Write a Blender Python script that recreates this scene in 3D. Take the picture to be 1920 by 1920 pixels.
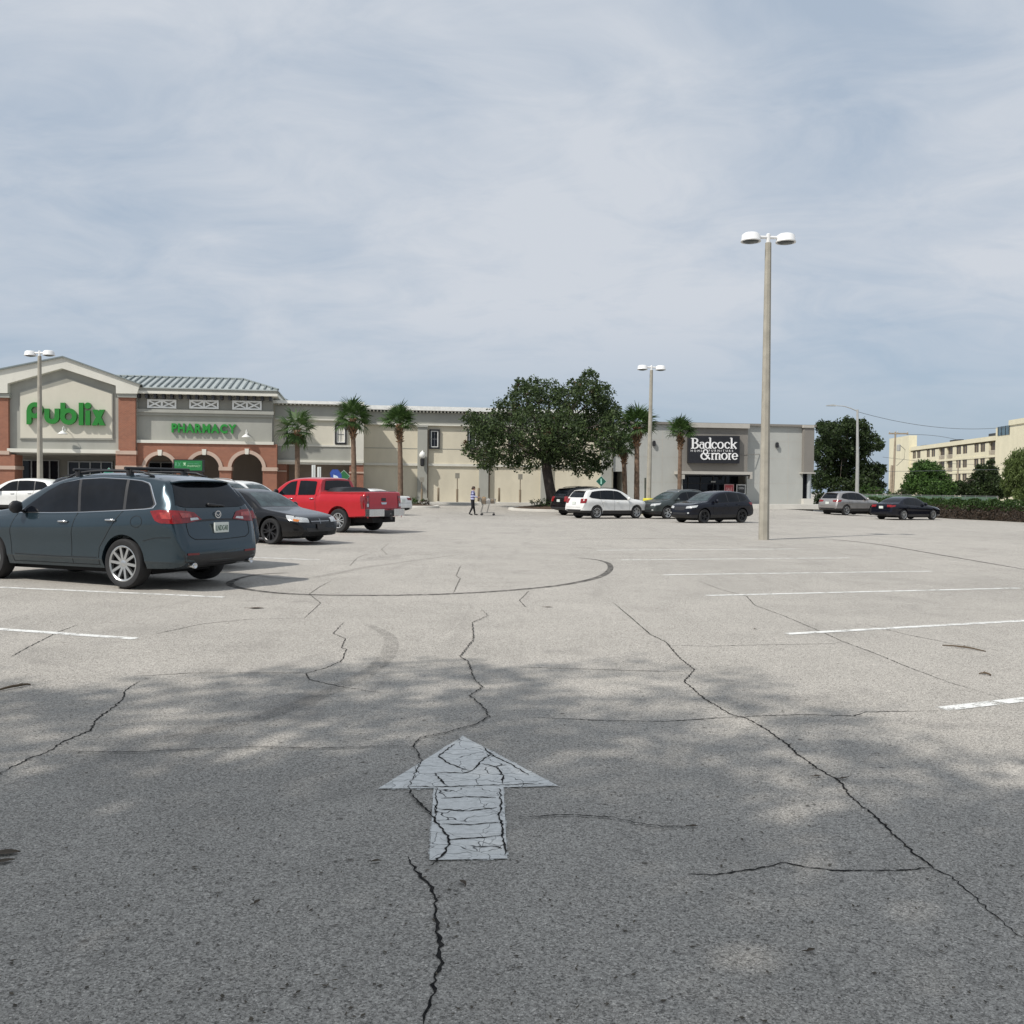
import bpy, bmesh, math, random
import numpy as np
from mathutils import Vector, Matrix, noise as mnoise
from mathutils.bvhtree import BVHTree

# ------------------------------------------------------------------ scene, camera, light
scene = bpy.context.scene
for o in list(bpy.data.objects):
    bpy.data.objects.remove(o, do_unlink=True)
COL = scene.collection
R = math.radians
F = 1780.0            # focal length in pixels of the 1920 px photograph
CAM_H = 1.6
PITCH = math.atan(44.0 / F)
ROLL = R(0.5)
_f = Vector((0, math.cos(PITCH), -math.sin(PITCH)))
_u0 = Vector((0, math.sin(PITCH), math.cos(PITCH)))
_r = Vector((1, 0, 0)) * math.cos(ROLL) + _u0 * math.sin(ROLL)
_u = _u0 * math.cos(ROLL) - Vector((1, 0, 0)) * math.sin(ROLL)
CAM = Vector((0, 0, CAM_H))
cam = bpy.data.cameras.new('camera')
cam.sensor_width = 36.0
cam.lens = 36.0 * F / 1920.0
cam.clip_start = 0.05
cam.clip_end = 3000.0
camo = bpy.data.objects.new('camera', cam)
COL.objects.link(camo)
camo.matrix_world = Matrix(((_r.x, _u.x, -_f.x, CAM.x), (_r.y, _u.y, -_f.y, CAM.y), (_r.z, _u.z, -_f.z, CAM.z), (0, 0, 0, 1)))
scene.camera = camo
scene.render.resolution_x = 1024
scene.render.resolution_y = 1024
scene.view_settings.view_transform = 'Standard'
scene.view_settings.look = 'None'
scene.view_settings.exposure = 0.0
scene.view_settings.gamma = 1.0
scene.view_settings.use_curve_mapping = False

SUN_AZ = R(48)        # sun stands behind the camera to the left
SUN_EL = R(48)
to_sun = Vector((-math.sin(SUN_AZ) * math.cos(SUN_EL), -math.cos(SUN_AZ) * math.cos(SUN_EL), math.sin(SUN_EL)))
sun = bpy.data.lights.new('sun', 'SUN')
sun.energy = 4.0
sun.angle = R(1.0)
sun.color = (1.0, 0.955, 0.89)
suno = bpy.data.objects.new('sun', sun)
COL.objects.link(suno)
suno.location = to_sun * 80
suno.rotation_euler = to_sun.to_track_quat('Z', 'Y').to_euler()

world = bpy.data.worlds.new('World')
scene.world = world
world.use_nodes = True
wt = world.node_tree
wt.nodes.clear()
WN = wt.nodes.new
WL = wt.links.new
w_out = WN('ShaderNodeOutputWorld')
w_bg = WN('ShaderNodeBackground')
w_bg.inputs['Strength'].default_value = 0.1
w_sky = WN('ShaderNodeTexSky')
w_sky.sky_type = 'NISHITA'
w_sky.sun_disc = False
w_sky.sun_elevation = SUN_EL
w_sky.sun_rotation = math.atan2(to_sun.x, to_sun.y)
w_sky.air_density = 1.0
w_sky.dust_density = 1.5
w_tc = WN('ShaderNodeTexCoord')
w_sep = WN('ShaderNodeSeparateXYZ')
WL(w_tc.outputs['Generated'], w_sep.inputs[0])
def wmath(op, a, b=None, clamp=False):
    n = WN('ShaderNodeMath'); n.operation = op; n.use_clamp = clamp
    for i, v in enumerate((a, b)):
        if v is None: continue
        if isinstance(v, (int, float)): n.inputs[i].default_value = v
        else: WL(v, n.inputs[i])
    return n.outputs[0]
zc = wmath('ADD', wmath('MAXIMUM', w_sep.outputs['Z'], 0.0), 0.26)
cx = wmath('DIVIDE', w_sep.outputs['X'], zc)
cy = wmath('DIVIDE', w_sep.outputs['Y'], zc)
w_cmb = WN('ShaderNodeCombineXYZ')
WL(cx, w_cmb.inputs[0]); WL(cy, w_cmb.inputs[1])
def wnoise(scale, detail, rough, dist, off, sc):
    m = WN('ShaderNodeMapping'); m.inputs['Location'].default_value = off; m.inputs['Scale'].default_value = sc
    m.inputs['Rotation'].default_value = (0, 0, R(24))
    WL(w_cmb.outputs[0], m.inputs[0])
    n = WN('ShaderNodeTexNoise'); n.inputs['Scale'].default_value = scale; n.inputs['Detail'].default_value = detail
    n.inputs['Roughness'].default_value = rough; n.inputs['Distortion'].default_value = dist
    WL(m.outputs[0], n.inputs['Vector'])
    return n.outputs['Fac']
n1 = wnoise(1.05, 6, 0.52, 0.5, (5.2, 30.5, 0), (0.9, 1.1, 1))
n2 = wnoise(4.2, 10, 0.62, 0.7, (7.3, 4.2, 0), (0.85, 1.2, 1))
cl = wmath('ADD', wmath('MULTIPLY', n1, 0.66), wmath('MULTIPLY', n2, 0.34))
w_ramp = WN('ShaderNodeValToRGB')
w_ramp.color_ramp.elements[0].position = 0.37; w_ramp.color_ramp.elements[0].color = (0.30, 0.30, 0.30, 1)
w_ramp.color_ramp.elements[1].position = 0.57; w_ramp.color_ramp.elements[1].color = (1, 1, 1, 1)
WL(cl, w_ramp.inputs[0])
# clear air between the cloud veils: the physical sky, softened by a thin grey-blue veil
w_veil = WN('ShaderNodeMix'); w_veil.data_type = 'RGBA'
w_veil.inputs['Factor'].default_value = 0.78
WL(w_sky.outputs[0], w_veil.inputs[6])
w_veil.inputs[7].default_value = (3.70, 4.75, 6.05, 1)
w_mix = WN('ShaderNodeMix'); w_mix.data_type = 'RGBA'
# the cloud veil thins into blue-grey distance low over the horizon
thin = WN('ShaderNodeMapRange'); thin.inputs['From Min'].default_value = 0.02; thin.inputs['From Max'].default_value = 0.20; thin.inputs['To Min'].default_value = 0.10; thin.inputs['To Max'].default_value = 1.0; thin.interpolation_type = 'SMOOTHSTEP'
WL(w_sep.outputs['Z'], thin.inputs['Value'])
WL(wmath('MULTIPLY', w_ramp.outputs[0], thin.outputs[0]), w_mix.inputs['Factor'])
WL(w_veil.outputs[2], w_mix.inputs[6])
w_mix.inputs[7].default_value = (6.20, 6.62, 7.25, 1)
WL(w_mix.outputs[2], w_bg.inputs['Color'])
WL(w_bg.outputs[0], w_out.inputs[0])

# ------------------------------------------------------------------ geometry of the place
def sstep(a, b, t):
    t = min(1.0, max(0.0, (t - a) / (b - a)))
    return t * t * (3 - 2 * t)
def ground(x, y):
    s = -0.007 * min(x, 60.0) if x > 0 else -0.010 * max(x, -60.0)
    return s + 0.32 * sstep(58, 72, y) * (1.0 - sstep(21, 27, x))
def ray(px, py):
    return (_f + _r * ((px - 960.0) / F) - _u * ((py - 960.0) / F))
def at(px, py, y):
    """point on the pixel's line of sight at distance y in front of the camera"""
    d = ray(px, py)
    return CAM + d * (y / d.y)
def gp(px, py, up=0.0):
    """where the pixel's line of sight meets the ground"""
    d = ray(px, py)
    lo, hi = 0.5, 400.0
    for _ in range(50):
        t = 0.5 * (lo + hi)
        p = CAM + d * t
        if p.z > ground(p.x, p.y): lo = t
        else: hi = t
    p = CAM + d * lo
    return Vector((p.x, p.y, ground(p.x, p.y) + up))
def onground(px, y, up=0.0):
    x = at(px, 916, y).x
    return Vector((x, y, ground(x, y) + up))

class Frame:
    """a facade: u runs along it, n stands out of it, z is up"""
    def __init__(s, o, ang):
        s.o = Vector((o[0], o[1], 0)); a = R(ang)
        s.u = Vector((math.cos(a), math.sin(a), 0)); s.n = Vector((math.sin(a), -math.cos(a), 0))
    def pt(s, u, n, z):
        return s.o + s.u * u + s.n * n + Vector((0, 0, z))
    def px(s, px, py, n=0.0):
        d = ray(px, py); o = s.o + s.n * n
        t = (o - CAM).dot(s.n) / d.dot(s.n)
        p = CAM + d * t
        return ((p - s.o).dot(s.u), p.z)

# ------------------------------------------------------------------ materials
MATS = {}
def lin(c):
    return tuple(((v / 255.0) / 12.92 if v / 255.0 <= 0.04045 else ((v / 255.0 + 0.055) / 1.055) ** 2.4) for v in c)
class NT:
    def __init__(s, name):
        s.m = bpy.data.materials.new(name); s.m.use_nodes = True
        s.t = s.m.node_tree; s.t.nodes.clear()
        s.out = s.n('ShaderNodeOutputMaterial'); s.p = s.n('ShaderNodeBsdfPrincipled')
        s.l(s.p.outputs[0], s.out.inputs[0])
    def n(s, typ, **kw):
        x = s.t.nodes.new(typ)
        for k, v in kw.items(): setattr(x, k, v)
        return x
    def l(s, a, b): s.t.links.new(a, b)
    def coord(s, scale=(1, 1, 1), kind='Object', rot=(0, 0, 0), loc=(0, 0, 0)):
        tc = s.n('ShaderNodeTexCoord'); mp = s.n('ShaderNodeMapping')
        mp.inputs['Scale'].default_value = scale; mp.inputs['Rotation'].default_value = rot; mp.inputs['Location'].default_value = loc
        s.l(tc.outputs[kind], mp.inputs[0]); return mp.outputs[0]
    def noise(s, vec, scale, detail=4, rough=0.55, dist=0.0):
        x = s.n('ShaderNodeTexNoise'); x.inputs['Scale'].default_value = scale; x.inputs['Detail'].default_value = detail
        x.inputs['Roughness'].default_value = rough; x.inputs['Distortion'].default_value = dist
        s.l(vec, x.inputs['Vector']); return x.outputs['Fac']
    def voro(s, vec, scale, feature='F1', out='Color', rnd=1.0):
        x = s.n('ShaderNodeTexVoronoi'); x.feature = feature; x.inputs['Scale'].default_value = scale
        x.inputs['Randomness'].default_value = rnd
        s.l(vec, x.inputs['Vector']); return x.outputs[out]
    def ramp(s, fac, stops, interp='LINEAR'):
        x = s.n('ShaderNodeValToRGB'); e = x.color_ramp.elements; x.color_ramp.interpolation = interp
        while len(e) < len(stops): e.new(0.5)
        for i, (p, c) in enumerate(stops):
            e[i].position = p
            e[i].color = (c, c, c, 1) if isinstance(c, (int, float)) else (c[0], c[1], c[2], 1)
        s.l(fac, x.inputs[0]); return x.outputs[0]
    def mix(s, fac, a, b, blend='MIX'):
        x = s.n('ShaderNodeMix'); x.data_type = 'RGBA'; x.blend_type = blend
        for key, v in (('Factor', fac), (6, a), (7, b)):
            i = x.inputs[key]
            if isinstance(v, (int, float)): i.default_value = v if key == 'Factor' else (v, v, v, 1)
            elif isinstance(v, tuple): i.default_value = (v[0], v[1], v[2], 1)
            else: s.l(v, i)
        return x.outputs[2]
    def math(s, op, a, b=None, clamp=False):
        x = s.n('ShaderNodeMath'); x.operation = op; x.use_clamp = clamp
        for i, v in enumerate((a, b)):
            if v is None: continue
            if isinstance(v, (int, float)): x.inputs[i].default_value = v
            else: s.l(v, x.inputs[i])
        return x.outputs[0]
    def bump(s, h, strength, dist=0.01):
        b = s.n('ShaderNodeBump'); b.inputs['Strength'].default_value = strength; b.inputs['Distance'].default_value = dist
        s.l(h, b.inputs['Height']); s.l(b.outputs[0], s.p.inputs['Normal'])
    def base(s, c):
        if isinstance(c, tuple): s.p.inputs['Base Color'].default_value = (c[0], c[1], c[2], 1)
        else: s.l(c, s.p.inputs['Base Color'])
    def set(s, **kw):
        for k, v in kw.items(): s.p.inputs[k.replace('_', ' ')].default_value = v
def simple(name, col, rough=0.6, metal=0.0, var=0.10, scale=3.0, coat=0.0, bump=0.0, spec=0.5, bscale=40):
    if name in MATS: return MATS[name]
    t = NT(name); v = t.coord()
    f = t.noise(v, scale, 5, 0.6)
    lo = tuple(c * (1 - var) for c in col); hi = tuple(min(1, c * (1 + var)) for c in col)
    t.base(t.ramp(f, [(0.3, lo), (0.7, hi)]))
    t.set(Roughness=rough, Metallic=metal, Coat_Weight=coat)
    t.p.inputs['Specular IOR Level'].default_value = spec
    t.p.inputs['Coat Roughness'].default_value = 0.04
    if bump > 0: t.bump(t.noise(v, bscale, 4, 0.6), bump, 0.01)
    MATS[name] = t.m; return t.m
def wall_mat(name, col, dirt=0.11, bump=0.15):
    """painted stucco with faint streaks and blotches"""
    if name in MATS: return MATS[name]
    t = NT(name)
    v = t.coord((1, 1, 0.4)); v2 = t.coord()
    a = t.noise(v, 0.9, 6, 0.6, 0.3); b = t.noise(v2, 0.35, 4, 0.6)
    f = t.math('ADD', t.math('MULTIPLY', a, 0.6), t.math('MULTIPLY', b, 0.4))
    lo = tuple(c * (1 - dirt) for c in col); hi = tuple(min(1, c * (1 + dirt * 0.5)) for c in col)
    t.base(t.ramp(f, [(0.34, lo), (0.62, hi)]))
    t.set(Roughness=0.85); t.p.inputs['Specular IOR Level'].default_value = 0.25
    t.bump(t.noise(v2, 30, 4, 0.6), bump, 0.01)
    MATS[name] = t.m; return t.m
def brick_mat(name):
    if name in MATS: return MATS[name]
    t = NT(name)
    tc = t.n('ShaderNodeTexCoord'); sp = t.n('ShaderNodeSeparateXYZ'); cb = t.n('ShaderNodeCombineXYZ')
    t.l(tc.outputs['Object'], sp.inputs[0])
    t.l(t.math('ADD', t.math('MULTIPLY', sp.outputs[0], 0.985), t.math('MULTIPLY', sp.outputs[1], 0.9)), cb.inputs[0]); t.l(sp.outputs[2], cb.inputs[1])
    b = t.n('ShaderNodeTexBrick'); t.l(cb.outputs[0], b.inputs['Vector'])
    b.inputs['Scale'].default_value = 1.0; b.inputs['Brick Width'].default_value = 0.2; b.inputs['Row Height'].default_value = 0.075
    b.inputs['Mortar Size'].default_value = 0.006
    b.inputs['Color1'].default_value = (0.32, 0.125, 0.07, 1); b.inputs['Color2'].default_value = (0.23, 0.088, 0.052, 1)
    b.inputs['Mortar'].default_value = (0.36, 0.27, 0.22, 1)
    v = t.coord(); f = t.noise(v, 1.2, 5, 0.6)
    t.base(t.mix(0.35, b.outputs[0], t.ramp(f, [(0.3, (0.21, 0.085, 0.052)), (0.7, (0.34, 0.132, 0.078))])))
    t.set(Roughness=0.85); t.bump(b.outputs['Fac'], -0.3, 0.01)
    MATS[name] = t.m; return t.m
def paint(name, col, metal=0.35, rough=0.3, coat=0.55, spec=0.3):
    if name in MATS: return MATS[name]
    t = NT(name); v = t.coord()
    f = t.noise(v, 2.2, 5, 0.6); fl = t.noise(v, 900, 2, 0.5)
    c = t.ramp(f, [(0.3, tuple(x * 0.93 for x in col)), (0.7, tuple(min(1, x * 1.05) for x in col))])
    # road dust gathers low on the sides
    sp = t.n('ShaderNodeSeparateXYZ'); tc = t.n('ShaderNodeTexCoord'); t.l(tc.outputs['Object'], sp.inputs[0])
    low = t.ramp(sp.outputs[2], [(0.22, 0.10), (0.5, 0.0)])
    d = t.math('MULTIPLY', low, t.noise(v, 6, 5, 0.65))
    t.base(t.mix(d, c, (0.19, 0.175, 0.15)))
    t.set(Metallic=metal, Coat_Weight=coat); t.p.inputs['Coat Roughness'].default_value = 0.04; t.p.inputs['Coat IOR'].default_value = 1.4; t.p.inputs['Specular IOR Level'].default_value = spec
    t.l(t.ramp(f, [(0.3, rough * 0.9), (0.7, rough * 1.25)]), t.p.inputs['Roughness'])
    t.bump(fl, 0.01, 0.002)
    MATS[name] = t.m; return t.m
def leaf_mat(name, dark, light, odd=None, trans=0.25):
    if name in MATS: return MATS[name]
    t = NT(name); g = t.n('ShaderNodeNewGeometry'); v = t.coord()
    f = t.noise(v, 0.9, 4, 0.6)
    r = t.math('ADD', t.math('MULTIPLY', g.outputs['Random Per Island'], 0.55), t.math('MULTIPLY', f, 0.45))
    stops = [(0.25, dark), (0.62, tuple(0.5 * (a + b) for a, b in zip(dark, light))), (0.85, light)]
    c = t.ramp(r, stops)
    if odd:
        c = t.mix(t.ramp(t.noise(v, 0.8, 3, 0.5), [(0.64, 0.0), (0.74, 0.8)]), c, odd)
    t.base(c); t.set(Roughness=0.55); t.p.inputs['Specular IOR Level'].default_value = 0.3
    tr = t.n('ShaderNodeBsdfTranslucent'); t.l(c, tr.inputs[0])
    mx = t.n('ShaderNodeMixShader'); mx.inputs[0].default_value = trans
    t.l(t.p.outputs[0], mx.inputs[1]); t.l(tr.outputs[0], mx.inputs[2]); t.l(mx.outputs[0], t.out.inputs[0])
    MATS[name] = t.m; return t.m

# ------------------------------------------------------------------ mesh helpers
def wm(o):
    m = Matrix.Identity(4)
    while o is not None:
        m = o.matrix_basis @ m; o = o.parent
    return m
def tag(o, label=None, cat=None, group=None, kind=None):
    if label: o['label'] = label
    if cat: o['category'] = cat
    if group: o['group'] = group
    if kind: o['kind'] = kind
    return o
def thing(name, label, cat, loc=(0, 0, 0), rotz=0.0, group=None):
    o = bpy.data.objects.new(name, None); COL.objects.link(o)
    o.empty_display_size = 0.3
    o.location = loc; o.rotation_euler = (0, 0, rotz)
    return tag(o, label, cat, group)
def link(name, me, parent=None, loc=None, rot=None):
    o = bpy.data.objects.new(name, me); COL.objects.link(o)
    if parent is not None: o.parent = parent
    if loc is not None: o.location = loc
    if rot is not None: o.rotation_euler = rot
    return o
class MB:
    def __init__(s): s.v = []; s.f = []; s.m = []
    def add(s, vs, fs, m=0):
        k = len(s.v); s.v += [tuple(p) for p in vs]
        s.f += [tuple(i + k for i in f) for f in fs]; s.m += [m] * len(fs); return s
    def box(s, a, b, fn=None, m=0):
        P = [(x, y, z) for x in (a[0], b[0]) for y in (a[1], b[1]) for z in (a[2], b[2])]
        if fn: P = [fn(*p) for p in P]
        return s.add(P, [(0, 1, 3, 2), (4, 6, 7, 5), (0, 4, 5, 1), (2, 3, 7, 6), (0, 2, 6, 4), (1, 5, 7, 3)], m)
    def prism(s, poly, d0, d1, fn, m=0):
        """poly in (a, b); fn(a, depth, b) -> point"""
        n = len(poly)
        P = [fn(a, d0, b) for a, b in poly] + [fn(a, d1, b) for a, b in poly]
        fs = [tuple(range(n)), tuple(range(2 * n - 1, n - 1, -1))] + [(i, (i + 1) % n, n + (i + 1) % n, n + i) for i in range(n)]
        return s.add(P, fs, m)
    def tube(s, pts, rad, seg=8, m=0, cap=True):
        pts = [Vector(p) for p in pts]; n = len(pts)
        if not hasattr(rad, '__len__'): rad = [rad] * n
        P = []; ref = None
        for i, p in enumerate(pts):
            t = (pts[min(i + 1, n - 1)] - pts[max(i - 1, 0)])
            if t.length < 1e-9: t = Vector((0, 0, 1))
            t.normalize()
            if ref is None: ref = Vector((0, 1, 0)) if abs(t.z) > 0.9 else Vector((0, 0, 1))
            a = t.cross(ref)
            if a.length < 1e-6: a = t.cross(Vector((1, 0, 0)))
            a.normalize(); b = t.cross(a); ref = -b if False else ref
            for k in range(seg):
                q = 2 * math.pi * k / seg
                P.append(p + a * (math.cos(q) * rad[i]) + b * (math.sin(q) * rad[i]))
        fs = [(i * seg + k, i * seg + (k + 1) % seg, (i + 1) * seg + (k + 1) % seg, (i + 1) * seg + k) for i in range(n - 1) for k in range(seg)]
        if cap: fs += [tuple(range(seg)), tuple(range((n - 1) * seg, n * seg))]
        return s.add(P, fs, m)
    def lathe(s, prof, seg=20, fn=None, m=0, closed=False):
        """prof [(r, h)] about the local axis; fn(x, y, h) -> point"""
        fn = fn or (lambda x, y, h: (x, y, h)); P = []
        for r, h in prof:
            for k in range(seg):
                q = 2 * math.pi * k / seg
                P.append(fn(r * math.cos(q), r * math.sin(q), h))
        n = len(prof); fs = []
        for i in range(n - 1 + (1 if closed else 0)):
            j = (i + 1) % n
            fs += [(i * seg + k, i * seg + (k + 1) % seg, j * seg + (k + 1) % seg, j * seg + k) for k in range(seg)]
        if not closed:
            fs += [tuple(range(seg)), tuple(range((n - 1) * seg, n * seg))]
        return s.add(P, fs, m)
    def mesh(s, name, mats, smooth=False, fix=True):
        me = bpy.data.meshes.new(name)
        me.from_pydata(s.v, [], s.f)
        for m in (mats if isinstance(mats, (list, tuple)) else [mats]): me.materials.append(m)
        if len(set(s.m)) > 1: me.polygons.foreach_set('material_index', s.m)
        if fix:
            b = bmesh.new(); b.from_mesh(me); bmesh.ops.recalc_face_normals(b, faces=b.faces); b.to_mesh(me); b.free()
        if smooth: me.polygons.foreach_set('use_smooth', [True] * len(me.polygons))
        me.update(); return me
    def build(s, name, mats, parent=None, smooth=False, world=True, fix=True):
        """world: vertices are world points and are moved into the parent's space"""
        if world and parent is not None:
            inv = wm(parent).inverted(); s.v = [tuple(inv @ Vector(p)) for p in s.v]
        return link(name, s.mesh(name, mats, smooth, fix), parent)
def smooth_by_angle(me, ang=40):
    b = bmesh.new(); b.from_mesh(me)
    for f in b.faces: f.smooth = True
    for e in b.edges:
        if len(e.link_faces) == 2 and e.calc_face_angle(0) > R(ang): e.smooth = False
    b.to_mesh(me); b.free()

# glyphs of the built-in font, each a closed solid of depth 1
GLY = {}
def make_glyphs(chars, off=0.0):
    obs = []
    for ch in chars:
        c = bpy.data.curves.new('glyph', 'FONT'); c.body = ch; c.size = 1.0; c.extrude = 0.5; c.offset = off; c.resolution_u = 4
        o = bpy.data.objects.new('glyph', c); COL.objects.link(o); obs.append((ch, o))
    bpy.context.view_layer.update()
    dg = bpy.context.evaluated_depsgraph_get()
    for ch, o in obs:
        me = bpy.data.meshes.new_from_object(o.evaluated_get(dg))
        GLY[(ch, off)] = ([tuple(v.co) for v in me.vertices], [tuple(p.vertices) for p in me.polygons])
        bpy.data.meshes.remove(me); c = o.data; bpy.data.objects.remove(o); bpy.data.curves.remove(c)
make_glyphs('PHARMCY', 0.045)
make_glyphs('PHARMCYRXDLNGW01234HOMEFURNITUSALEOPENdrivethu ', 0.0)
def text_objs(txt, place, d0, d1, mat, parent, off=0.0, gap=0.08, name='letter', one=False, squeeze=True):
    """letters spread over the unit box; place(a, depth, b) maps a,b in 0..1"""
    xs = []; x = 0.0
    for ch in txt:
        if ch == ' ': x += 0.3; xs.append(None); continue
        v = GLY[(ch, off)][0]; lo = min(p[0] for p in v); hi = max(p[0] for p in v)
        xs.append((x - lo)); x += hi - lo + gap
    W = x - gap
    allv = [p for ch in txt if ch != ' ' for p in GLY[(ch, off)][0]]
    y0 = min(p[1] for p in allv); y1 = max(p[1] for p in allv)
    big = MB()
    for ch, sx in zip(txt, xs):
        if sx is None: continue
        v, f = GLY[(ch, off)]
        mb = big if one else MB()
        mb.add([place((p[0] + sx) / W, d0 + (d1 - d0) * (p[2] + 0.5), (p[1] - y0) / (y1 - y0)) for p in v], f)
        if not one: mb.build(name, mat, parent)
    if one: return big.build(name, mat, parent)
# ------------------------------------------------------------------ ground
def asphalt():
    t = NT('worn_asphalt'); v = t.coord()
    big = t.noise(v, 0.10, 5, 0.6, 0.4); mid = t.noise(v, 0.9, 6, 0.65, 0.3); sm = t.noise(v, 9, 5, 0.6)
    stone = t.voro(v, 140, 'F1', 'Color'); sp = t.n('ShaderNodeSeparateColor'); t.l(stone, sp.inputs[0])
    dist = t.voro(v, 140, 'F1', 'Distance')
    stone2 = t.voro(v, 300, 'F1', 'Color'); sp2 = t.n('ShaderNodeSeparateColor'); t.l(stone2, sp2.inputs[0])
    agg = t.math('ADD', t.math('MULTIPLY', sp.outputs[0], 0.6), t.math('MULTIPLY', sp2.outputs[1], 0.4))
    basec = t.ramp(t.math('ADD', t.math('MULTIPLY', big, 0.55), t.math('MULTIPLY', mid, 0.45)),
                   [(0.34, (0.345, 0.325, 0.293)), (0.5, (0.412, 0.387, 0.348)), (0.66, (0.465, 0.436, 0.393))])
    grain = t.ramp(agg, [(0.10, 0.34), (0.32, 0.72), (0.62, 1.05), (0.86, 1.42), (0.97, 2.0)])
    c = t.mix(1.0, basec, grain, 'MULTIPLY')
    pits = t.ramp(t.noise(v, 46, 3, 0.6), [(0.30, 0.30), (0.42, 1.0)])
    c = t.mix(0.8, c, t.mix(1.0, c, pits, 'MULTIPLY'))
    # thin smears of rubber and dirt drawn along the driving lanes
    v3 = t.coord((0.9, 0.12, 1), rot=(0, 0, R(62)))
    sm2 = t.ramp(t.noise(v3, 1.7, 7, 0.68, 0.6), [(0.55, 0.0), (0.78, 0.34)])
    c = t.mix(sm2, c, (0.15, 0.14, 0.128))
    # small dark specks: leaf crumbs and oil drops
    spk = t.voro(v, 2.3, 'F1', 'Distance'); c = t.mix(t.ramp(spk, [(0.022, 0.75), (0.05, 0.0)]), c, (0.06, 0.05, 0.04))
    oil = t.ramp(t.noise(v, 0.45, 5, 0.6, 1.2), [(0.60, 0.0), (0.76, 0.42)]); c = t.mix(oil, c, (0.12, 0.115, 0.11))
    t.base(c); t.set(Roughness=0.9); t.p.inputs['Specular IOR Level'].default_value = 0.22
    h = t.math('ADD', t.math('MULTIPLY', agg, 0.8), t.math('MULTIPLY', sm, 0.5))
    t.bump(h, 0.35, 0.006)
    return t.m
M_ASPH = asphalt()
def axis_steps(parts):
    out = []
    for a, b, st in parts:
        n = max(1, int(round((b - a) / st))); out += [a + (b - a) * i / n for i in range(n)]
    return out + [parts[-1][1]]
xs = axis_steps([(-900, -200, 100), (-200, -60, 35), (-60, 0, 6), (0, 60, 1.5), (60, 200, 35), (200, 900, 100)])
ys = axis_steps([(-200, -20, 30), (-20, 56, 19), (56, 74, 0.75), (74, 200, 21), (200, 1200, 100)])
mb = MB()
mb.add([(x, y, ground(x, y)) for y in ys for x in xs],
       [(j * len(xs) + i, j * len(xs) + i + 1, (j + 1) * len(xs) + i + 1, (j + 1) * len(xs) + i) for j in range(len(ys) - 1) for i in range(len(xs) - 1)])
lot = tag(mb.build('parking_lot', M_ASPH, fix=False, smooth=True), kind='structure', label='wide sunlit grey asphalt parking lot with long cracks', cat=None)

rng = random.Random(11)
def dens(pts, step):
    out = []
    for a, b in zip(pts[:-1], pts[1:]):
        n = max(1, int((b - a).length / step)); out += [a.lerp(b, i / n) for i in range(n)]
    return out + [pts[-1]]
def strip(pts, wfun, up, jit=0.0):
    """flat ribbon on the ground along world points"""
    V = []; n = len(pts)
    for i, p in enumerate(pts):
        t = pts[min(i + 1, n - 1)] - pts[max(i - 1, 0)]
        s = Vector((-t.y, t.x, 0));
        if s.length < 1e-9: s = Vector((1, 0, 0))
        s.normalize(); w = wfun(i / max(1, n - 1)) * 0.5
        j = s * rng.uniform(-jit, jit)
        for k in (-1, 1):
            q = p + j + s * (w * k * rng.uniform(0.8, 1.2) if jit else w * k)
            V.append((q.x, q.y, ground(q.x, q.y) + up))
    m = MB(); m.add(V, [(2 * i, 2 * i + 1, 2 * i + 3, 2 * i + 2) for i in range(n - 1)]); return m

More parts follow.
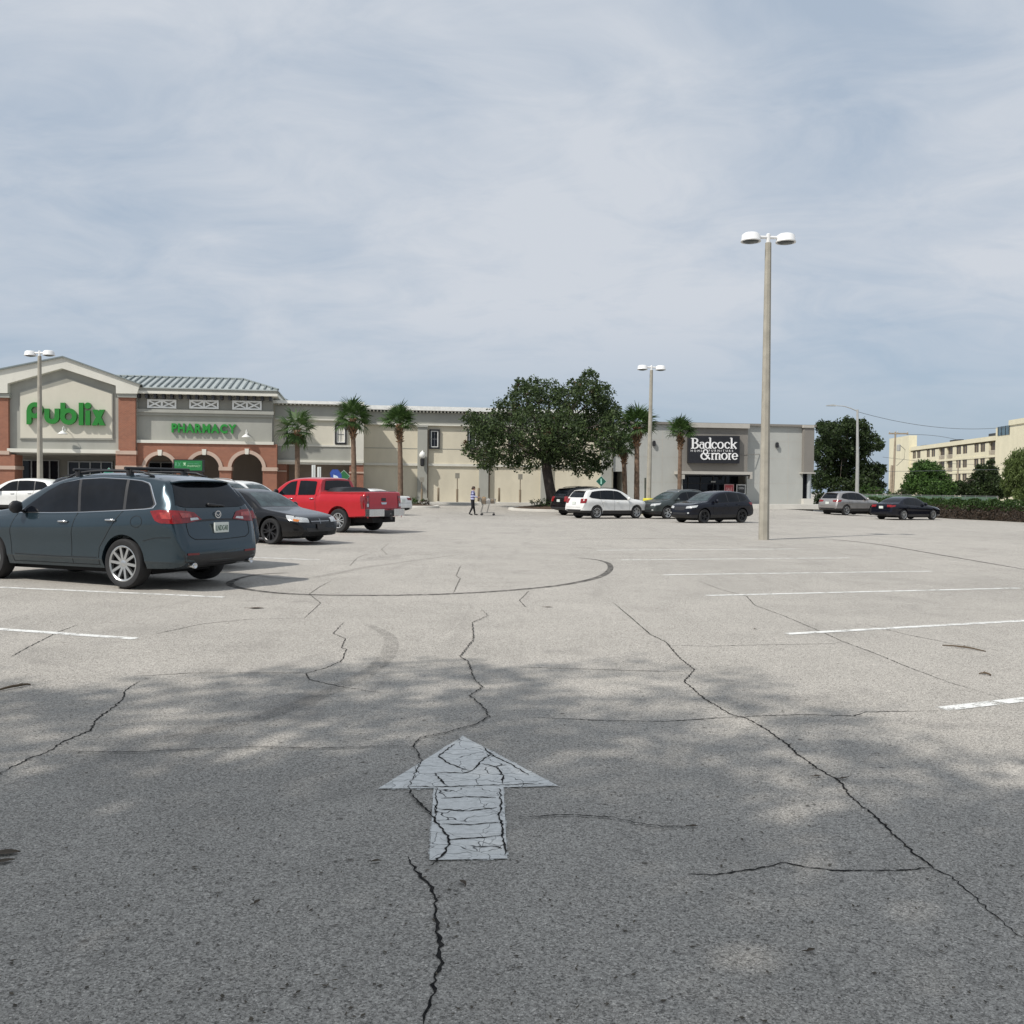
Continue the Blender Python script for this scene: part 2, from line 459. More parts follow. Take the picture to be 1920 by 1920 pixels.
def crack_mat():
    t = NT('crack_fill'); v = t.coord(); t.base(t.ramp(t.noise(v, 40, 4, 0.6), [(0.35, (0.012, 0.012, 0.013)), (0.7, (0.05, 0.047, 0.042))]))
    t.set(Roughness=0.95); t.p.inputs['Specular IOR Level'].default_value = 0.1; return t.m
M_CRACK = crack_mat()
CR = [
 (0.012, [(903,1143),(915,1155),(886,1168),(888,1200),(862,1232),(877,1241),(890,1275),(905,1290),(880,1305),(905,1325),(918,1345),(890,1360),(835,1375),(790,1385),(775,1398),(786,1415),(790,1430),(776,1455),(766,1478)]),
 (0.013, [(766,1478),(770,1490),(800,1520),(820,1545),(838,1570),(840,1590),(825,1610),(806,1628)]),
 (0.015, [(762,1608),(785,1640),(810,1665),(818,1700),(822,1760),(828,1800),(815,1840),(812,1870),(798,1905),(797,1930)]),
 (0.014, [(1150,1130),(1185,1160),(1220,1190),(1250,1205),(1258,1215),(1275,1235),(1302,1255),(1283,1278),(1320,1310),(1370,1340),(1400,1347),(1440,1370),(1475,1395),(1490,1410),(1530,1440),(1575,1465),(1600,1500),(1640,1530),(1680,1570),(1720,1605),(1750,1630),(1785,1645),(1830,1685),(1880,1730),(1935,1772)]),
 (0.010, [(1308,1089),(1350,1105),(1400,1118),(1415,1135),(1470,1155),(1545,1187),(1580,1203),(1640,1225),(1700,1250),(1780,1280),(1880,1310)]),
 (0.009, [(1288,1640),(1340,1641),(1390,1634),(1440,1626),(1470,1617),(1500,1625),(1560,1632),(1640,1634),(1700,1632),(1745,1627)]),
 (0.012, [(-10,1456),(50,1425),(90,1410),(120,1390),(170,1370),(180,1350),(215,1325),(230,1310),(235,1295),(262,1277)]),
 (0.009, [(90,1410),(160,1412),(250,1412),(350,1407),(480,1402),(600,1405),(700,1402),(775,1398)]),
 (0.010, [(20,1232),(50,1215),(90,1195),(110,1185),(146,1172)]),
 (0.011, [(645,1166),(625,1188),(648,1198),(640,1215),(650,1218),(640,1240),(610,1253),(575,1262),(580,1275),(640,1288),(722,1301)]),
 (0.007, [(575,1262),(450,1262),(360,1262),(262,1268)]),
 (0.008, [(990,1345),(1150,1352),(1250,1353),(1370,1345),(1500,1340),(1600,1343),(1622,1335),(1770,1333)]),
 (0.007, [(965,1536),(1060,1530),(1150,1535),(1190,1545),(1240,1552),(1305,1552)]),
 (0.010, [(570,1160),(601,1131),(580,1114),(600,1100),(622,1089)]),
 (0.009, [(570,1160),(470,1161),(380,1170),(285,1190)]),
 (0.011, [(864,1060),(855,1080),(863,1085),(850,1112)]),
 (0.011, [(992,1108),(974,1126),(986,1139)]),
 (0.007, [(1250,1210),(1330,1212),(1400,1210),(1560,1207),(1580,1204)]),
 (0.007, [(970,1251),(1100,1255),(1200,1258),(1283,1260)]),
 (0.009, [(1620,1170),(1700,1190),(1790,1208),(1890,1222)]),
 (0.009, [(730,1018),(715,1030),(726,1040),(690,1048)]),
 (0.009, [(690,1038),(670,1046),(655,1062)]),
]
ARROW_CR = [(0.010, [(766,1477),(830,1478),(900,1475),(960,1474),(1006,1471)]), (0.008, [(905,1402),(925,1420),(960,1436),(992,1456)]), (0.008, [(853,1397),(822,1420),(836,1431),(868,1444),(884,1448)]), (0.009, [(820,1450),(868,1452),(886,1447),(902,1430),(921,1415)]),
 (0.007, [(902,1434),(930,1440),(943,1455),(943,1472)]), (0.006, [(930,1440),(948,1436)]), (0.006, [(815,1452),(828,1466),(838,1475)]), (0.010, [(936,1481),(940,1505),(936,1530),(942,1555),(944,1580),(948,1606)]), (0.008, [(817,1482),(818,1510),(816,1540),(822,1548)]),
 (0.005, [(826,1500),(880,1496),(930,1498)]), (0.006, [(826,1520),(880,1523),(932,1517)]), (0.006, [(828,1548),(880,1549),(936,1544)]), (0.008, [(841,1577),(890,1575),(942,1569)]), (0.007, [(898,1592),(925,1589),(942,1594)])]
for w0, pp in ARROW_CR + CR:
    base = [gp(*p) for p in pp]
    pts = dens(base, 0.022)
    o = strip(pts, lambda t, w0=w0: max(w0, 0.0105) * rng.uniform(0.35, 1.25) * (0.35 + 0.65 * min(1, 8 * t, 8 * (1 - t))), 0.0085 if pp[-1][1] < 1630 and pp[0][0] < 1000 and pp[-1][0] > 760 and pp[-1][1] > 1380 else 0.003, 0.009 if w0 > 0.0101 else 0.006).build('crack', M_CRACK, lot)

def tyre_mat(name, a):
    t = NT(name); v = t.coord((3, 3, 3)); f = t.noise(v, 2.5, 6, 0.7)
    t.base((0.05, 0.048, 0.046)); t.set(Roughness=0.9); t.p.inputs['Specular IOR Level'].default_value = 0.15
    tr = t.n('ShaderNodeBsdfTransparent'); mx = t.n('ShaderNodeMixShader')
    t.l(t.ramp(f, [(0.28, 0.0), (0.66, a)]), mx.inputs[0]); t.l(tr.outputs[0], mx.inputs[1]); t.l(t.p.outputs[0], mx.inputs[2]); t.l(mx.outputs[0], t.out.inputs[0])
    return t.m
M_TYRE1 = tyre_mat('rubber_skid', 0.85); M_TYRE2 = tyre_mat('faint_rubber_track', 0.20)
def catmull(pts, n=8):
    P = [pts[0]] + list(pts) + [pts[-1]]; out = []
    for i in range(1, len(P) - 2):
        a, b, c, d = P[i - 1], P[i], P[i + 1], P[i + 2]
        for k in range(n):
            t = k / n
            out.append(0.5 * ((2 * b) + (c - a) * t + (2 * a - 5 * b + 4 * c - d) * t * t + (3 * b - a - 3 * c + d) * t ** 3))
    return out + [pts[-1]]
SK = [
 (M_TYRE1, 0.15, [(540,1074),(480,1078),(442,1087),(431,1095),(452,1103),(520,1112),(620,1116),(760,1116),(880,1112),(980,1105),(1060,1096),(1120,1083),(1143,1069),(1141,1057),(1120,1050),(1085,1046)]),
 (M_TYRE2, 0.17, [(690,1172),(725,1190),(733,1215),(700,1255),(610,1300),(500,1342),(380,1372),(270,1390)]),
 (M_TYRE1, 0.13, [(1470,1010),(1540,1010),(1640,1020),(1760,1040),(1935,1070)]),
 (M_TYRE2, 0.2, [(1040,1012),(1240,1010),(1420,1012)]),
 (M_TYRE2, 0.2, [(300,1075),(420,1072),(560,1085),(700,1062),(860,1040)]),
]
for m, w, pp in SK:
    strip(catmull([gp(*p) for p in pp]), lambda t, w=w: w * (0.6 + 0.4 * math.sin(math.pi * t)), 0.002).build('tyre_mark', m, lot)

def road_paint(name, cracks, wear):
    t = NT(name); v = t.coord()
    w = t.noise(v, 7, 5, 0.6)
    c = t.ramp(t.noise(v, 26, 5, 0.65), [(0.3, (0.62, 0.62, 0.59)), (0.68, (0.82, 0.82, 0.79))])
    speck = t.ramp(t.noise(v, 120, 4, 0.7), [(0.60, 0.0), (0.70, 0.6)]); c = t.mix(speck, c, (0.14, 0.135, 0.13))
    if cracks:
        dv = t.n('ShaderNodeMix'); dv.data_type = 'VECTOR'; dv.inputs['Factor'].default_value = 0.16
        nz = t.n('ShaderNodeTexNoise'); nz.inputs['Scale'].default_value = 6; t.l(v, nz.inputs['Vector']); t.l(v, dv.inputs[4]); t.l(nz.outputs['Color'], dv.inputs[5])
        mp = t.n('ShaderNodeMapping'); mp.inputs['Scale'].default_value = (1.0, 1.5, 1); t.l(dv.outputs[1], mp.inputs[0])
        d = t.voro(mp.outputs[0], 5.2, 'DISTANCE_TO_EDGE', 'Distance')
        thick = t.math('SUBTRACT', d, t.math('MULTIPLY', t.ramp(t.noise(v, 4, 3, 0.5), [(0.45, 0.0), (0.8, 1.0)]), 0.016))
        c = t.mix(t.ramp(thick, [(0.0, 1.0), (0.012, 0.0)]), c, (0.03, 0.03, 0.03))
        mp2 = t.n('ShaderNodeMapping'); mp2.inputs['Scale'].default_value = (0.35, 1.0, 1); t.l(dv.outputs[1], mp2.inputs[0])
        d2 = t.voro(mp2.outputs[0], 9, 'DISTANCE_TO_EDGE', 'Distance')
        c = t.mix(t.ramp(d2, [(0.0, 0.45), (0.014, 0.0)]), c, (0.06, 0.06, 0.06))
    t.base(c); t.set(Roughness=0.75); t.p.inputs['Specular IOR Level'].default_value = 0.3
    tr = t.n('ShaderNodeBsdfTransparent'); mx = t.n('ShaderNodeMixShader')
    t.l(t.ramp(t.math('ADD', t.math('MULTIPLY', w, 0.5), t.math('MULTIPLY', t.noise(v, 70, 4, 0.7), 0.5)), [(wear, 0.0), (wear + 0.07, 1.0)]), mx.inputs[0])
    t.l(tr.outputs[0], mx.inputs[1]); t.l(t.p.outputs[0], mx.inputs[2]); t.l(mx.outputs[0], t.out.inputs[0])
    return t.m
M_ARROW = road_paint('cracked_arrow_paint', True, 0.30); M_ARROW_OLD = road_paint('old_arrow_paint', False, 0.50); M_LINE = road_paint('line_paint', False, 0.42)
def flat_poly(pp, up):
    P = [gp(*p) for p in pp]; m = MB()
    m.add([(p.x, p.y, ground(p.x, p.y) + up) for p in P], [tuple(range(len(P)))]); return m
arrow = flat_poly([(868,1382),(1047,1475.5),(944,1478),(951,1612),(805,1615),(813,1480),(709,1480.5)], 0.006).build('painted_arrow', M_ARROW, lot, fix=False)
tag(arrow, 'white painted lane arrow, badly cracked, pointing away')
flat_poly([(868,1380),(1054,1477),(946,1480),(954,1614),(802,1617),(811,1482),(704,1482)], 0.0045).build('worn_arrow_edge', M_ARROW_OLD, lot, fix=False)
LINES = [((255,1198),(0,1180),6.0),((420,1120),(60,1104),6.0),((598,1050),(520,1047),6.0),((1765,1330),(1920,1312),6.0),((1475,1189),(1905,1165),6.2),((1325,1117),(1860,1104),6.2),((1245,1078),(1690,1072),6.2),((1165,1050),(1500,1047),6.2),((1120,1032),(1400,1030),6.2)]
for a, b, L in LINES:
    A = gp(*a); B = gp(*b); d = (B - A); d.z = 0; d.normalize()
    strip(dens([A, A + d * L], 0.8), lambda t: 0.122, 0.004).build('parking_line', M_LINE, lot)

# ------------------------------------------------------------------ shared building materials
M_CREAM = wall_mat('cream_stucco', (0.635, 0.585, 0.465)); M_CREAM2 = wall_mat('sign_panel_cream', (0.61, 0.58, 0.49), 0.06)
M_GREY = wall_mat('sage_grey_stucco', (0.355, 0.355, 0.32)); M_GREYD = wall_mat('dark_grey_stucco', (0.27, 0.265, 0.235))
M_TRIM = wall_mat('off_white_trim', (0.66, 0.645, 0.575), 0.10, 0.05); M_WHITE = simple('white_trim', (0.80, 0.80, 0.77), 0.5)
M_BRICK = brick_mat('red_brick'); M_CAST = wall_mat('cast_stone_band', (0.50, 0.38, 0.31), 0.12)
M_ROOF = simple('grey_metal_roof', (0.44, 0.475, 0.46), 0.42, 0.35, 0.10, 1.5); M_SEAM = simple('roof_seam', (0.20, 0.23, 0.23), 0.5, 0.3)
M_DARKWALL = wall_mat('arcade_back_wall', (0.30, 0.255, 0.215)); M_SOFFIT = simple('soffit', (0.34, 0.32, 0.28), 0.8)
M_BLACK = simple('black_metal', (0.02, 0.02, 0.022), 0.45); M_ALU = simple('aluminium_frame', (0.32, 0.33, 0.33), 0.4, 0.6)
M_BADC = wall_mat('pale_concrete_panel', (0.42, 0.425, 0.40), 0.07); M_BADG = wall_mat('taupe_panel', (0.225, 0.21, 0.19), 0.10)
M_BADK = wall_mat('pale_band', (0.45, 0.43, 0.39), 0.10)
M_CONC = wall_mat('kerb_concrete', (0.60, 0.58, 0.53), 0.14, 0.3); M_WALK = wall_mat('pavement_concrete', (0.46, 0.445, 0.41), 0.16, 0.2)
M_BROWNP = simple('brown_pipe', (0.16, 0.125, 0.09), 0.6)
def glass_mat(name, col=(0.008, 0.009, 0.012), rough=0.06):
    t = NT(name); v = t.coord(); f = t.noise(v, 1.3, 4, 0.6)
    t.base(t.ramp(f, [(0.3, col), (0.7, tuple(c * 2.2 for c in col))])); t.set(Roughness=rough); t.p.inputs['Specular IOR Level'].default_value = 0.3
    t.bump(t.noise(v, 1.1, 2, 0.5), 0.02, 0.02); return t.m
M_GLASS = glass_mat('shop_glass')

# ------------------------------------------------------------------ supermarket
FR = Frame((at(800, 941, 74.0).x, 74.0), 9.0)
P_ = FR.px
BASE_Z = P_(850, 941, 0)[1]
store = thing('supermarket_building', 'long beige supermarket with white gable, brick arches and grey metal roof', 'building', FR.pt(-14, 0, BASE_Z))
def fpart(name, m, mat, parent=None, smooth=False): return m.build(name, mat, parent or store, smooth)
def rect(m, x0, x1, y0, y1, n0, n1, npx=None, zb=None, mi=0):
    """box on the facade given by photo pixel bounds measured on its front plane n1"""
    q = n1 if npx is None else npx
    xm = 0.5 * (x0 + x1); ym = 0.5 * (y0 + y1)
    u0 = P_(x0, ym, q)[0]; u1 = P_(x1, ym, q)[0]
    z1 = P_(xm, y0, q)[1]; z0 = P_(xm, y1, q)[1] if zb is None else zb
    m.box((u0, n0, z0), (u1, n1, z1), FR.pt, mi); return (u0, u1, z0, z1)
def poly(m, pts, n0, n1):
    m.prism([P_(x, y, n1) for x, y in pts], n0, n1, FR.pt); return m
ZB = BASE_Z - 0.3
NW2, NW1, NPH, NGB = 0.0, 3.0, 4.3, 4.6
# -- long rear wing (wing 2)
mb = MB(); rect(mb, 676, 1150, 776, 941, -30, NW2, zb=ZB); fpart('wall', mb, M_CREAM)
mb = MB(); rect(mb, 683, 1150, 776, 798, NW2 + 0.002, NW2 + 0.10); fpart('frieze', mb, M_GREY)
mb = MB(); rect(mb, 683, 1150, 797.5, 800, NW2 + 0.002, NW2 + 0.22); fpart('ledge', mb, M_TRIM)
mb = MB(); rect(mb, 683, 1150, 870.5, 875, NW2 + 0.002, NW2 + 0.12); fpart('band', mb, M_TRIM)
mb = MB(); rect(mb, 683, 1150, 842.5, 843.5, NW2 + 0.002, NW2 + 0.02); fpart('joint', mb, M_GREY)
mb = MB(); rect(mb, 681, 1151, 764.5, 772, -30.2, NW2 + 0.55); fpart('cornice', mb, M_WHITE)
def dentils(x0, x1, y0, y1, n, pitch, parent):
    pitch = 0.27
    m = MB(); u0, z1 = P_(x0, y0, n); u1, z0 = P_(x1, y1, n); k = int((u1 - u0) / pitch)
    for i in range(k):
        a = u0 + (i + 0.5) * (u1 - u0) / k
        m.box((a - pitch * 0.20, n + 0.002, z0 - 0.02), (a + pitch * 0.20, n + 0.42, z1 + 0.02), FR.pt)
    o = m.build('dentils', M_TRIM, parent); o['kind'] = 'stuff'
    m = MB(); m.box((u0, n + 0.003, z0 + 0.01), (u1, n + 0.05, z1), FR.pt); m.build('dentil_backing', M_BLACK, parent)  # black strip paints the shade in the gaps between dentils
dentils(684, 1149, 772, 776.5, NW2, 0.2, store)
for x0, x1 in ((783, 801), (899, 916), (1015, 1030), (1128, 1147)):
    mb = MB(); rect(mb, x0, x1, 799.5, 941, NW2 - 0.2, NW2 + 0.35, zb=ZB); a = rect(mb, x0 - 1.5, x1 + 1.5, 797, 800.5, NW2 + 0.3, NW2 + 0.45); rect(mb, x0 - 1, x1 + 1, 934, 941, NW2 + 0.3, NW2 + 0.42, zb=ZB)
    fpart('pilaster', mb, M_GREY)
def facade_window(x0, x1, y0, y1, n, surround=None, rows=2):
    m = MB(); u0, u1, z0, z1 = rect(MB(), x0, x1, y0, y1, n, n + 0.08)
    if surround:
        s = MB(); rect(s, x0 - surround, x1 + surround, y0 - surround, y1 + surround, n + 0.002, n + 0.05); fpart('window_surround', s, M_TRIM)
    b = 0.12
    m = MB(); m.box((u0, n + 0.01, z0), (u0 + b, n + 0.16, z1), FR.pt); m.box((u1 - b, n + 0.01, z0), (u1, n + 0.16, z1), FR.pt)
    m.box((u0 + b, n + 0.012, z0), (u1 - b, n + 0.158, z0 + b), FR.pt); m.box((u0 + b, n + 0.012, z1 - b), (u1 - b, n + 0.158, z1), FR.pt)
    w = fpart('window', m, M_BLACK)
    c = 0.06; a0, a1, c0, c1 = u0 + b, u1 - b, z0 + b, z1 - b
    m = MB(); m.box((a0, n + 0.014, c0), (a0 + c, n + 0.12, c1), FR.pt); m.box((a1 - c, n + 0.014, c0), (a1, n + 0.12, c1), FR.pt)
    m.box((a0 + c, n + 0.016, c0), (a1 - c, n + 0.118, c0 + c), FR.pt); m.box((a0 + c, n + 0.016, c1 - c), (a1 - c, n + 0.118, c1), FR.pt)
    m.build('frame', M_WHITE, w)
    um = 0.5 * (a0 + a1); zm = 0.5 * (c0 + c1)
    m = MB(); m.box((um - 0.016, n + 0.03, c0 + c), (um + 0.016, n + 0.07, c1 - c), FR.pt); m.box((a0 + c, n + 0.035, zm - 0.02), (a1 - c, n + 0.068, zm + 0.02), FR.pt)
    m.build('glazing_bar', simple('grey_bar', (0.14, 0.145, 0.16), 0.5), w)
    m = MB(); m.box((a0 + c, n + 0.02, c0 + c), (a1 - c, n + 0.045, c1 - c), FR.pt); m.build('pane', M_GLASS, w)
for x in (805, 876, 953, 1050): facade_window(x, x + 19.5, 805, 841.5, NW2)
for x in (801.5, 917):
    a = P_(x, 880, 0.1); m = MB(); m.tube([FR.pt(a[0], 0.10, ZB + 0.3), FR.pt(a[0], 0.10, P_(x, 806, 0.1)[1])], 0.07, 8); fpart('downpipe', m, M_BROWNP)
# -- entrance wing (wing 1)
mb = MB(); rect(mb, 500, 681, 757, 868, -25, NW1); fpart('wall', mb, M_CREAM2)
mb = MB(); rect(mb, 516, 681, 762, 786, NW1 + 0.002, NW1 + 0.08); fpart('frieze', mb, M_GREY)
mb = MB(); rect(mb, 516, 681, 785.5, 788, NW1 + 0.002, NW1 + 0.20); fpart('ledge', mb, M_TRIM)
mb = MB(); rect(mb, 516, 658, 834, 837, NW1 + 0.002, NW1 + 0.14); fpart('sill_band', mb, M_TRIM)
mb = MB(); rect(mb, 516, 658, 837, 864, NW1 + 0.002, NW1 + 0.07); fpart('lower_panel', mb, M_GREY)
mb = MB(); rect(mb, 516, 682, 863, 867, NW1 + 0.002, NW1 + 0.24); rect(mb, 516, 681, 867, 871, NW1 - 0.3, NW1 + 0.14); fpart('band', mb, M_TRIM)
mb = MB(); rect(mb, 510, 683, 752, 757.5, -25.2, NW1 + 0.5); fpart('cornice', mb, M_WHITE)
dentils(520, 681, 757.5, 762, NW1, 0.2, store)
mb = MB(); rect(mb, 658, 682, 788, 864, NW1 + 0.002, NW1 + 0.18); fpart('corner_pilaster', mb, M_TRIM)
facade_window(628, 650, 796, 833, NW1, 3); facade_window(537, 558, 795, 832, NW1, 3)
mb = MB(); rect(mb, 655, 681.5, 871, 941, NW1 - 0.9, NW1 + 0.10, zb=ZB); fpart('brick_pier', mb, M_BRICK)
mb = MB(); rect(mb, 654.5, 682.5, 884.5, 887.5, NW1 - 0.95, NW1 + 0.16); fpart('pier_band', mb, M_CAST)
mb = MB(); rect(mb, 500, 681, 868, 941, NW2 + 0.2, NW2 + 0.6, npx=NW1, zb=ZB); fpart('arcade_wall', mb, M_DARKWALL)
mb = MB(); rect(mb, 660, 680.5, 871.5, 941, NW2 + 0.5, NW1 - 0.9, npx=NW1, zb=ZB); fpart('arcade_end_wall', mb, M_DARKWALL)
mb = MB(); rect(mb, 518, 537, 868, 941, NW2 + 0.6, NW1 + 0.06, npx=NW1, zb=ZB); fpart('brick_pier', mb, M_BRICK)
mb = MB(); rect(mb, 517.5, 537.5, 882, 884.5, NW1 + 0.05, NW1 + 0.12); fpart('pier_band', mb, M_CAST)
# -- pharmacy block with arches
mb = MB(); rect(mb, 250, 510, 741, 829, -6, NPH); fpart('wall', mb, M_GREY)
mb = MB(); rect(mb, 256, 510.5, 743, 770, NPH + 0.002, NPH + 0.05); fpart('frieze', mb, M_GREYD)  # darker grey than the wall below: the eave's shade put into the colour
mb = MB(); rect(mb, 256, 513, 769, 775, NPH + 0.002, NPH + 0.28); rect(mb, 256, 512, 775, 780, NPH + 0.003, NPH + 0.16); fpart('moulding', mb, M_GREY)
mb = MB(); rect(mb, 256, 513, 826.5, 832, NPH + 0.002, NPH + 0.40); fpart('band', mb, M_TRIM)
NB = NPH + 0.30
def arch_outline():
    zt = P_(380, 831, NB)[1]; u0 = P_(253, 850, NB)[0]; u1 = P_(519, 850, NB)[0]
    pts = [(u0, zt), (u1, zt), (u1, ZB)]
    arcs = []
    for cx_, r_ in ((463, 29.5), (383, 28.5), (300, 27.5)):
        cu, cz = P_(cx_, 879, NB); ru = P_(cx_ + r_, 879, NB)[0] - cu
        arcs.append((cu, cz, ru))
        pts += [(cu + ru, ZB)] + [(cu + ru * math.cos(a), cz + ru * math.sin(a)) for a in [math.pi * k / 20 for k in range(21)]] + [(cu - ru, ZB)]
    pts += [(u0, ZB)]
    return pts, arcs
pts, arcs = arch_outline()
mb = MB(); mb.prism(pts, NB - 0.7, NB, FR.pt); fpart('brick_arcade', mb, M_BRICK)
for cu, cz, ru in arcs:
    ring = [(cu + (ru + 0.24) * math.cos(math.pi * k / 20), cz + (ru + 0.24) * math.sin(math.pi * k / 20)) for k in range(21)] + [(cu + (ru - 0.01) * math.cos(math.pi * k / 20), cz + (ru - 0.01) * math.sin(math.pi * k / 20)) for k in range(20, -1, -1)]
    mb = MB(); mb.prism(ring, NB - 0.02, NB + 0.07, FR.pt); fpart('arch_trim', mb, M_CAST)
    mb = MB(); mb.prism([(cu - 0.11, cz + ru - 0.06), (cu + 0.11, cz + ru - 0.06), (cu + 0.15, cz + ru + 0.34), (cu - 0.15, cz + ru + 0.34)], NB - 0.02, NB + 0.12, FR.pt); fpart('keystone', mb, M_TRIM)
imp = [(arcs[2][0] - arcs[2][2] - 0.55, arcs[2][0] - arcs[2][2]), (arcs[2][0] + arcs[2][2], arcs[1][0] - arcs[1][2]), (arcs[1][0] + arcs[1][2], arcs[0][0] - arcs[0][2]), (arcs[0][0] + arcs[0][2], P_(519, 850, NB)[0])]
for a, b in imp:
    z = arcs[0][1]
    mb = MB(); mb.box((a - 0.05, NB - 0.75, z - 0.14), (b + 0.05, NB + 0.1, z + 0.12), FR.pt); fpart('impost', mb, M_CAST)
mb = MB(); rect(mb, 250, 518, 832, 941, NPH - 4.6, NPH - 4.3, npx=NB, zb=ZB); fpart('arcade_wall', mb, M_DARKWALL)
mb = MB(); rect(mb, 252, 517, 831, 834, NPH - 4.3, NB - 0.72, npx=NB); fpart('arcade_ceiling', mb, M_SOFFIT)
# glazed doors at the back of the arcade
def shopfront(x0, x1, y0, y1, n, cols, name='shop_window'):
    u0, u1, z0, z1 = rect(MB(), x0, x1, y0, y1, n, n + 0.1)
    m = MB(); m.box((u0, n, z0), (u1, n + 0.06, z1), FR.pt); w = fpart(name, m, M_GLASS)
    for i in range(cols + 1):
        a = u0 + (u1 - u0) * i / cols; m = MB(); m.box((a - 0.045, n + 0.01, z0), (a + 0.045, n + 0.12, z1), FR.pt); m.build('mullion', M_ALU, w)
    for z in (z0 + 0.05, z1 - 0.04, z0 + (z1 - z0) * 0.42):
        m = MB(); m.box((u0, n + 0.012, z - 0.04), (u1, n + 0.115, z + 0.04), FR.pt); m.build('rail', M_ALU, w)
    return w
NA = NPH - 4.28
shopfront(279, 324, 866, 936, NA, 2); 
for x0, x1, y0, y1 in ((276, 330.5, 749, 765.5), (355, 410, 750, 766.5), (435.5, 490.5, 751.5, 768.5)):
    n = NPH + 0.052; u0, u1, z0, z1 = rect(MB(), x0, x1, y0, y1, n, n + 0.1)
    m = MB(); um = 0.5 * (u0 + u1); w = 0.11
    for a, b in ((u0, u0 + w), (u1 - w, u1), (um - w * 0.6, um + w * 0.6)): m.box((a, n, z0), (b, n + 0.12, z1), FR.pt)
    for a, b in ((z0, z0 + w), (z1 - w, z1)): m.box((u0 + w, n + 0.002, a), (u1 - w, n + 0.118, b), FR.pt)
    for a, b in ((u0 + w, um - w * 0.6), (um + w * 0.6, u1 - w)):
        for sgn, dd in ((1, 0.10), (-1, 0.09)):
            za, zb = (z0 + w, z1 - w) if sgn == 1 else (z1 - w, z0 + w)
            dx, dz = (b - a), (zb - za); L = math.hypot(dx, dz); ox, oz = -dz / L * 0.05, dx / L * 0.05
            m.prism([(a + ox, za + oz), (b + ox, zb + oz), (b - ox, zb - oz), (a - ox, za - oz)], n + 0.003, n + dd, FR.pt)
    v = fpart('lattice_vent', m, M_WHITE)
    m = MB(); m.box((u0 + 0.02, n - 0.02, z0 + 0.02), (u1 - 0.02, n + 0.02, z1 - 0.02), FR.pt); m.build('vent_backing', M_GREYD, v)
# eave and hipped standing-seam roof of the pharmacy block
NE = NPH + 0.62
ue0 = P_(257, 735, NE)[0]; ue1 = P_(519, 737, NE)[0]
ze1 = P_(400, 729, NE)[1]; ze0 = P_(400, 740.5, NE)[1]
NBK = NE - 8.6
zmid = ze0 + 0.42 * (ze1 - ze0)
mb = MB(); mb.box((ue0, NBK, zmid), (ue1, NE, ze1), FR.pt); fpart('gutter', mb, M_GREY)
mb = MB(); mb.box((ue0, NBK - 0.04, ze0), (ue1 + 0.05, NE + 0.05, zmid - 0.002), FR.pt); fpart('eave_fascia', mb, M_TRIM)
nb = 17
for i in range(nb):
    a = P_(262, 745, NPH)[0] + (P_(508, 745, NPH)[0] - P_(262, 745, NPH)[0]) * i / (nb - 1)
    m = MB(); m.box((a - 0.09, NPH + 0.05, ze0 - 0.30), (a + 0.09, NE - 0.06, ze0 - 0.003), FR.pt); fpart('bracket', m, M_BLACK)
NR = NPH - 3.2
zr = P_(400, 710, NR)[1]; ur1 = P_(456, 711, NR)[0]; ur0 = P_(200, 708, NR)[0]
zE = ze1 + 0.01
def roofpt(u, t): return (u, NE + 0.1 + (NR - NE - 0.1) * t, zE + (zr - zE) * t)
npan = 26; du = (ue1 + 0.1 - ur0) / npan
for i in range(npan):
    a, b = ur0 + i * du, ur0 + (i + 1) * du
    def tmax(u): return 1.0 if u <= ur1 else max(0.02, (ue1 + 0.1 - u) / (ue1 + 0.1 - ur1))
    t0 = 0.0 if a >= ue0 - 0.05 else (NE + 0.1 - (NGB - 0.3)) / (NE + 0.1 - NR)      # panels left of the gable stop behind it
    P = [roofpt(a, t0), roofpt(b, t0), roofpt(b, tmax(b)), roofpt(a, tmax(a))]
    m = MB(); V = [FR.pt(*p) for p in P] + [FR.pt(p[0], p[1], p[2] - 0.08) for p in P]
    m.add(V, [(0, 1, 2, 3), (7, 6, 5, 4), (0, 4, 5, 1), (1, 5, 6, 2), (2, 6, 7, 3), (3, 7, 4, 0)]); pn = fpart('roof_panel', m, M_ROOF)
    m = MB(); q0, q1 = P[0], P[3]; w = 0.05
    V = [FR.pt(q[0] + s, q[1], q[2] + h) for q in (q0, q1) for s, h in ((-w, 0), (w, 0), (w, 0.11), (-w, 0.11))]
    m.add(V, [(0, 1, 2, 3), (4, 7, 6, 5), (0, 4, 5, 1), (1, 5, 6, 2), (2, 6, 7, 3), (3, 7, 4, 0)]); m.build('seam', M_SEAM, pn)
for i in range(10):           # hip end facing right
    n0 = NE + 0.1 + (NBK - NE - 0.1) * i / 10; n1 = NE + 0.1 + (NBK - NE - 0.1) * (i + 1) / 10
    def hip(n):
        t = (NE + 0.1 - n) / (NE + 0.1 - NR) if n >= NR else (n - NBK) / (NR - NBK); t = max(0.02, min(1, t))
        return (ue1 + 0.1 + (ur1 - ue1 - 0.1) * t, n, zE + (zr - zE) * t)
    P = [(ue1 + 0.1, n0, zE), (ue1 + 0.1, n1, zE), hip(n1), hip(n0)]
    m = MB(); V = [FR.pt(*p) for p in P] + [FR.pt(p[0], p[1], p[2] - 0.08) for p in P]
    m.add(V, [(0, 1, 2, 3), (7, 6, 5, 4), (0, 4, 5, 1), (1, 5, 6, 2), (2, 6, 7, 3), (3, 7, 4, 0)]); fpart('roof_panel', m, M_ROOF)
m = MB(); m.add([FR.pt(ur0, NR, zr), FR.pt(ur1, NR, zr), FR.pt(ue1 + .1, NBK, zE), FR.pt(ur0, NBK, zE)], [(0, 1, 2, 3)]); fpart('roof_back', m, M_ROOF)
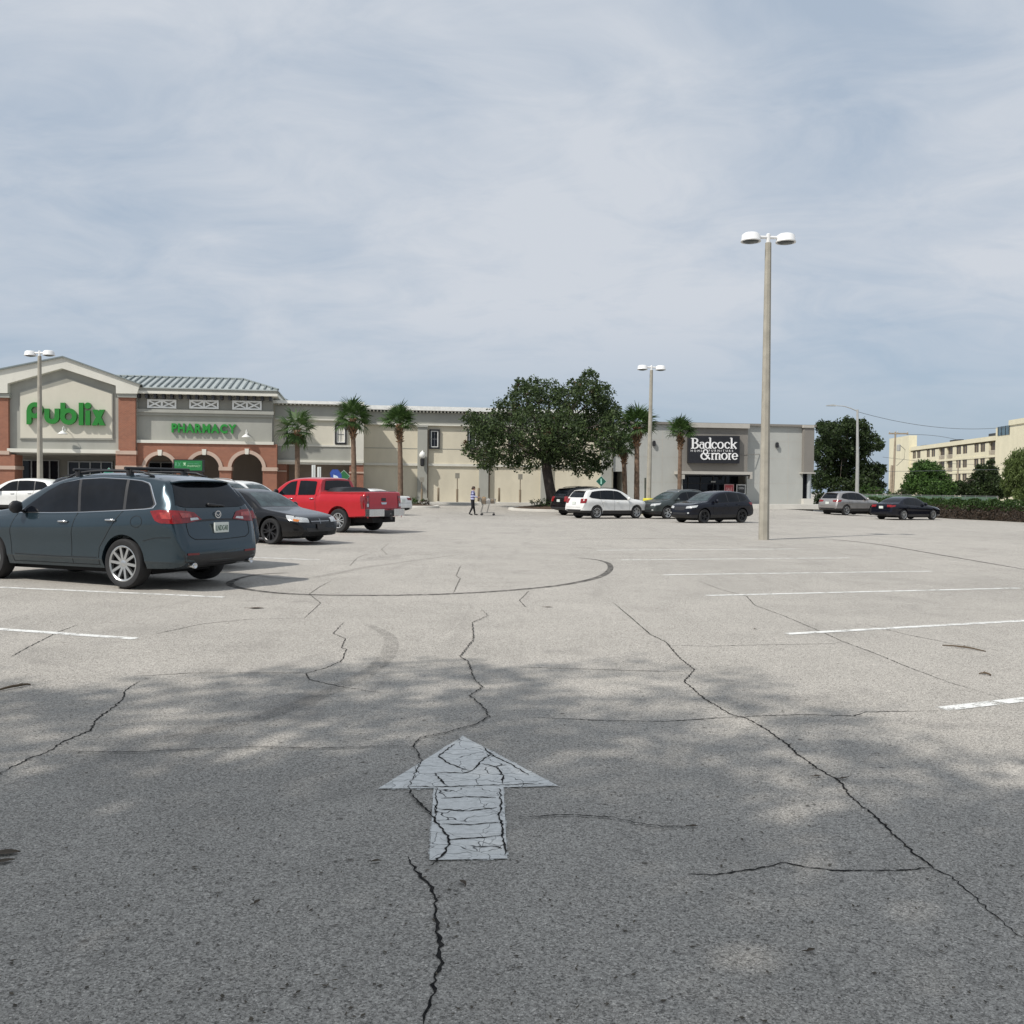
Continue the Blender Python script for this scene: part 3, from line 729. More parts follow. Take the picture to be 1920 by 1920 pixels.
m = MB(); m.tube([FR.pt(ur0, NR, zr + 0.03), FR.pt(ur1, NR, zr + 0.03)], 0.09, 6); m.tube([FR.pt(ur1, NR, zr + 0.03), FR.pt(ue1 + 0.1, NE + 0.1, zE + 0.04)], 0.08, 6); m.tube([FR.pt(ur1, NR, zr + 0.03), FR.pt(ue1 + 0.1, NBK, zE + 0.04)], 0.08, 6); fpart('ridge_cap', m, M_SEAM)
# -- gabled entrance pavilion
mb = MB(); poly(mb, [(-40, 735), (15, 722), (117, 689), (217, 724), (257, 742), (257, 852), (-40, 850)], NGB - 9, NGB); fpart('gable_wall', mb, M_GREY)
NFA = NGB + 0.52
mb = MB(); poly(mb, [(-62, 726), (-62, 706.5), (117, 669.5), (262, 721), (257, 738), (217.5, 737.5), (217, 723), (116, 690.5), (14, 719), (14, 737), (-62, 737)], NGB - 0.2, NFA); fpart('gable_fascia', mb, M_TRIM)
mb = MB(); poly(mb, [(-66, 706.5), (117, 669.5), (264, 721.5), (264, 719.5), (117, 667), (-66, 703.5)], NGB - 10, NFA + 0.15); fpart('gable_roof', mb, M_SEAM)
mb = MB(); poly(mb, [(36, 734), (125, 707.5), (211.5, 737), (212, 824.5), (36, 823)], NGB + 0.001, NGB + 0.10); fpart('sign_panel_border', mb, M_GREY)
mb = MB(); poly(mb, [(38, 736.5), (125, 710), (209.5, 739), (210, 822), (38, 821)], NGB + 0.05, NGB + 0.12); fpart('sign_panel', mb, M_CREAM2)
mb = MB(); rect(mb, 13, 224, 842, 849, NGB + 0.002, NGB + 0.35); fpart('band', mb, M_TRIM)
for x0, x1 in ((-32, 15.5), (222, 254)):
    m = MB(); rect(m, x0, x1, 744 if x0 > 0 else 742, 845.5, NGB - 1, NGB + 0.30); fpart('brick_pier', m, M_BRICK)
    m = MB(); rect(m, x0 - 2, x1 + 2, 738, 745, NGB + 0.005, NGB + 0.42); fpart('pier_cap', m, M_GREY)
    m = MB(); rect(m, x0 - 5 if x0 > 0 else x0, x1 + (1 if x0 > 0 else 12), 852, 941, NGB - 1.2, NGB + 0.36, zb=ZB); fpart('brick_pier', m, M_BRICK)
    m = MB(); rect(m, x0 - 5 if x0 > 0 else x0, x1 + 1.5, 845, 852, NGB - 1, NGB + 0.42); fpart('pier_band', m, M_CAST)
    m = MB(); rect(m, x0 - 6 if x0 > 0 else x0, x1 + (2 if x0 > 0 else 13), 873, 880, NGB - 1.25, NGB + 0.44); fpart('pier_band', m, M_CAST)
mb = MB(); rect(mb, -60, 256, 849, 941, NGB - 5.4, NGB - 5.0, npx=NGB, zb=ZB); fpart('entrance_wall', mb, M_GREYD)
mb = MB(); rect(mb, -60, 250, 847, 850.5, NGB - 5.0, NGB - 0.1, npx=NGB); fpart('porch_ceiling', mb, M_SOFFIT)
NV = NGB - 4.98
shopfront(42, 110, 862, 940, NV, 4); shopfront(128, 210, 865, 940, NV, 4)

# raised pavement along the shops
def slab(name, u0, u1, n0, n1, z1, mat, h=0.35, parent=None):
    m = MB(); m.box((u0, n0, z1 - h), (u1, n1, z1), FR.pt); return m.build(name, mat, parent)
walk = slab('pavement', -50, 50, -1.0, 3.3, BASE_Z, M_WALK)
tag(walk, 'pale concrete pavement along the shop fronts', kind='structure')
slab('kerb', -50, 50, 3.302, 3.47, BASE_Z - 0.004, M_CONC, parent=walk)
walk2 = slab('pavement', -50, P_(681, 900, NW1)[0], 3.48, 9.2, BASE_Z - 0.003, M_WALK)
tag(walk2, 'pale concrete pavement in front of the supermarket arches', kind='structure')
slab('kerb', -50, P_(681, 900, NW1)[0], 9.202, 9.37, BASE_Z - 0.007, M_CONC, parent=walk2)
# ------------------------------------------------------------------ signs on the supermarket
def arc(cx_, cy_, rx, ry, a0, a1, k=18): return [(cx_ + rx * math.cos(R(a0 + (a1 - a0) * i / k)), cy_ - ry * math.sin(R(a0 + (a1 - a0) * i / k))) for i in range(k + 1)]
def ringpoly(cx_, cy_, ro, ri, a0=0, a1=359.5, ryo=None, ryi=None, k=24): return arc(cx_, cy_, ro, ryo or ro, a0, a1, k) + arc(cx_, cy_, ri, ryi or ri, a1, a0, k)
M_SGREEN = simple('sign_green', (0.018, 0.20, 0.026), 0.4, 0, 0.06); M_SEDGE = simple('sign_green_return', (0.10, 0.42, 0.06), 0.4, 0, 0.06)
NS = NGB + 0.125
sgn = thing('supermarket_sign', 'large green Publix lettering on the cream gable panel', 'sign', FR.pt(*P_(122, 797, NS)[:1], NS, P_(122, 797, NS)[1]))
def letter(polys, parent, mat, n0, n1, mat2=None):
    m = MB(); d = 0.0
    for pl in polys:
        m.prism([P_(x, y, n1) for x, y in pl], n0, n1 + d, FR.pt); d += 0.004
    return m.build('letter', mat, parent)
LET = [
 [ringpoly(65, 769, 15, 6.6), [(49.5, 769), (58.8, 769), (58.8, 791), (56, 795.5), (49.5, 795.5)]],
 [[(83, 766), (92, 766), (92, 781), (83, 781)], ringpoly(97, 780.5, 14.2, 5.4, 180, 360), [(102.2, 766), (111.2, 766), (111.2, 781), (102.2, 781)]],
 [[(113, 755), (121.6, 755), (121.6, 781), (113, 781)], ringpoly(128, 780.7, 15.6, 7.0)],
 [[(147.5, 755), (156, 755), (156, 797), (147.5, 797)]],
 [[(160, 769.5), (168.6, 769.5), (168.6, 797), (160, 797)], arc(164.3, 760.5, 6, 6, 0, 345, 14)],
 [[(172.5, 768), (182.5, 768), (196.5, 797.5), (186.5, 797.5)], [(186.5, 768), (196, 768), (182, 797.5), (172, 797.5)]],
]
for L in LET:
    letter(L, sgn, M_SGREEN, NS + 0.02, NS + 0.30)
NP = NPH + 0.002
sg2 = thing('pharmacy_sign', 'green PHARMACY letters on the grey wall above the brick arches', 'sign', FR.pt(P_(382, 812, NP)[0], NP, P_(382, 812, NP)[1]))
def fbox(x0, x1, y0, y1, n):
    u0, zt_ = P_(x0, 0.5 * (y0 + y1), n)[0], P_(0.5 * (x0 + x1), y0, n)[1]; u1, zb_ = P_(x1, 0.5 * (y0 + y1), n)[0], P_(0.5 * (x0 + x1), y1, n)[1]
    return lambda a, d, b: FR.pt(u0 + (u1 - u0) * a, d, zb_ + (zt_ - zb_) * b)
text_objs('PHARMACY', fbox(321.5, 443, 794.5, 812, NP + 0.2), NP + 0.02, NP + 0.20, simple('pharmacy_green', (0.02, 0.24, 0.035), 0.4, 0, 0.05), sg2, 0.045, 0.07)

# hanging banner sign between the first arches
bn = thing('pharmacy_banner', 'green pharmacy banner in a black frame under the brick arches', 'sign', FR.pt(P_(354, 884, NB)[0], NB + 0.5, P_(354, 884, NB)[1]))
NBN = NB + 0.35
m = MB(); rect(m, 325, 383.5, 861.5, 885, NBN - 0.12, NBN); m.build('frame', M_BLACK, bn)
m = MB(); rect(m, 327, 379, 863.5, 882, NBN + 0.001, NBN + 0.02); m.build('face', simple('banner_green', (0.02, 0.19, 0.055), 0.4, 0, 0.12), bn)
text_objs('Rx', fbox(328.5, 339, 867, 876, NBN + 0.03), NBN + 0.02, NBN + 0.035, simple('pale_green_print', (0.16, 0.42, 0.27), 0.5), bn, 0.0, 0.06) if False else None
MPG = simple('pale_green_print', (0.15, 0.42, 0.26), 0.5); MPW = simple('white_green_print', (0.42, 0.66, 0.42), 0.5)
text_objs('RX', fbox(328.5, 339, 867, 874.5, NBN + 0.03), NBN + 0.02, NBN + 0.035, MPG, bn)
letter([[(343, 867.5), (349, 867.5), (347.2, 870.5), (349, 874), (346, 872), (343.5, 874), (345, 870.5)]], bn, MPW, NBN + 0.02, NBN + 0.035)
text_objs('drive thru', fbox(352, 373, 867.8, 870.6, NBN + 0.03), NBN + 0.02, NBN + 0.035, MPG, bn, one=True)
text_objs('PHARMACY', fbox(351.5, 376, 872, 875.8, NBN + 0.03), NBN + 0.02, NBN + 0.035, MPW, bn, one=True)
for x in (329, 380):
    m = MB(); a = P_(x, 885, NBN)[0]; m.tube([FR.pt(a, NBN - 0.06, BASE_Z), FR.pt(a, NBN - 0.06, P_(x, 884, NBN)[1])], 0.05, 8); m.build('post', M_BLACK, bn)

# wall lamps: white dish on a curved arm
def dish_lamp(x, y, n, label, mat, s=1.0):
    u, z = P_(x, y, n); t = thing('wall_lamp', label, 'lamp', FR.pt(u, n, z))
    m = MB(); m.tube([FR.pt(u, n, z + 0.35 * s), FR.pt(u, n + 0.25 * s, z + 0.55 * s), FR.pt(u, n + 0.5 * s, z + 0.45 * s), FR.pt(u, n + 0.55 * s, z + 0.2 * s)], 0.025, 6); m.lathe([(0.08 * s, 0), (0.08 * s, 0.03)], 12, lambda a, b, h: FR.pt(u + a, n + h, z + 0.35 * s + b)); m.build('arm', mat, t)
    m = MB(); m.lathe([(0.03 * s, 0.26 * s), (0.08 * s, 0.22 * s), (0.30 * s, 0.05 * s), (0.33 * s, 0.0), (0.30 * s, 0.01), (0.06 * s, 0.17 * s)], 16, lambda a, b, h: FR.pt(u + a, n + 0.55 * s + b, z + h)); m.build('shade', mat, t, True)
    return t
M_LAMPW = simple('white_enamel', (0.78, 0.78, 0.75), 0.35)
dish_lamp(122, 815, NGB + 0.12, 'small white gooseneck lamp below the green gable lettering', M_LAMPW)
dish_lamp(463, 821, NPH + 0.002, 'small white gooseneck lamp beside the PHARMACY letters', M_LAMPW)
def acorn_lamp(x, y, n, label):
    u, z = P_(x, y, n); t = thing('wall_lantern', label, 'lamp', FR.pt(u, n, z))
    m = MB(); m.lathe([(0.10, -0.1), (0.17, 0.0), (0.17, 0.45), (0.10, 0.5)], 12, lambda a, b, h: FR.pt(u + a, n + 0.3 + b, z + h)); m.box((u - 0.05, n, z + 0.1), (u + 0.05, n + 0.3, z + 0.3), FR.pt); m.build('bracket', M_BLACK, t, False)
    m = MB(); m.lathe([(0.10, 0.5), (0.22, 0.62), (0.25, 0.78), (0.18, 0.95), (0.06, 1.05), (0.03, 1.12)], 16, lambda a, b, h: FR.pt(u + a, n + 0.3 + b, z + h)); m.build('globe', M_LAMPW, t, True)
acorn_lamp(791.5, 872, 0.35, 'white acorn wall lantern on the pilaster behind the left palms')
def cutoff_lamp(x, y, n, label, fr):
    d = fr.px(x, y, n); u, z = d; t = thing('wall_lamp', label, 'lamp', fr.pt(u, n, z))
    m = MB(); m.prism([(-0.09, -0.2), (0.09, -0.2), (0.12, -0.05), (0.11, 0.16), (0.05, 0.24), (-0.05, 0.24), (-0.11, 0.16), (-0.12, -0.05)], 0.0, 0.2, lambda a, dd, b: fr.pt(u + a, n + dd, z + b)); m.build('housing', M_BLACK, t)
    m = MB(); m.box((u - 0.08, n + 0.03, z - 0.22), (u + 0.08, n + 0.17, z - 0.201), fr.pt); m.build('lens', simple('lamp_lens', (0.5, 0.5, 0.48), 0.2), t)

# bollards and parking signs before the blank wall
def bollard(x, y0, y1, n, label):
    u, zt_ = P_(x, y0, n); t = thing('bollard', label, 'bollard', FR.pt(u, n, BASE_Z), group='bollards along the beige wall')
    m = MB(); m.lathe([(0.085, 0), (0.085, zt_ - BASE_Z - 0.06), (0.06, zt_ - BASE_Z - 0.01), (0.02, zt_ - BASE_Z)], 12, lambda a, b, h: FR.pt(u + a, n + b, BASE_Z + h)); m.build('post', simple('tan_bollard', (0.22, 0.175, 0.12), 0.6), t, True)
    m = MB(); m.lathe([(0.14, 0), (0.14, 0.03), (0.1, 0.05)], 12, lambda a, b, h: FR.pt(u + a, n + b, BASE_Z + h)); m.build('base', M_CONC, t)
bollard(822, 914, 941, 1.2, 'tan bollard by the beige wall, left of the first sign post')
bollard(897.5, 914.5, 941, 1.2, 'tan bollard right behind the pedestrian with the cart')
bollard(936, 914.5, 941, 1.2, 'tan bollard by the beige wall, right of the shopping cart')
def wall_sign(x, y0, y1, n, label):
    u, z0 = P_(x, y1, n); z1 = P_(x, y0, n)[1]; t = thing('parking_sign', label, 'sign', FR.pt(u, n, BASE_Z), group='sign posts along the beige wall')
    m = MB(); m.tube([FR.pt(u, n, BASE_Z), FR.pt(u, n, z1)], 0.035, 8); m.build('post', simple('tan_post', (0.17, 0.135, 0.095), 0.6), t)
    m = MB(); m.tube([FR.pt(u, n, BASE_Z), FR.pt(u, n, BASE_Z + 1.0)], 0.085, 10); m.build('base', simple('tan_bollard', (0.22, 0.175, 0.12), 0.6), t)
    m = MB(); m.box((u - 0.17, n + 0.04, z0), (u + 0.17, n + 0.06, z1 + 0.04), FR.pt); m.build('plate', simple('grey_sign_face', (0.27, 0.255, 0.215), 0.5, 0.1), t)
wall_sign(857.5, 888, 897, 1.2, 'thin parking sign post left of the walking person')
wall_sign(975.5, 890, 899, 1.2, 'thin parking sign post left of the big oak trunk')
wall_sign(791, 896, 904, 1.2, 'thin parking sign post under the white wall lantern')

# ------------------------------------------------------------------ furniture store
fstore = thing('furniture_store_building', 'pale grey furniture store with taupe sign block and dark entrance', 'building', FR.pt(P_(1350, 950, 0)[0], 0, BASE_Z - 0.3))
def fp(name, m, mat, parent=None): return m.build(name, mat, parent or fstore)
ZB2 = BASE_Z - 0.75
u_a = P_(1174, 850, 0)[0]; u_b = P_(1506, 850, 0.0)[0]; zt2 = P_(1340, 796, 0)[1]
ud0, ud1 = P_(1280, 900, 0)[0], P_(1400, 900, 0)[0]; zd = P_(1340, 890, 0)[1]
mb = MB(); mb.prism([(u_a, ZB2), (ud0, ZB2), (ud0, zd), (ud1, zd), (ud1, ZB2), (u_b, ZB2), (u_b, zt2), (u_a, zt2)], -0.35, 0, FR.pt); fp('wall', mb, M_BADC)
mb = MB(); mb.box((u_a + .01, -30, ZB2), (ud0 - 0.4, -0.352, zt2 - 0.01), FR.pt); mb.box((ud1 + 0.4, -30, ZB2), (u_b - .01, -0.352, zt2 - 0.01), FR.pt); mb.box((ud0 - 0.399, -30, zd + 0.1), (ud1 + 0.399, -0.352, zt2 - 0.01), FR.pt); mb.box((ud0 - 0.399, -30, ZB2), (ud1 + .399, -3.0, zd + 0.099), FR.pt); fp('rear_mass', mb, M_BADC)
mb = MB(); rect(mb, 1168, 1531, 793, 797, -30.3, 0.25); fp('parapet_cap', mb, M_BADG)
for x in (1242, 1440, 1478):
    a = P_(x, 850, 0)[0]; m = MB(); m.box((a - 0.02, 0.001, ZB2), (a + 0.02, 0.006, zt2 - 0.15), FR.pt); fp('panel_joint', m, M_BADK)
for y in (826, 858, 905):
    m = MB(); z = P_(1340, y, 0)[1]
    for q0, q1 in ((u_a, ud0 - 0.02), (ud1 + 0.1, u_b)):
        m = MB(); m.box((q0, 0.0015, z - 0.012), (q1, 0.005, z + 0.012), FR.pt); fp('panel_joint', m, M_BADK)
NSB = 0.55
mb = MB(); rect(mb, 1278.5, 1402, 802, 885, 0.003, NSB); fp('sign_block', mb, M_BADG)
mb = MB(); rect(mb, 1276, 1406, 793.5, 802, 0.004, NSB + 0.25); fp('sign_block_cap', mb, M_BADK)
mb = MB(); rect(mb, 1277, 1411, 884, 889.5, 0.005, 1.7, npx=1.7); fp('canopy', mb, M_BADK)
mb = MB(); rect(mb, 1287, 1405, 889.6, 892, 0.3, 1.6, npx=1.6); fp('canopy_soffit', mb, M_BLACK)
m = MB(); rect(m, 1407, 1411, 890, 898, 1.2, 1.7, npx=1.7); fp('canopy_bracket', m, M_BADK)
m = MB(); rect(m, 1278, 1284, 890, 898, 1.2, 1.7, npx=1.7); fp('canopy_bracket', m, M_BADK)
NDO = -1.9
du0, du1 = ud0, ud1; zdb = ZB2 + 0.3
m = MB(); m.box((du0, NDO, zdb), (du1, NDO + 0.05, zd), FR.pt); dw = fp('shop_window', m, M_GLASS)
for i in range(6):
    a = du0 + (du1 - du0) * i / 5; m = MB(); m.box((a - 0.04, NDO + 0.051, zdb), (a + 0.04, NDO + 0.12, zd), FR.pt); m.build('mullion', M_BLACK, dw)
m = MB(); m.box((du0, NDO + 0.052, zd - 0.75), (du1, NDO + 0.1, zd - 0.68), FR.pt); m.build('transom', M_BLACK, dw)
m = MB(); m.box((du0 - 0.3, -3.0, ZB2), (du0, -0.352, zd), FR.pt); fp('entrance_reveal', m, M_BADG); m = MB(); m.box((du1, -3.0, ZB2), (du1 + 0.3, -0.352, zd), FR.pt); fp('entrance_reveal', m, M_BADG)
# posters behind the entrance glass
def poster(name, x0, x1, y0, y1, label, face, edge, txt, tcol, n=NDO + 0.2, tb=(0.2, 0.8, 0.2, 0.6)):
    t = thing(name, label, 'poster', FR.pt(P_(0.5 * (x0 + x1), y1, n)[0], n, P_(x0, y1, n)[1]))
    m = MB(); u0, u1, z0, z1 = rect(m, x0, x1, y0, y1, n, n + 0.03); m.build('board', edge, t)
    m = MB(); m.box((u0 + 0.06, n + 0.031, z0 + 0.06), (u1 - 0.06, n + 0.036, z1 - 0.06), FR.pt); m.build('print', face, t)
    pl = lambda a, d, b: FR.pt(u0 + (u1 - u0) * (tb[0] + (tb[1] - tb[0]) * a), d, z0 + (z1 - z0) * (tb[2] + (tb[3] - tb[2]) * b))
    if txt: text_objs(txt, pl, n + 0.037, n + 0.042, tcol, t, one=True)
M_WPR = simple('white_print', (0.7, 0.7, 0.68), 0.5)
poster('sale_poster', 1358, 1376, 908, 924, 'red and pink sale poster inside the furniture store entrance', simple('poster_red', (0.42, 0.06, 0.07), 0.5, 0, 0.4, 12), simple('poster_pink', (0.55, 0.32, 0.32), 0.5), 'SALE', simple('poster_pale', (0.75, 0.5, 0.5), 0.5), n=0.05)
poster('framed_poster', 1381, 1398, 908.5, 926, 'black poster in a white frame at the right of the entrance', simple('poster_black', (0.02, 0.02, 0.022), 0.4), M_WPR, 'OPEN', M_WPR, n=0.05, tb=(0.22, 0.8, 0.5, 0.72))
poster('door_notice', 1333, 1342, 902, 904.5, 'small white notice strip above the furniture store doors', M_WPR, M_WPR, None, None, n=NDO + 0.2)
# left glazed recess and right corner pier
mb = MB(); rect(mb, 1150, 1169, 797, 884, -6, 0.1, zb=None); fp('corner_panel', mb, M_BADC)
mb = MB(); rect(mb, 1150.5, 1174, 884.5, 945, -2.0, -1.95, npx=0.0, zb=ZB2); fp('corner_glass', mb, M_GLASS)
mb = MB(); rect(mb, 1169.2, 1175.5, 797, 945, -2, 0.02, zb=ZB2); fp('corner_pier', mb, M_BADC)
mb = MB(); rect(mb, 1507.5, 1527, 797, 802, -12, 0.55); fp('corner_cap', mb, M_BADK)
mb = MB(); rect(mb, 1508, 1526.5, 802, 885.5, -12, 0.45); fp('corner_block', mb, M_BADG)
mb = MB(); rect(mb, 1505, 1529, 885.6, 888, -12, 0.6); fp('corner_ledge', mb, M_BADK)
mb = MB(); rect(mb, 1508.5, 1525, 888, 945, -11.5, -0.2, zb=ZB2, npx=0.3); fp('corner_glass', mb, M_GLASS)
mb = MB(); u, z = P_(1517, 900, 0.15); mb.lathe([(0.17, 0), (0.17, P_(1517, 888, 0.15)[1] - ZB2)], 14, lambda a, b, h: FR.pt(u + a, 0.15 + b, ZB2 + h)); fp('column', mb, simple('grey_column', (0.34, 0.36, 0.37), 0.5))
mb = MB(); rect(mb, 1507, 1525, 935, 945, -0.19, 0.45, zb=ZB2); fp('plinth', mb, M_CONC)
cutoff_lamp(1225.5, 832, 0.0, 'black wall lamp left of the dark furniture sign', FR)
cutoff_lamp(1456, 835, 0.0, 'black wall lamp on the pale wall right of the concrete lamp pole', FR)
m = MB(); m.tube([FR.pt(P_(1389, 853, NSB)[0], NSB + 0.02, P_(1389, 853, NSB)[1]), FR.pt(P_(1403, 852, NSB)[0], NSB + 0.02, P_(1403, 852, NSB)[1]), FR.pt(P_(1424, 851.5, 0)[0], 0.03, P_(1424, 851.5, 0)[1])], 0.025, 6); fp('conduit', m, M_BADG)

# the dark sign: serif letters drawn stroke by stroke in photo pixels
SC = 140.0 / 1920
def sx(x, y): return (1280 + x * SC, 800 + y * SC)
NSI = NSB + 0.35
sg3 = thing('furniture_store_sign', 'black sign board reading Badcock and more in white serif letters', 'sign', FR.pt(P_(1340, 868, NSI)[0], NSI, P_(1340, 868, NSI)[1]))
m = MB(); poly(m, [sx(155, 232), sx(1470, 238), sx(1462, 945), sx(148, 935)], NSB + 0.01, NSI); m.build('board', simple('sign_black', (0.012, 0.012, 0.016), 0.35, 0, 0.3), sg3)
M_SW = simple('sign_white', (0.85, 0.85, 0.85), 0.4, 0, 0.02)
def bar(x0, y0, x1, y1, w):
    w = w * 0.80 if w < 40 else w * 0.74
    L = math.hypot(x1 - x0, y1 - y0); ox, oy = -(y1 - y0) / L * w / 2, (x1 - x0) / L * w / 2
    return [(x0 + ox, y0 + oy), (x1 + ox, y1 + oy), (x1 - ox, y1 - oy), (x0 - ox, y0 - oy)]
def bowl(cx_, cy_, rx, ry, tx, ty, a0=0, a1=359.5):
    tx *= 0.74; ty *= 0.80
    return arc(cx_, cy_, rx, ry, a0, a1, 26) + arc(cx_, cy_, rx - tx, ry - ty, a1, a0, 26)
GL = [
 [bar(265, 290, 265, 565, 62), bar(218, 300, 300, 300, 26), bar(218, 555, 300, 555, 26), bowl(300, 358, 102, 70, 55, 28, -90, 90), bowl(300, 488, 118, 80, 58, 28, -90, 90)],
 [bowl(490, 500, 62, 66, 42, 24, 40, 300), bar(540, 440, 540, 565, 46), bowl(495, 440, 66, 50, 44, 24, 0, 150), bar(530, 552, 578, 558, 20)],
 [bowl(645, 480, 76, 88, 48, 26), bar(713, 285, 713, 565, 50), bar(675, 292, 713, 285, 22), bar(700, 556, 752, 556, 20)],
 [bowl(818, 480, 78, 88, 50, 28, 35, 325), arc(868, 440, 18, 18, 0, 340, 10)],
 [bowl(975, 480, 86, 90, 52, 26)],
 [bowl(1152, 480, 78, 88, 50, 28, 35, 325), arc(1202, 440, 18, 18, 0, 340, 10)],
 [bar(1262, 290, 1262, 565, 52), bar(1222, 296, 1262, 290, 22), bar(1225, 557, 1305, 557, 20), bar(1285, 480, 1375, 405, 30), bar(1290, 455, 1378, 570, 50), bar(1335, 405, 1398, 405, 18)],
 [bowl(590, 648, 66, 70, 34, 30), bar(560, 690, 705, 840, 52), bowl(560, 760, 100, 92, 52, 36, 100, 318), bar(622, 815, 672, 720, 34), bar(625, 690, 700, 690, 20)],
 [bar(765, 680, 765, 850, 46), bar(725, 688, 765, 682, 20), bar(735, 842, 800, 842, 20), bar(860, 740, 860, 850, 46), bar(835, 842, 895, 842, 20), bar(950, 740, 950, 850, 46), bar(930, 842, 990, 842, 20), bowl(815, 742, 68, 68, 46, 34, 0, 160), bowl(908, 742, 66, 68, 46, 34, 0, 160)],
 [bowl(1075, 762, 86, 90, 52, 26)],
 [bar(1200, 680, 1200, 850, 46), bar(1165, 690, 1200, 682, 20), bar(1168, 842, 1240, 842, 20), bowl(1235, 735, 40, 55, 26, 32, 60, 170)],
 [bowl(1345, 765, 80, 88, 50, 26, -5, 325) , bar(1290, 765, 1410, 765, 24), arc(1395, 760, 16, 20, 0, 340, 8)],
]
for k in GL:
    letter([[sx(*p) for p in pl] for pl in k], sg3, M_SW, NSI + 0.003, NSI + 0.05)
a0, a1 = sx(210, 592), sx(500, 648); text_objs('HOME', fbox(a0[0], a1[0], a0[1], a1[1], NSI + 0.02), NSI + 0.002, NSI + 0.02, M_SW, sg3, 0.0, 0.5)
a0, a1 = sx(675, 592), sx(1300, 648); text_objs('FURNITURE', fbox(a0[0], a1[0], a0[1], a1[1], NSI + 0.02), NSI + 0.002, NSI + 0.02, M_SW, sg3, 0.0, 0.5)

# ------------------------------------------------------------------ yellow apartment block
A0 = at(1866, 922, 186.0); A1 = at(1704, 922, 238.0)
ang = math.degrees(math.atan2(A0.y - A1.y, A0.x - A1.x))
AF = Frame((A1.x, A1.y), ang)
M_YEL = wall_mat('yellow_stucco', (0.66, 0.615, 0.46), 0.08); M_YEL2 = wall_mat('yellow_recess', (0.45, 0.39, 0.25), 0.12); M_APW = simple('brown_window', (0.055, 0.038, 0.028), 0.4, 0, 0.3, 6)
apt = thing('apartment_building', 'pale yellow four storey apartment block beyond the hedge', 'building', (A1.x, A1.y, 0))
def ap(name, m, mat, parent=None): return m.build(name, mat, parent or apt)
UA = AF.px(1866, 900, 0)[0]
ZTA = AF.px(1704, 838.5, 0)[1]; ZT2 = AF.px(1866, 818, 0)[1]; ZTA = 0.5 * (ZTA + ZT2)
FL = 2.95
floors = [ZTA - 0.9 - FL * (i + 1) for i in range(4)]     # floor levels, top first
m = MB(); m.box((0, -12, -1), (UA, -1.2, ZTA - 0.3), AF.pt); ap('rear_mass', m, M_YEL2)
m = MB(); m.box((0, -12.3, ZTA - 0.9), (UA, 0.25, ZTA), AF.pt); ap('roof_edge', m, M_YEL)
cols = [(1711, 1717, 0), (1719, 1725.5, 0), (1737, 1743, 0), (1746, 1753, 0), (1760, 1771, 1), (1774.5, 1786, 1), (1792.5, 1801.5, 0), (1804.5, 1813, 0), (1826, 1834.5, 0), (1837.5, 1846.5, 0), (1853.5, 1865.5, 1)]
cu = [(AF.px(a, 860, 0)[0], AF.px(b, 860, 0)[0], k) for a, b, k in cols]
for fi, z in enumerate(floors):
    m = MB(); m.box((0, -1.19, z - 0.3), (UA, 0.12, z + 0.12), AF.pt); ap('floor_slab', m, M_YEL)
    edges = [0.0]
    for a, b, k in cu: edges += [a, b]
    edges.append(UA)
    for i in range(0, len(edges), 2):
        m = MB(); m.box((edges[i], -1.19, z + 0.121), (edges[i + 1], 0.0, z + FL - 0.301), AF.pt); ap('wall_pier', m, M_YEL)
    for a, b, k in cu:
        if k == 0:
            m = MB(); m.box((a + .001, -0.6, z + 0.121), (b - .001, -0.02, z + 0.95), AF.pt); ap('spandrel', m, M_YEL)
            m = MB(); m.box((a + 0.01, -0.5, z + 0.951), (b - 0.01, -0.11, z + FL - 0.302), AF.pt); w = ap('window', m, M_APW)
            um = 0.5 * (a + b); m = MB(); m.box((um - 0.05, -0.109, z + 0.951), (um + 0.05, -0.07, z + FL - 0.302), AF.pt); m.build('frame', M_YEL2, w)
        else:
            m = MB(); m.box((a + 0.01, -0.9, z + 0.122), (b - 0.01, -0.40, z + FL - 0.302), AF.pt); ap('balcony_door', m, M_APW)
            m = MB()
            for j in range(9):
                q = a + (b - a) * (j + 0.5) / 9; m.box((q - 0.05, -0.05, z + 0.122), (q + 0.05, 0.0, z + 1.0), AF.pt)
            m.box((a + 0.002, -0.06, z + 1.0), (b - 0.002, 0.01, z + 1.08), AF.pt); ap('balcony_railing', m, simple('pale_railing', (0.55, 0.50, 0.40), 0.5))
m = MB(); m.box((AF.px(1700, 900, 0)[0] - 13, -1.3, -1), (AF.px(1703, 900, 0.6)[0], 0.6, AF.px(1700, 817, 0.6)[1]), AF.pt); ap('stair_tower', m, M_YEL)
z1 = AF.px(1880, 797, 1.0)[1]; ua = AF.px(1866, 860, 1.0)[0]
m = MB(); m.box((ua, -12, -1), (ua + 22, 1.0, z1 - 0.3), AF.pt); ap('stair_tower', m, M_YEL)
m = MB(); m.box((AF.px(1893, 800, 1.0)[0], -12.2, z1 - 0.29), (ua + 22.1, 1.2, AF.px(1910, 785, 1.2)[1]), AF.pt); ap('tower_head', m, M_YEL)
a, b = AF.px(1872, 810, 1.0)[0], AF.px(1893, 810, 1.0)[0]; zz0, zz1 = AF.px(1882, 816, 1.0)[1], AF.px(1882, 799, 1.0)[1]
m = MB(); m.box((a, 1.002, zz0), (b, 1.06, zz1), AF.pt); w = ap('stair_window', m, glass_mat('blue_glass', (0.05, 0.08, 0.10)))
for i in range(4):
    q = a + (b - a) * i / 3; m = MB(); m.box((q - 0.08, 1.061, zz0), (q + 0.08, 1.12, zz1), AF.pt); m.build('frame', M_BLACK, w)
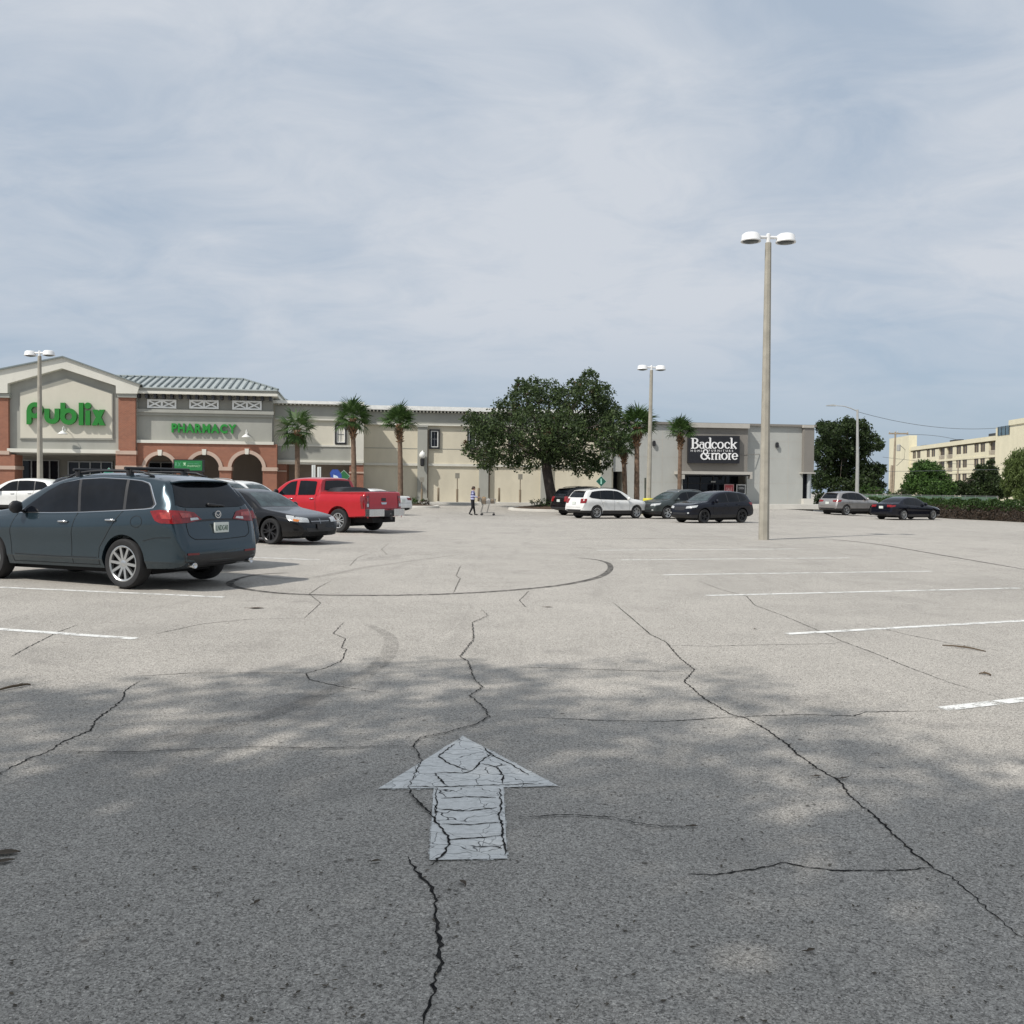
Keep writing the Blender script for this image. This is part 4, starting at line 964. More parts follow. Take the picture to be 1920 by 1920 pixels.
for px_, w_, h_ in ((1785, 2.2, 0.9), (1800, 1.4, 0.6), (1730, 2.0, 0.6), (1858, 3.0, 1.1)):
    u = AF.px(px_, 830, -4)[0]; m = MB(); m.box((u, -5, ZTA + 0.001), (u + w_ * 2, -3.5, ZTA + h_), AF.pt); ap('roof_unit', m, M_BLACK)

# ------------------------------------------------------------------ lamp poles
M_POLE = simple('weathered_concrete_pole', (0.335, 0.312, 0.26), 0.85, 0, 0.16, 2.5, bump=0.3, bscale=60)
M_HEAD = simple('white_lamp_head', (0.74, 0.74, 0.73), 0.4, 0, 0.04); M_LENS = simple('lamp_lens_dark', (0.06, 0.07, 0.07), 0.15, 0, 0.2)
def lamp_pole(x, y_top, base, label, head_rot, lean=0.0, yellow=False):
    top = CAM_H + (at(x, y_top, base.y).z - CAM_H); H = top - base.z
    t = thing('lamp_pole', label, 'lamp pole', base, 0, 'twin headed concrete lamp poles')
    lx = lean * H
    def pt(a, h): return (lx * h / H + a[0], a[1], h)
    m = MB(); b0, b1 = 0.165, 0.095; ch = 0.72
    for h0, h1 in ((0, H - 0.45),):
        sec = [(1, ch - 0.3), (ch - 0.3, 1), (-(ch - 0.3), 1), (-1, ch - 0.3), (-1, -(ch - 0.3)), (-(ch - 0.3), -1), (ch - 0.3, -1), (1, -(ch - 0.3))]
        k = 10; V = []
        for i in range(k + 1):
            h = h0 + (h1 - h0) * i / k; w = b0 + (b1 - b0) * i / k; V += [pt((q[0] * w, q[1] * w), h) for q in sec]
        m.add(V, [(i * 8 + j, i * 8 + (j + 1) % 8, (i + 1) * 8 + (j + 1) % 8, (i + 1) * 8 + j) for i in range(k) for j in range(8)] + [tuple(range(8)), tuple(range(k * 8, k * 8 + 8))])
    m.build('pole', M_POLE, t, world=False)
    if yellow:
        m = MB(); m.lathe([(0.36, 0), (0.36, 1.0), (0.33, 1.06)], 18); m.build('footing', simple('yellow_footing', (0.62, 0.56, 0.05), 0.6, 0, 0.15), t, world=False)
    m = MB(); zt_ = H - 0.45
    m.lathe([(0.07, zt_), (0.07, zt_ + 0.28), (0.04, zt_ + 0.31)], 12, lambda a, b, h: (a + lx, b, h))
    c, s = math.cos(head_rot), math.sin(head_rot)
    m.tube([(lx - 0.45 * c, -0.45 * s, zt_ + 0.18), (lx + 0.45 * c, 0.45 * s, zt_ + 0.18)], 0.055, 8); m.build('arm', M_HEAD, t, world=False)
    for sg in (-1, 1):
        ox, oy = lx + sg * 0.60 * c, sg * 0.60 * s
        m = MB(); m.lathe([(0.05, 0.30), (0.22, 0.285), (0.295, 0.23), (0.315, 0.06), (0.335, 0.04), (0.335, 0.0), (0.29, 0.0), (0.27, 0.02)], 24, lambda a, b, h: (ox + a, oy + b, zt_ + 0.02 + h)); hd = m.build('lamp_head', M_HEAD, t, True, world=False)
        m = MB(); m.lathe([(0.285, 0.012), (0.22, -0.03), (0.10, -0.055), (0.02, -0.06)], 24, lambda a, b, h: (ox + a, oy + b, zt_ + 0.02 + h)); m.build('lens', M_LENS, hd, True, world=False)
    return t
lamp_pole(1433, 430, gp(1432, 1012), 'tall near concrete lamp pole in the open lot at right', R(4))
lamp_pole(78, 653, onground(75, 55.5), 'concrete lamp pole before the supermarket gable at far left', R(-10), 0.0)
lamp_pole(1219.5, 681, onground(1216, 61.5), 'concrete lamp pole beside the palm and the dark furniture sign', R(6), 0.01, True)

# ------------------------------------------------------------------ diamond lane signs and other small signs
M_DG = simple('diamond_green', (0.01, 0.10, 0.065), 0.4); M_DT = simple('diamond_teal', (0.03, 0.30, 0.20), 0.4)
def diamond(px_, py_, y, half, label, mat, txt='1', post=True):
    c = at(px_, py_, y); b = Vector((c.x, c.y, ground(c.x, c.y))); t = thing('lane_sign', label, 'sign', b)
    h = c.z - b.z
    m = MB(); m.prism([(0, h + half), (half, h), (0, h - half), (-half, h)], -0.055, -0.035, lambda a, d, z: (a, d, z)); m.build('plate', simple('sign_rim', (0.5, 0.62, 0.55), 0.4), t, world=False)
    hh = half * 0.93; m = MB(); m.prism([(0, h + hh), (hh, h), (0, h - hh), (-hh, h)], -0.062, -0.056, lambda a, d, z: (a, d, z)); m.build('face', mat, t, world=False)
    if txt:
        pl = lambda a, d, q: b + Vector((-0.045 + 0.09 * a, d, h - half * 0.5 + half * q)); text_objs(txt, pl, -0.063, -0.067, simple('sign_pale_print', (0.35, 0.62, 0.50), 0.4), t, one=True)
    m = MB(); m.tube([(0, 0, 0), (0, 0, h + half * 0.6)], 0.03, 8); m.build('post', M_ALU, t, world=False)
diamond(1127, 902.5, 60.0, 0.34, 'green diamond lane sign marked 1 behind the white SUV', M_DG)
diamond(205, 887.5, 40.0, 0.24, 'teal diamond lane sign peeking over the slate SUV roof', M_DT, None)
bl = at(629, 888, 47.0); b = Vector((bl.x, bl.y, ground(bl.x, bl.y))); h = bl.z - b.z
t = thing('cart_return_sign', 'blue sign with white cart drawing above the red pickup roof', 'sign', b)
m = MB(); m.prism([(-0.17, h - 0.45), (-0.27, h + 0.02), (-0.15, h + 0.20), (0.12, h + 0.20), (0.30, h - 0.02), (0.34, h - 0.45)], -0.04, -0.01, lambda a, d, z: (a, d, z)); m.build('plate', simple('sign_blue', (0.03, 0.07, 0.30), 0.4, 0, 0.2, 8), t, world=False)
m = MB(); m.prism([(-0.08, h - 0.35), (-0.10, h - 0.05), (0.10, h - 0.12), (0.22, h - 0.30)], -0.046, -0.042, lambda a, d, z: (a, d, z)); m.build('print', simple('sign_pale', (0.55, 0.62, 0.70), 0.4, 0, 0.3, 9), t, world=False)
m = MB(); m.tube([(0, 0, 0), (0, 0, h)], 0.04, 8); m.build('post', M_ALU, t, world=False)
gr = at(648, 891, 48.2); b = Vector((gr.x, gr.y, ground(gr.x, gr.y))); diamond(645, 893, 48.2, 0.32, 'green diamond lane sign half hidden behind the blue cart sign', simple('diamond_leaf', (0.03, 0.14, 0.05), 0.4), None)
for px_, y0, lab in ((588, 872, 'taller of two narrow white panels above the red pickup roof'), (598.5, 875.5, 'shorter of two narrow white panels above the red pickup roof')):
    c = at(px_, y0, 62.0); b = Vector((c.x, c.y, ground(c.x, c.y))); t = thing('white_panel', lab, 'panel', b, group='white panels by the entrance')
    m = MB(); m.box((-0.12, -0.03, 0.3), (0.12, 0.03, c.z - b.z)); m.build('board', simple('panel_white', (0.6, 0.62, 0.60), 0.5), t, world=False)
    m = MB(); m.box((0.0, -0.036, 0.32), (0.04, -0.031, c.z - b.z - 0.03)); m.build('groove', simple('panel_grey', (0.3, 0.32, 0.31), 0.5), t, world=False)
    m = MB(); m.box((-0.16, -0.2, 0.0), (0.16, 0.2, 0.3)); m.build('base', M_ALU, t, world=False)
c = at(1210, 896, 62.0); b = Vector((c.x, c.y, ground(c.x, c.y))); t = thing('sign_post', 'thin dark green sign post left of the far lamp pole', 'post', b)
m = MB(); m.tube([(0, 0, 0), (0, 0, c.z - b.z)], 0.05, 8); m.build('post', simple('post_green', (0.05, 0.06, 0.045), 0.6), t, world=False)
m = MB(); m.box((-0.03, -0.2, c.z - b.z - 0.7), (0.03, 0.2, c.z - b.z)); m.build('plate', simple('post_green', (0.05, 0.06, 0.045), 0.6), t, world=False)

# ------------------------------------------------------------------ street side at right
M_GALV = simple('galvanised_pole', (0.42, 0.42, 0.40), 0.5, 0.2); M_WOOD = simple('weathered_utility_wood', (0.30, 0.245, 0.18), 0.85, 0, 0.2, 4)
b = onground(1607, 92.0); top = at(1604, 768, 92.0)
t = thing('street_light', 'tall street light with long curved arm over the dark oaks', 'street light', b)
H = top.z - b.z
m = MB(); m.tube([(0, 0, 0), (0, 0, H * 0.5), (-0.1, 0, H)], [0.20, 0.15, 0.10], 12); m.build('pole', M_GALV, t, world=False)
e = at(1566, 760.5, 92.0) - b
m = MB(); m.tube([(-0.1, 0, H - 0.15), (-0.75, 0, H + 0.12), (-1.4, 0, H + 0.32), (e.x, 0, e.z)], [0.05, 0.045, 0.04, 0.035], 8); m.build('arm', M_GALV, t, world=False)
m = MB(); m.prism([(e.x + 0.05, e.z + 0.06), (e.x - 0.3, e.z + 0.10), (e.x - 0.85, e.z + 0.02), (e.x - 0.85, e.z - 0.05), (e.x + 0.05, e.z - 0.06)], -0.16, 0.16, lambda a, d, z: (a, d, z)); m.build('luminaire', simple('grey_luminaire', (0.40, 0.41, 0.40), 0.4), t, world=False)
def util_pole(px_, ytop, y, label, cross=True, r=0.16):
    c = at(px_, ytop, y); b = Vector((c.x, c.y, ground(c.x, c.y))); H = c.z - b.z
    t = thing('utility_pole', label, 'utility pole', b, group='wooden utility poles')
    m = MB(); m.tube([(-0.25, 0, 0), (-0.1, 0, H * 0.5), (0, 0, H)], [r * 1.2, r, r * 0.7], 10); m.build('pole', M_WOOD, t, world=False)
    if cross:
        m = MB(); m.box((-0.9, -0.12, H - 0.35), (1.7, 0.05, H - 0.15)); ca = m.build('crossarm', M_WOOD, t, world=False)
        for x in (-0.8, 0.3, 1.6):
            m = MB(); m.lathe([(0.05, H - 0.149), (0.08, H - 0.05), (0.04, H + 0.1)], 8, lambda a, bb, h, x=x: (x + a, bb - 0.03, h)); m.build('insulator', M_GALV, ca, world=False)
        m = MB(); m.lathe([(0.22, H - 2.6), (0.25, H - 2.5), (0.25, H - 1.8), (0.18, H - 1.7)], 12, lambda a, bb, h: (0.42 + a, bb - 0.1, h)); m.build('transformer', simple('transformer_grey', (0.36, 0.36, 0.34), 0.5), t, world=False)
        m = MB(); m.tube([(-0.55, 0, 0), (-0.4, 0, H * 0.55)], [r * 1.25, r * 1.0], 10); m.build('stub_pole', M_WOOD, t, world=False)
        m = MB(); m.tube([(0.5, -0.1, H - 1.7), (1.3, -0.1, H - 2.4), (1.2, -0.1, H - 3.6), (0.2, -0.1, H - 4.6)], 0.03, 6); m.build('service_loop', M_BLACK, t, world=False)
    return t
util_pole(1679, 809.5, 128.0, 'wooden utility pole with crossarm before the yellow tower')
util_pole(1797, 864, 150.0, 'shorter wooden pole among bushes before the yellow apartments', False, 0.15)
M_WIRE = simple('wire_grey', (0.12, 0.13, 0.14), 0.6)
def wire(p0, pm, p1, y0, y1, label, r=0.024):
    A = at(p0[0], p0[1], y0); B = at(p1[0], p1[1], y1); Mid = at(pm[0], pm[1], 0.5 * (y0 + y1))
    pts = []
    for i in range(25):
        t_ = i / 24; q = A.lerp(B, t_); sag = (Mid.z - (A.z + B.z) / 2) * 4 * t_ * (1 - t_); pts.append(Vector((q.x, q.y, q.z + sag)))
    m = MB(); m.tube(pts, r, 5); o = m.build('power_line', M_WIRE); tag(o, label, 'cable', 'overhead power lines'); return o
wire((1608, 772), (1760, 803), (1935, 794), 92.0, 110.0, 'upper cable sagging from the street light past the rooftops')
wire((1700, 815), (1740, 817), (1800, 826), 128.0, 150.0, 'short faint cable right of the utility pole crossarm', 0.03)
wire((1655, 857), (1740, 868), (1880, 872), 128.0, 140.0, 'low thin cable crossing the yellow apartment windows', 0.022)
wire((1640, 884), (1800, 882), (1935, 878), 110.0, 118.0, 'lowest thin cable in front of the bushes and weeping tree', 0.022)
# ------------------------------------------------------------------ vegetation
nrng = np.random.default_rng(5)
def leaf_quads(P, size, asp=0.5, up=0.3, droop=0.0):
    """P (n,3) -> rhombic leaf faces"""
    n = len(P); d = nrng.normal(size=(n, 3)); d[:, 2] = d[:, 2] * (1 - droop) - droop * 2.0; d /= np.linalg.norm(d, axis=1)[:, None]
    q = nrng.normal(size=(n, 3)); q[:, 2] *= 0.6; s = np.cross(d, q); s /= np.linalg.norm(s, axis=1)[:, None] + 1e-9
    L = size * nrng.uniform(0.6, 1.35, n)[:, None]; W = L * asp
    V = np.stack([P - d * L * 0.5, P + s * W * 0.5, P + d * L * 0.5, P - s * W * 0.5], 1).reshape(-1, 3)
    return V
def leaf_mesh(name, V, mat, parent):
    n = len(V) // 4; me = bpy.data.meshes.new(name); me.vertices.add(len(V)); me.vertices.foreach_set('co', V.astype(np.float32).ravel())
    me.loops.add(4 * n); me.loops.foreach_set('vertex_index', np.arange(4 * n, dtype=np.int32))
    me.polygons.add(n); me.polygons.foreach_set('loop_start', np.arange(0, 4 * n, 4, dtype=np.int32))
    me.update(calc_edges=True); me.materials.append(mat); return link(name, me, parent)
def clump_points(c, r, n, shell=0.55):
    """points in a lumpy ellipsoid, mostly near its surface and gathered in twigs"""
    k = max(4, n // 9); d = nrng.normal(size=(k, 3)); d /= np.linalg.norm(d, axis=1)[:, None]
    rr = nrng.uniform(shell, 1.08, k) ** 0.8
    tw = d * rr[:, None] * np.array(r)
    idx = nrng.integers(0, k, n)
    return np.array(c) + tw[idx] + nrng.normal(size=(n, 3)) * np.array(r) * 0.13
def crown_tree(name, label, cat, base, clumps, trunk, mat, bark, leaf, dens, group=None, asp=0.5, droop=0.0, branch=True, fork=None):
    """clumps: world (x,y,z,rx,ry,rz); trunk: list of (point, radius)"""
    t = thing(name, label, cat, base, 0, group); b = np.array(base)
    Vs = []
    for x, y, z, rx, ry, rz in clumps:
        n = int(dens * (rx * ry * rz) ** (2 / 3.0))
        Vs.append(leaf_quads(clump_points((x, y, z), (rx, ry, rz), n) - b, leaf, asp, droop=droop))
    leaf_mesh('crown', np.concatenate(Vs), mat, t)
    m = MB(); m.tube([Vector(p) - Vector(base) for p, r in trunk], [r for p, r in trunk], 12); m.build('trunk', bark, t, True, world=False)
    if branch:
        m = MB(); f0 = Vector(fork if fork else trunk[-1][0]) - Vector(base); r0 = trunk[-1][1]
        for x, y, z, rx, ry, rz in clumps:
            e = Vector((x, y, z)) - Vector(base); mid = f0.lerp(e, 0.5) + Vector((0, 0, 0.25 * (e - f0).length * 0.5))
            if e.z < f0.z + 0.2: mid.z = max(mid.z, f0.z + 0.4)
            pts = [f0.lerp(mid, 0.0), f0.lerp(mid, 0.5) + Vector((0, 0, 0.1)), mid, mid.lerp(e, 0.6), e]
            m.tube(pts, [r0 * 0.5, r0 * 0.32, r0 * 0.20, r0 * 0.13, r0 * 0.05], 6, cap=False)
        m.build('branches', bark, t, True, world=False, fix=False)
    return t
M_BARK = simple('oak_bark', (0.055, 0.045, 0.038), 0.95, 0, 0.35, 6, bump=0.8, bscale=25); M_BARK2 = simple('dark_bark', (0.09, 0.075, 0.06), 0.95, 0, 0.3, 6)
M_OAK = leaf_mat('oak_leaves', (0.020, 0.036, 0.013), (0.095, 0.14, 0.045), (0.16, 0.075, 0.05)); M_OAK2 = leaf_mat('dark_tree_leaves', (0.016, 0.028, 0.010), (0.06, 0.095, 0.028)); M_BUSH = leaf_mat('bush_leaves', (0.025, 0.055, 0.012), (0.10, 0.19, 0.04))
M_WEEP = leaf_mat('weeping_leaves', (0.05, 0.075, 0.018), (0.15, 0.20, 0.06)); M_HEDGE = leaf_mat('hedge_leaves', (0.022, 0.045, 0.012), (0.07, 0.13, 0.03)); M_TWIG = leaf_mat('hedge_twigs', (0.035, 0.025, 0.018), (0.09, 0.065, 0.045), trans=0.1)

def clumps_px(lst, y, depth, seed, dup=2, squash=0.9):
    r_ = random.Random(seed); out = []
    for px_, py_, rp in lst:
        for k in range(dup):
            dy = r_.uniform(-1, 1) * depth; yy = y + dy
            p = at(px_ + r_.uniform(-4, 4) * (k > 0), py_ + r_.uniform(-3, 3) * (k > 0), yy); rr = rp / F * y * (1.0 if k == 0 else r_.uniform(0.75, 1.0))
            out.append((p.x, p.y, p.z, rr, rr, rr * squash))
    return out
# the big live oak in its kerbed island
OY = 65.0
ob = onground(1036, OY, 0.1)
OAK = [(905,800,30),(888,842,22),(914,862,25),(925,812,30),(950,772,30),(945,835,36),(985,748,34),(1000,725,20),(975,722,15),(1030,738,26),(1060,752,30),(1000,800,44),(1060,810,48),(1098,735,28),(1105,708,17),(1128,738,24),(1120,790,42),(1140,825,32),(1148,790,24),(1088,862,30),(1050,862,24),(992,862,24),(962,868,15),(1126,866,20),(1104,885,12),(1030,850,24),(1140,765,22),(1075,722,15),(880,785,15),(1160,842,14)]
crown_tree('oak_tree', 'broad dark live oak in the kerbed island by the beige wall', 'tree', ob, clumps_px(OAK, OY, 3.0, 3, 2), [(ob - Vector((0, 0, 0.2)), 0.46), (at(1034, 930, OY), 0.37), (at(1029, 905, OY), 0.34), (at(1025, 880, OY), 0.33), (at(1024, 862, OY), 0.30)], M_OAK, M_BARK, 0.20, 760)
# trees behind the camera whose shade falls on the foreground
def shade_tree(base, cen, rad, seed, label, k=46, dens=300):
    r_ = random.Random(seed); cl = []
    while len(cl) < k:
        a, bb, c = r_.uniform(-1, 1), r_.uniform(-1, 1), r_.uniform(-1, 1)
        if a * a + bb * bb + c * c > 1: continue
        rr = r_.uniform(0.75, 1.35); cl.append((cen[0] + a * rad[0], cen[1] + bb * rad[1], cen[2] + c * rad[2], rr, rr, rr * 0.7))
    b = Vector((base[0], base[1], ground(*base)))
    crown_tree('oak_tree', label, 'tree', b, cl, [(b - Vector((0, 0, 0.2)), 0.42), (b + Vector((0.1, 0.1, 2.0)), 0.33), (b + Vector((0.3, 0.2, 3.8)), 0.28)], M_OAK, M_BARK, 0.17, dens, group='oaks shading the foreground')
shade_tree((-7.6, -3.2), (-5.8, -1.0, 7.0), (6.2, 4.4, 1.7), 8, 'spreading oak behind the camera shading the lane arrow', 104, 480)
shade_tree((1.2, -8.5), (0.2, -4.6, 7.2), (4.8, 4.2, 1.7), 9, 'second oak behind the camera shading the near asphalt', 70, 480)

def kerb_island(name, label, cen, rx, ry, rot, mound):
    t = thing(name, label, 'island', (cen.x, cen.y, ground(cen.x, cen.y)), rot); ca, sa = math.cos(rot), math.sin(rot)
    def P(a, r, h):
        x, y = rx * r * math.cos(a), ry * r * math.sin(a); gx, gy = cen.x + x * ca - y * sa, cen.y + x * sa + y * ca
        return (x, y, ground(gx, gy) - ground(cen.x, cen.y) + h)
    N = 40; m = MB(); kw = 0.17 / ry
    prof = [(1.0, -0.1), (1.0, 0.13), (1 - 0.2 * kw, 0.15), (1 - kw, 0.15), (1 - kw, -0.1)]
    V = [P(2 * math.pi * i / N, r, h) for r, h in prof for i in range(N)]
    m.add(V, [(j * N + i, j * N + (i + 1) % N, (j + 1) * N + (i + 1) % N, (j + 1) * N + i) for j in range(len(prof) - 1) for i in range(N)]); m.build('kerb', M_CONC, t, world=False)
    m = MB(); K = 7; V = [(0, 0, mound + 0.14)]; fs = []
    for j in range(1, K + 1):
        for i in range(N):
            a = 2 * math.pi * i / N; q = P(a, (1 - kw) * j / K, 0.12 + mound * (1 - (j / K) ** 2)); V.append((q[0], q[1], q[2] + mnoise.noise(Vector((q[0] * 2, q[1] * 2, 0))) * 0.06 * (j < K)))
    fs += [(0, 1 + i, 1 + (i + 1) % N) for i in range(N)]
    for j in range(K - 1): fs += [(1 + j * N + i, 1 + j * N + (i + 1) % N, 1 + (j + 1) * N + (i + 1) % N, 1 + (j + 1) * N + i) for i in range(N)]
    m.add(V, fs); m.build('mulch', simple('brown_mulch', (0.075, 0.05, 0.032), 0.95, 0, 0.5, 14, bump=1.0, bscale=30), t, True, world=False)
    return t
def shrub(c, r, label, mat, n=260, leaf=0.11, name='shrub', group=None):
    t = thing(name, label, 'shrub', c, 0, group); P = clump_points((0, 0, r * 0.55), (r, r, r * 0.6), n)
    P = P[P[:, 2] > 0.02]; leaf_mesh('foliage', leaf_quads(P, leaf), mat, t)
    m = MB()
    for k in range(5):
        a = k * 1.26; m.tube([(0, 0, 0), (0.3 * r * math.cos(a), 0.3 * r * math.sin(a), 0.4 * r), (0.6 * r * math.cos(a), 0.6 * r * math.sin(a), 0.75 * r)], 0.015, 5)
    m.build('stem', M_BARK2, t, world=False)
ic = onground(1046, OY); kerb_island('tree_island', 'kerbed mulch island under the big oak', Vector((ic.x, ic.y, 0)), 3.4, 1.9, R(6), 0.28)
for px_, yy, r_, lb in ((1006, 64.6, 0.55, 'low dark shrub left of the big oak trunk'), (1022, 64.4, 0.5, 'low dark shrub at the foot of the big oak trunk')):
    c = onground(px_, yy, 0.2); shrub(c, r_, lb, M_TWIG if r_ < 0.5 else M_HEDGE, 300, 0.1)

# ---- sabal palms
def frond_mesh(seed, dead=False):
    r_ = random.Random(seed); m = MB(); Lp = 0.75
    pts = [(0, 0, 0), (Lp * 0.5, 0, 0.03), (Lp, 0, 0.0)]; m.tube(pts, [0.025, 0.018, 0.014], 5)
    nb = 19
    for i in range(nb):
        a = R(-105 + 210 * i / (nb - 1)); L = (0.95 - 0.25 * abs(a) / R(105)) * r_.uniform(0.85, 1.1); w = 0.045 if not dead else 0.03
        d = Vector((math.cos(a), math.sin(a), 0)); s = Vector((-math.sin(a), math.cos(a), 0)); o = Vector((Lp - 0.06 + 0.10 * math.cos(a), 0, 0))
        dr = r_.uniform(0.10, 0.32) * (1.8 if dead else 1.0)
        c1 = o + d * L * 0.5 + Vector((0, 0, 0.04 - 0.12 * abs(math.sin(a)))); c2 = o + d * L * (0.93 if not dead else 0.7) + Vector((0, 0, -dr))
        up = Vector((0, 0, 0.02))
        m.add([o, c1 + s * w, c1 - s * w + up, c2], [(0, 1, 2), (1, 3, 2)])
    return m
M_PALM = leaf_mat('palm_leaves', (0.030, 0.062, 0.016), (0.11, 0.19, 0.055), trans=0.2); M_PDEAD = leaf_mat('dead_palm_leaves', (0.10, 0.065, 0.035), (0.24, 0.17, 0.10), trans=0.1)
M_PTRUNK = simple('palm_trunk', (0.17, 0.115, 0.08), 0.95, 0, 0.35, 5, bump=0.8, bscale=20); M_BOOT = simple('palm_boots', (0.27, 0.16, 0.09), 0.95, 0, 0.45, 6)
FRONDS = [frond_mesh(s).mesh('frond', M_PALM, fix=False) for s in (1, 2, 3)]; DEADF = [frond_mesh(s, True).mesh('dead_frond', M_PDEAD, fix=False) for s in (4, 5)]
def palm(px_, py_c, y, rpx, base_px, label, seed, boots=1.0, dead=4, n=30, low=-45, rad=0.17):
    r_ = random.Random(seed); c = at(px_, py_c, y); b = onground(base_px, y); H = c.z - b.z; t = thing('sabal_palm', label, 'palm tree', b, r_.uniform(0, 6), 'sabal palms before the shops')
    inv = t.matrix_basis.inverted(); topv = inv @ (c - Vector((0, 0, 0.3))) if False else Vector((0, 0, 0))
    off = Matrix.Rotation(-t.rotation_euler.z, 4, 'Z') @ Vector((c.x - b.x, c.y - b.y, 0))
    k = 26; pts = []; rd = []
    for i in range(k + 1):
        q = i / k; pts.append(Vector((off.x * q * q, off.y * q * q, H * q))); rd.append(rad * (1.15 - 0.3 * q) * (1 + 0.06 * (i % 2)))
    m = MB(); m.tube(pts, rd, 10); m.build('trunk', M_PTRUNK, t, True, world=False)
    m = MB()                                    # criss-cross leaf bases under the crown
    for j in range(int(34 * boots)):
        a = j * 2.4; h = H - 0.1 - 1.25 * boots * (j / (34 * boots)); rr = rad * 1.1; d = Vector((math.cos(a), math.sin(a), 0)); s = Vector((-math.sin(a), math.cos(a), 0)); o = Vector((off.x * (h / H) ** 2, off.y * (h / H) ** 2, h)) + d * rr * 0.8
        tip = o + d * r_.uniform(0.12, 0.26) + Vector((0, 0, r_.uniform(0.12, 0.30)))
        m.add([o + s * 0.09, o - s * 0.09, o + Vector((0, 0, 0.14)), tip + s * 0.02, tip - s * 0.02], [(0, 1, 4, 3), (0, 3, 2), (1, 2, 4), (2, 3, 4)])
    m.build('boots', M_BOOT, t, world=False, fix=False)
    sc = rpx / F * y / 1.36; ctr = Vector((off.x, off.y, H))
    for j in range(n + dead):
        isd = j >= n
        pitch = R(82 - (82 - low) * ((j + 0.5) / n) ** 0.85) if not isd else R(r_.uniform(-82, -60))
        yaw = j * 2.39996 + r_.uniform(-0.25, 0.25)
        M = Matrix.Translation(ctr + Vector((0, 0, 0.05))) @ Matrix.Rotation(yaw, 4, 'Z') @ Matrix.Rotation(-pitch, 4, 'Y') @ Matrix.Rotation(r_.uniform(-0.5, 0.5), 4, 'X') @ Matrix.Scale(sc * r_.uniform(0.85, 1.1) * (0.75 if isd else 1), 4)
        o = link('dead_frond' if isd else 'frond', (DEADF if isd else FRONDS)[j % (2 if isd else 3)], t); o.matrix_basis = M
    return t
palm(557, 806, 65.0, 40, 558, 'sabal palm with open drooping crown, leftmost of the row', 21, 0.7, 3, 24, -60)
palm(661, 785, 65.5, 36, 664, 'tall sabal palm beside the black framed window of the wing', 22, 1.1, 4, 30, -40)
palm(749, 795, 66.5, 36, 751, 'sabal palm with neat round crown by the white lantern', 23, 1.0, 2, 30, -12)
palm(1194, 800, 65.0, 38, 1194, 'sabal palm standing left of the far lamp pole', 24, 1.1, 12, 32, -25)
palm(1168, 838, 70.0, 30, 1172, 'sabal palm half hidden behind the oak crown', 25, 1.0, 8, 26, -35)
palm(1276, 812, 72.0, 29, 1274, 'small sabal palm left of the dark furniture sign', 26, 1.0, 3, 30, -15, 0.15)
pc = onground(778, 65.6); kerb_island('planter_island', 'small kerbed planting island beneath the left palms', Vector((pc.x, pc.y, 0)), 1.7, 1.1, R(4), 0.12)
for px_, yy, r_, lb in ((786, 65.4, 0.42, 'small green shrub in the planting island behind the white sedan'), (796, 65.9, 0.34, 'small brownish shrub at the right end of the planting island'), (772, 65.8, 0.4, 'small shrub at the foot of the round crowned palm')):
    shrub(onground(px_, yy, 0.12), r_, lb, M_BUSH if r_ > 0.35 else M_TWIG, 220, 0.12)

# ---- trees across the street
def tree_px(name, label, lst, y, depth, seed, tr, mat, leaf, dens, dup=2, asp=0.5, droop=0.0, cat='tree', group='trees across the street'):
    b = onground(tr[0], y); top = at(tr[1], tr[2], y)
    crown_tree(name, label, cat, b, clumps_px(lst, y, depth, seed, dup), [(b - Vector((0, 0, 0.3)), tr[3]), (b.lerp(top, 0.5), tr[3] * 0.8), (top, tr[3] * 0.65)], mat, M_BARK2, leaf, dens, group, asp, droop)
tree_px('oak_tree', 'dark spreading oak behind the street light at the store corner', [(1560,810,22),(1545,800,14),(1590,800,20),(1612,808,22),(1635,830,18),(1575,840,26),(1608,845,24),(1648,838,9),(1545,850,22),(1560,880,26),(1600,885,28),(1635,885,20),(1650,880,12),(1535,900,20),(1575,915,24),(1615,915,24),(1645,912,14),(1540,830,12)], 104.0, 3.0, 31, (1585, 1585, 850, 0.35), M_OAK2, 0.30, 800)
tree_px('leafy_shrub', 'low bright green bush right of the corner oak trunk', [(1625,918,14),(1645,922,12),(1660,925,10)], 100.0, 1.0, 32, (1640, 1640, 925, 0.1), M_BUSH, 0.22, 380, cat='bush')
tree_px('leafy_shrub', 'green undergrowth beside the furniture store corner pier', [(1532,925,12),(1540,935,12),(1528,942,10),(1548,945,12),(1560,940,13),(1540,950,8),(1575,945,12)], 90.0, 1.0, 36, (1540, 1540, 938, 0.1), M_OAK2, 0.2, 700, cat='bush')
tree_px('broadleaf_tree', 'round bright green tree before the yellow apartment windows', [(1730,880,18),(1715,895,18),(1745,885,20),(1760,900,20),(1705,912,14),(1735,912,24),(1775,915,16),(1755,920,20),(1700,922,10)], 132.0, 3.0, 33, (1738, 1738, 905, 0.3), M_BUSH, 0.34, 700)
tree_px('broadleaf_tree', 'dark pointed tree clump before the right of the apartments', [(1850,885,16),(1840,900,18),(1862,905,16),(1825,910,16),(1800,915,14),(1850,920,20),(1815,925,14),(1872,918,13),(1880,922,14),(1784,922,10),(1834,878,8),(1858,868,7)], 135.0, 3.0, 34, (1848, 1848, 905, 0.3), M_OAK2, 0.34, 700)
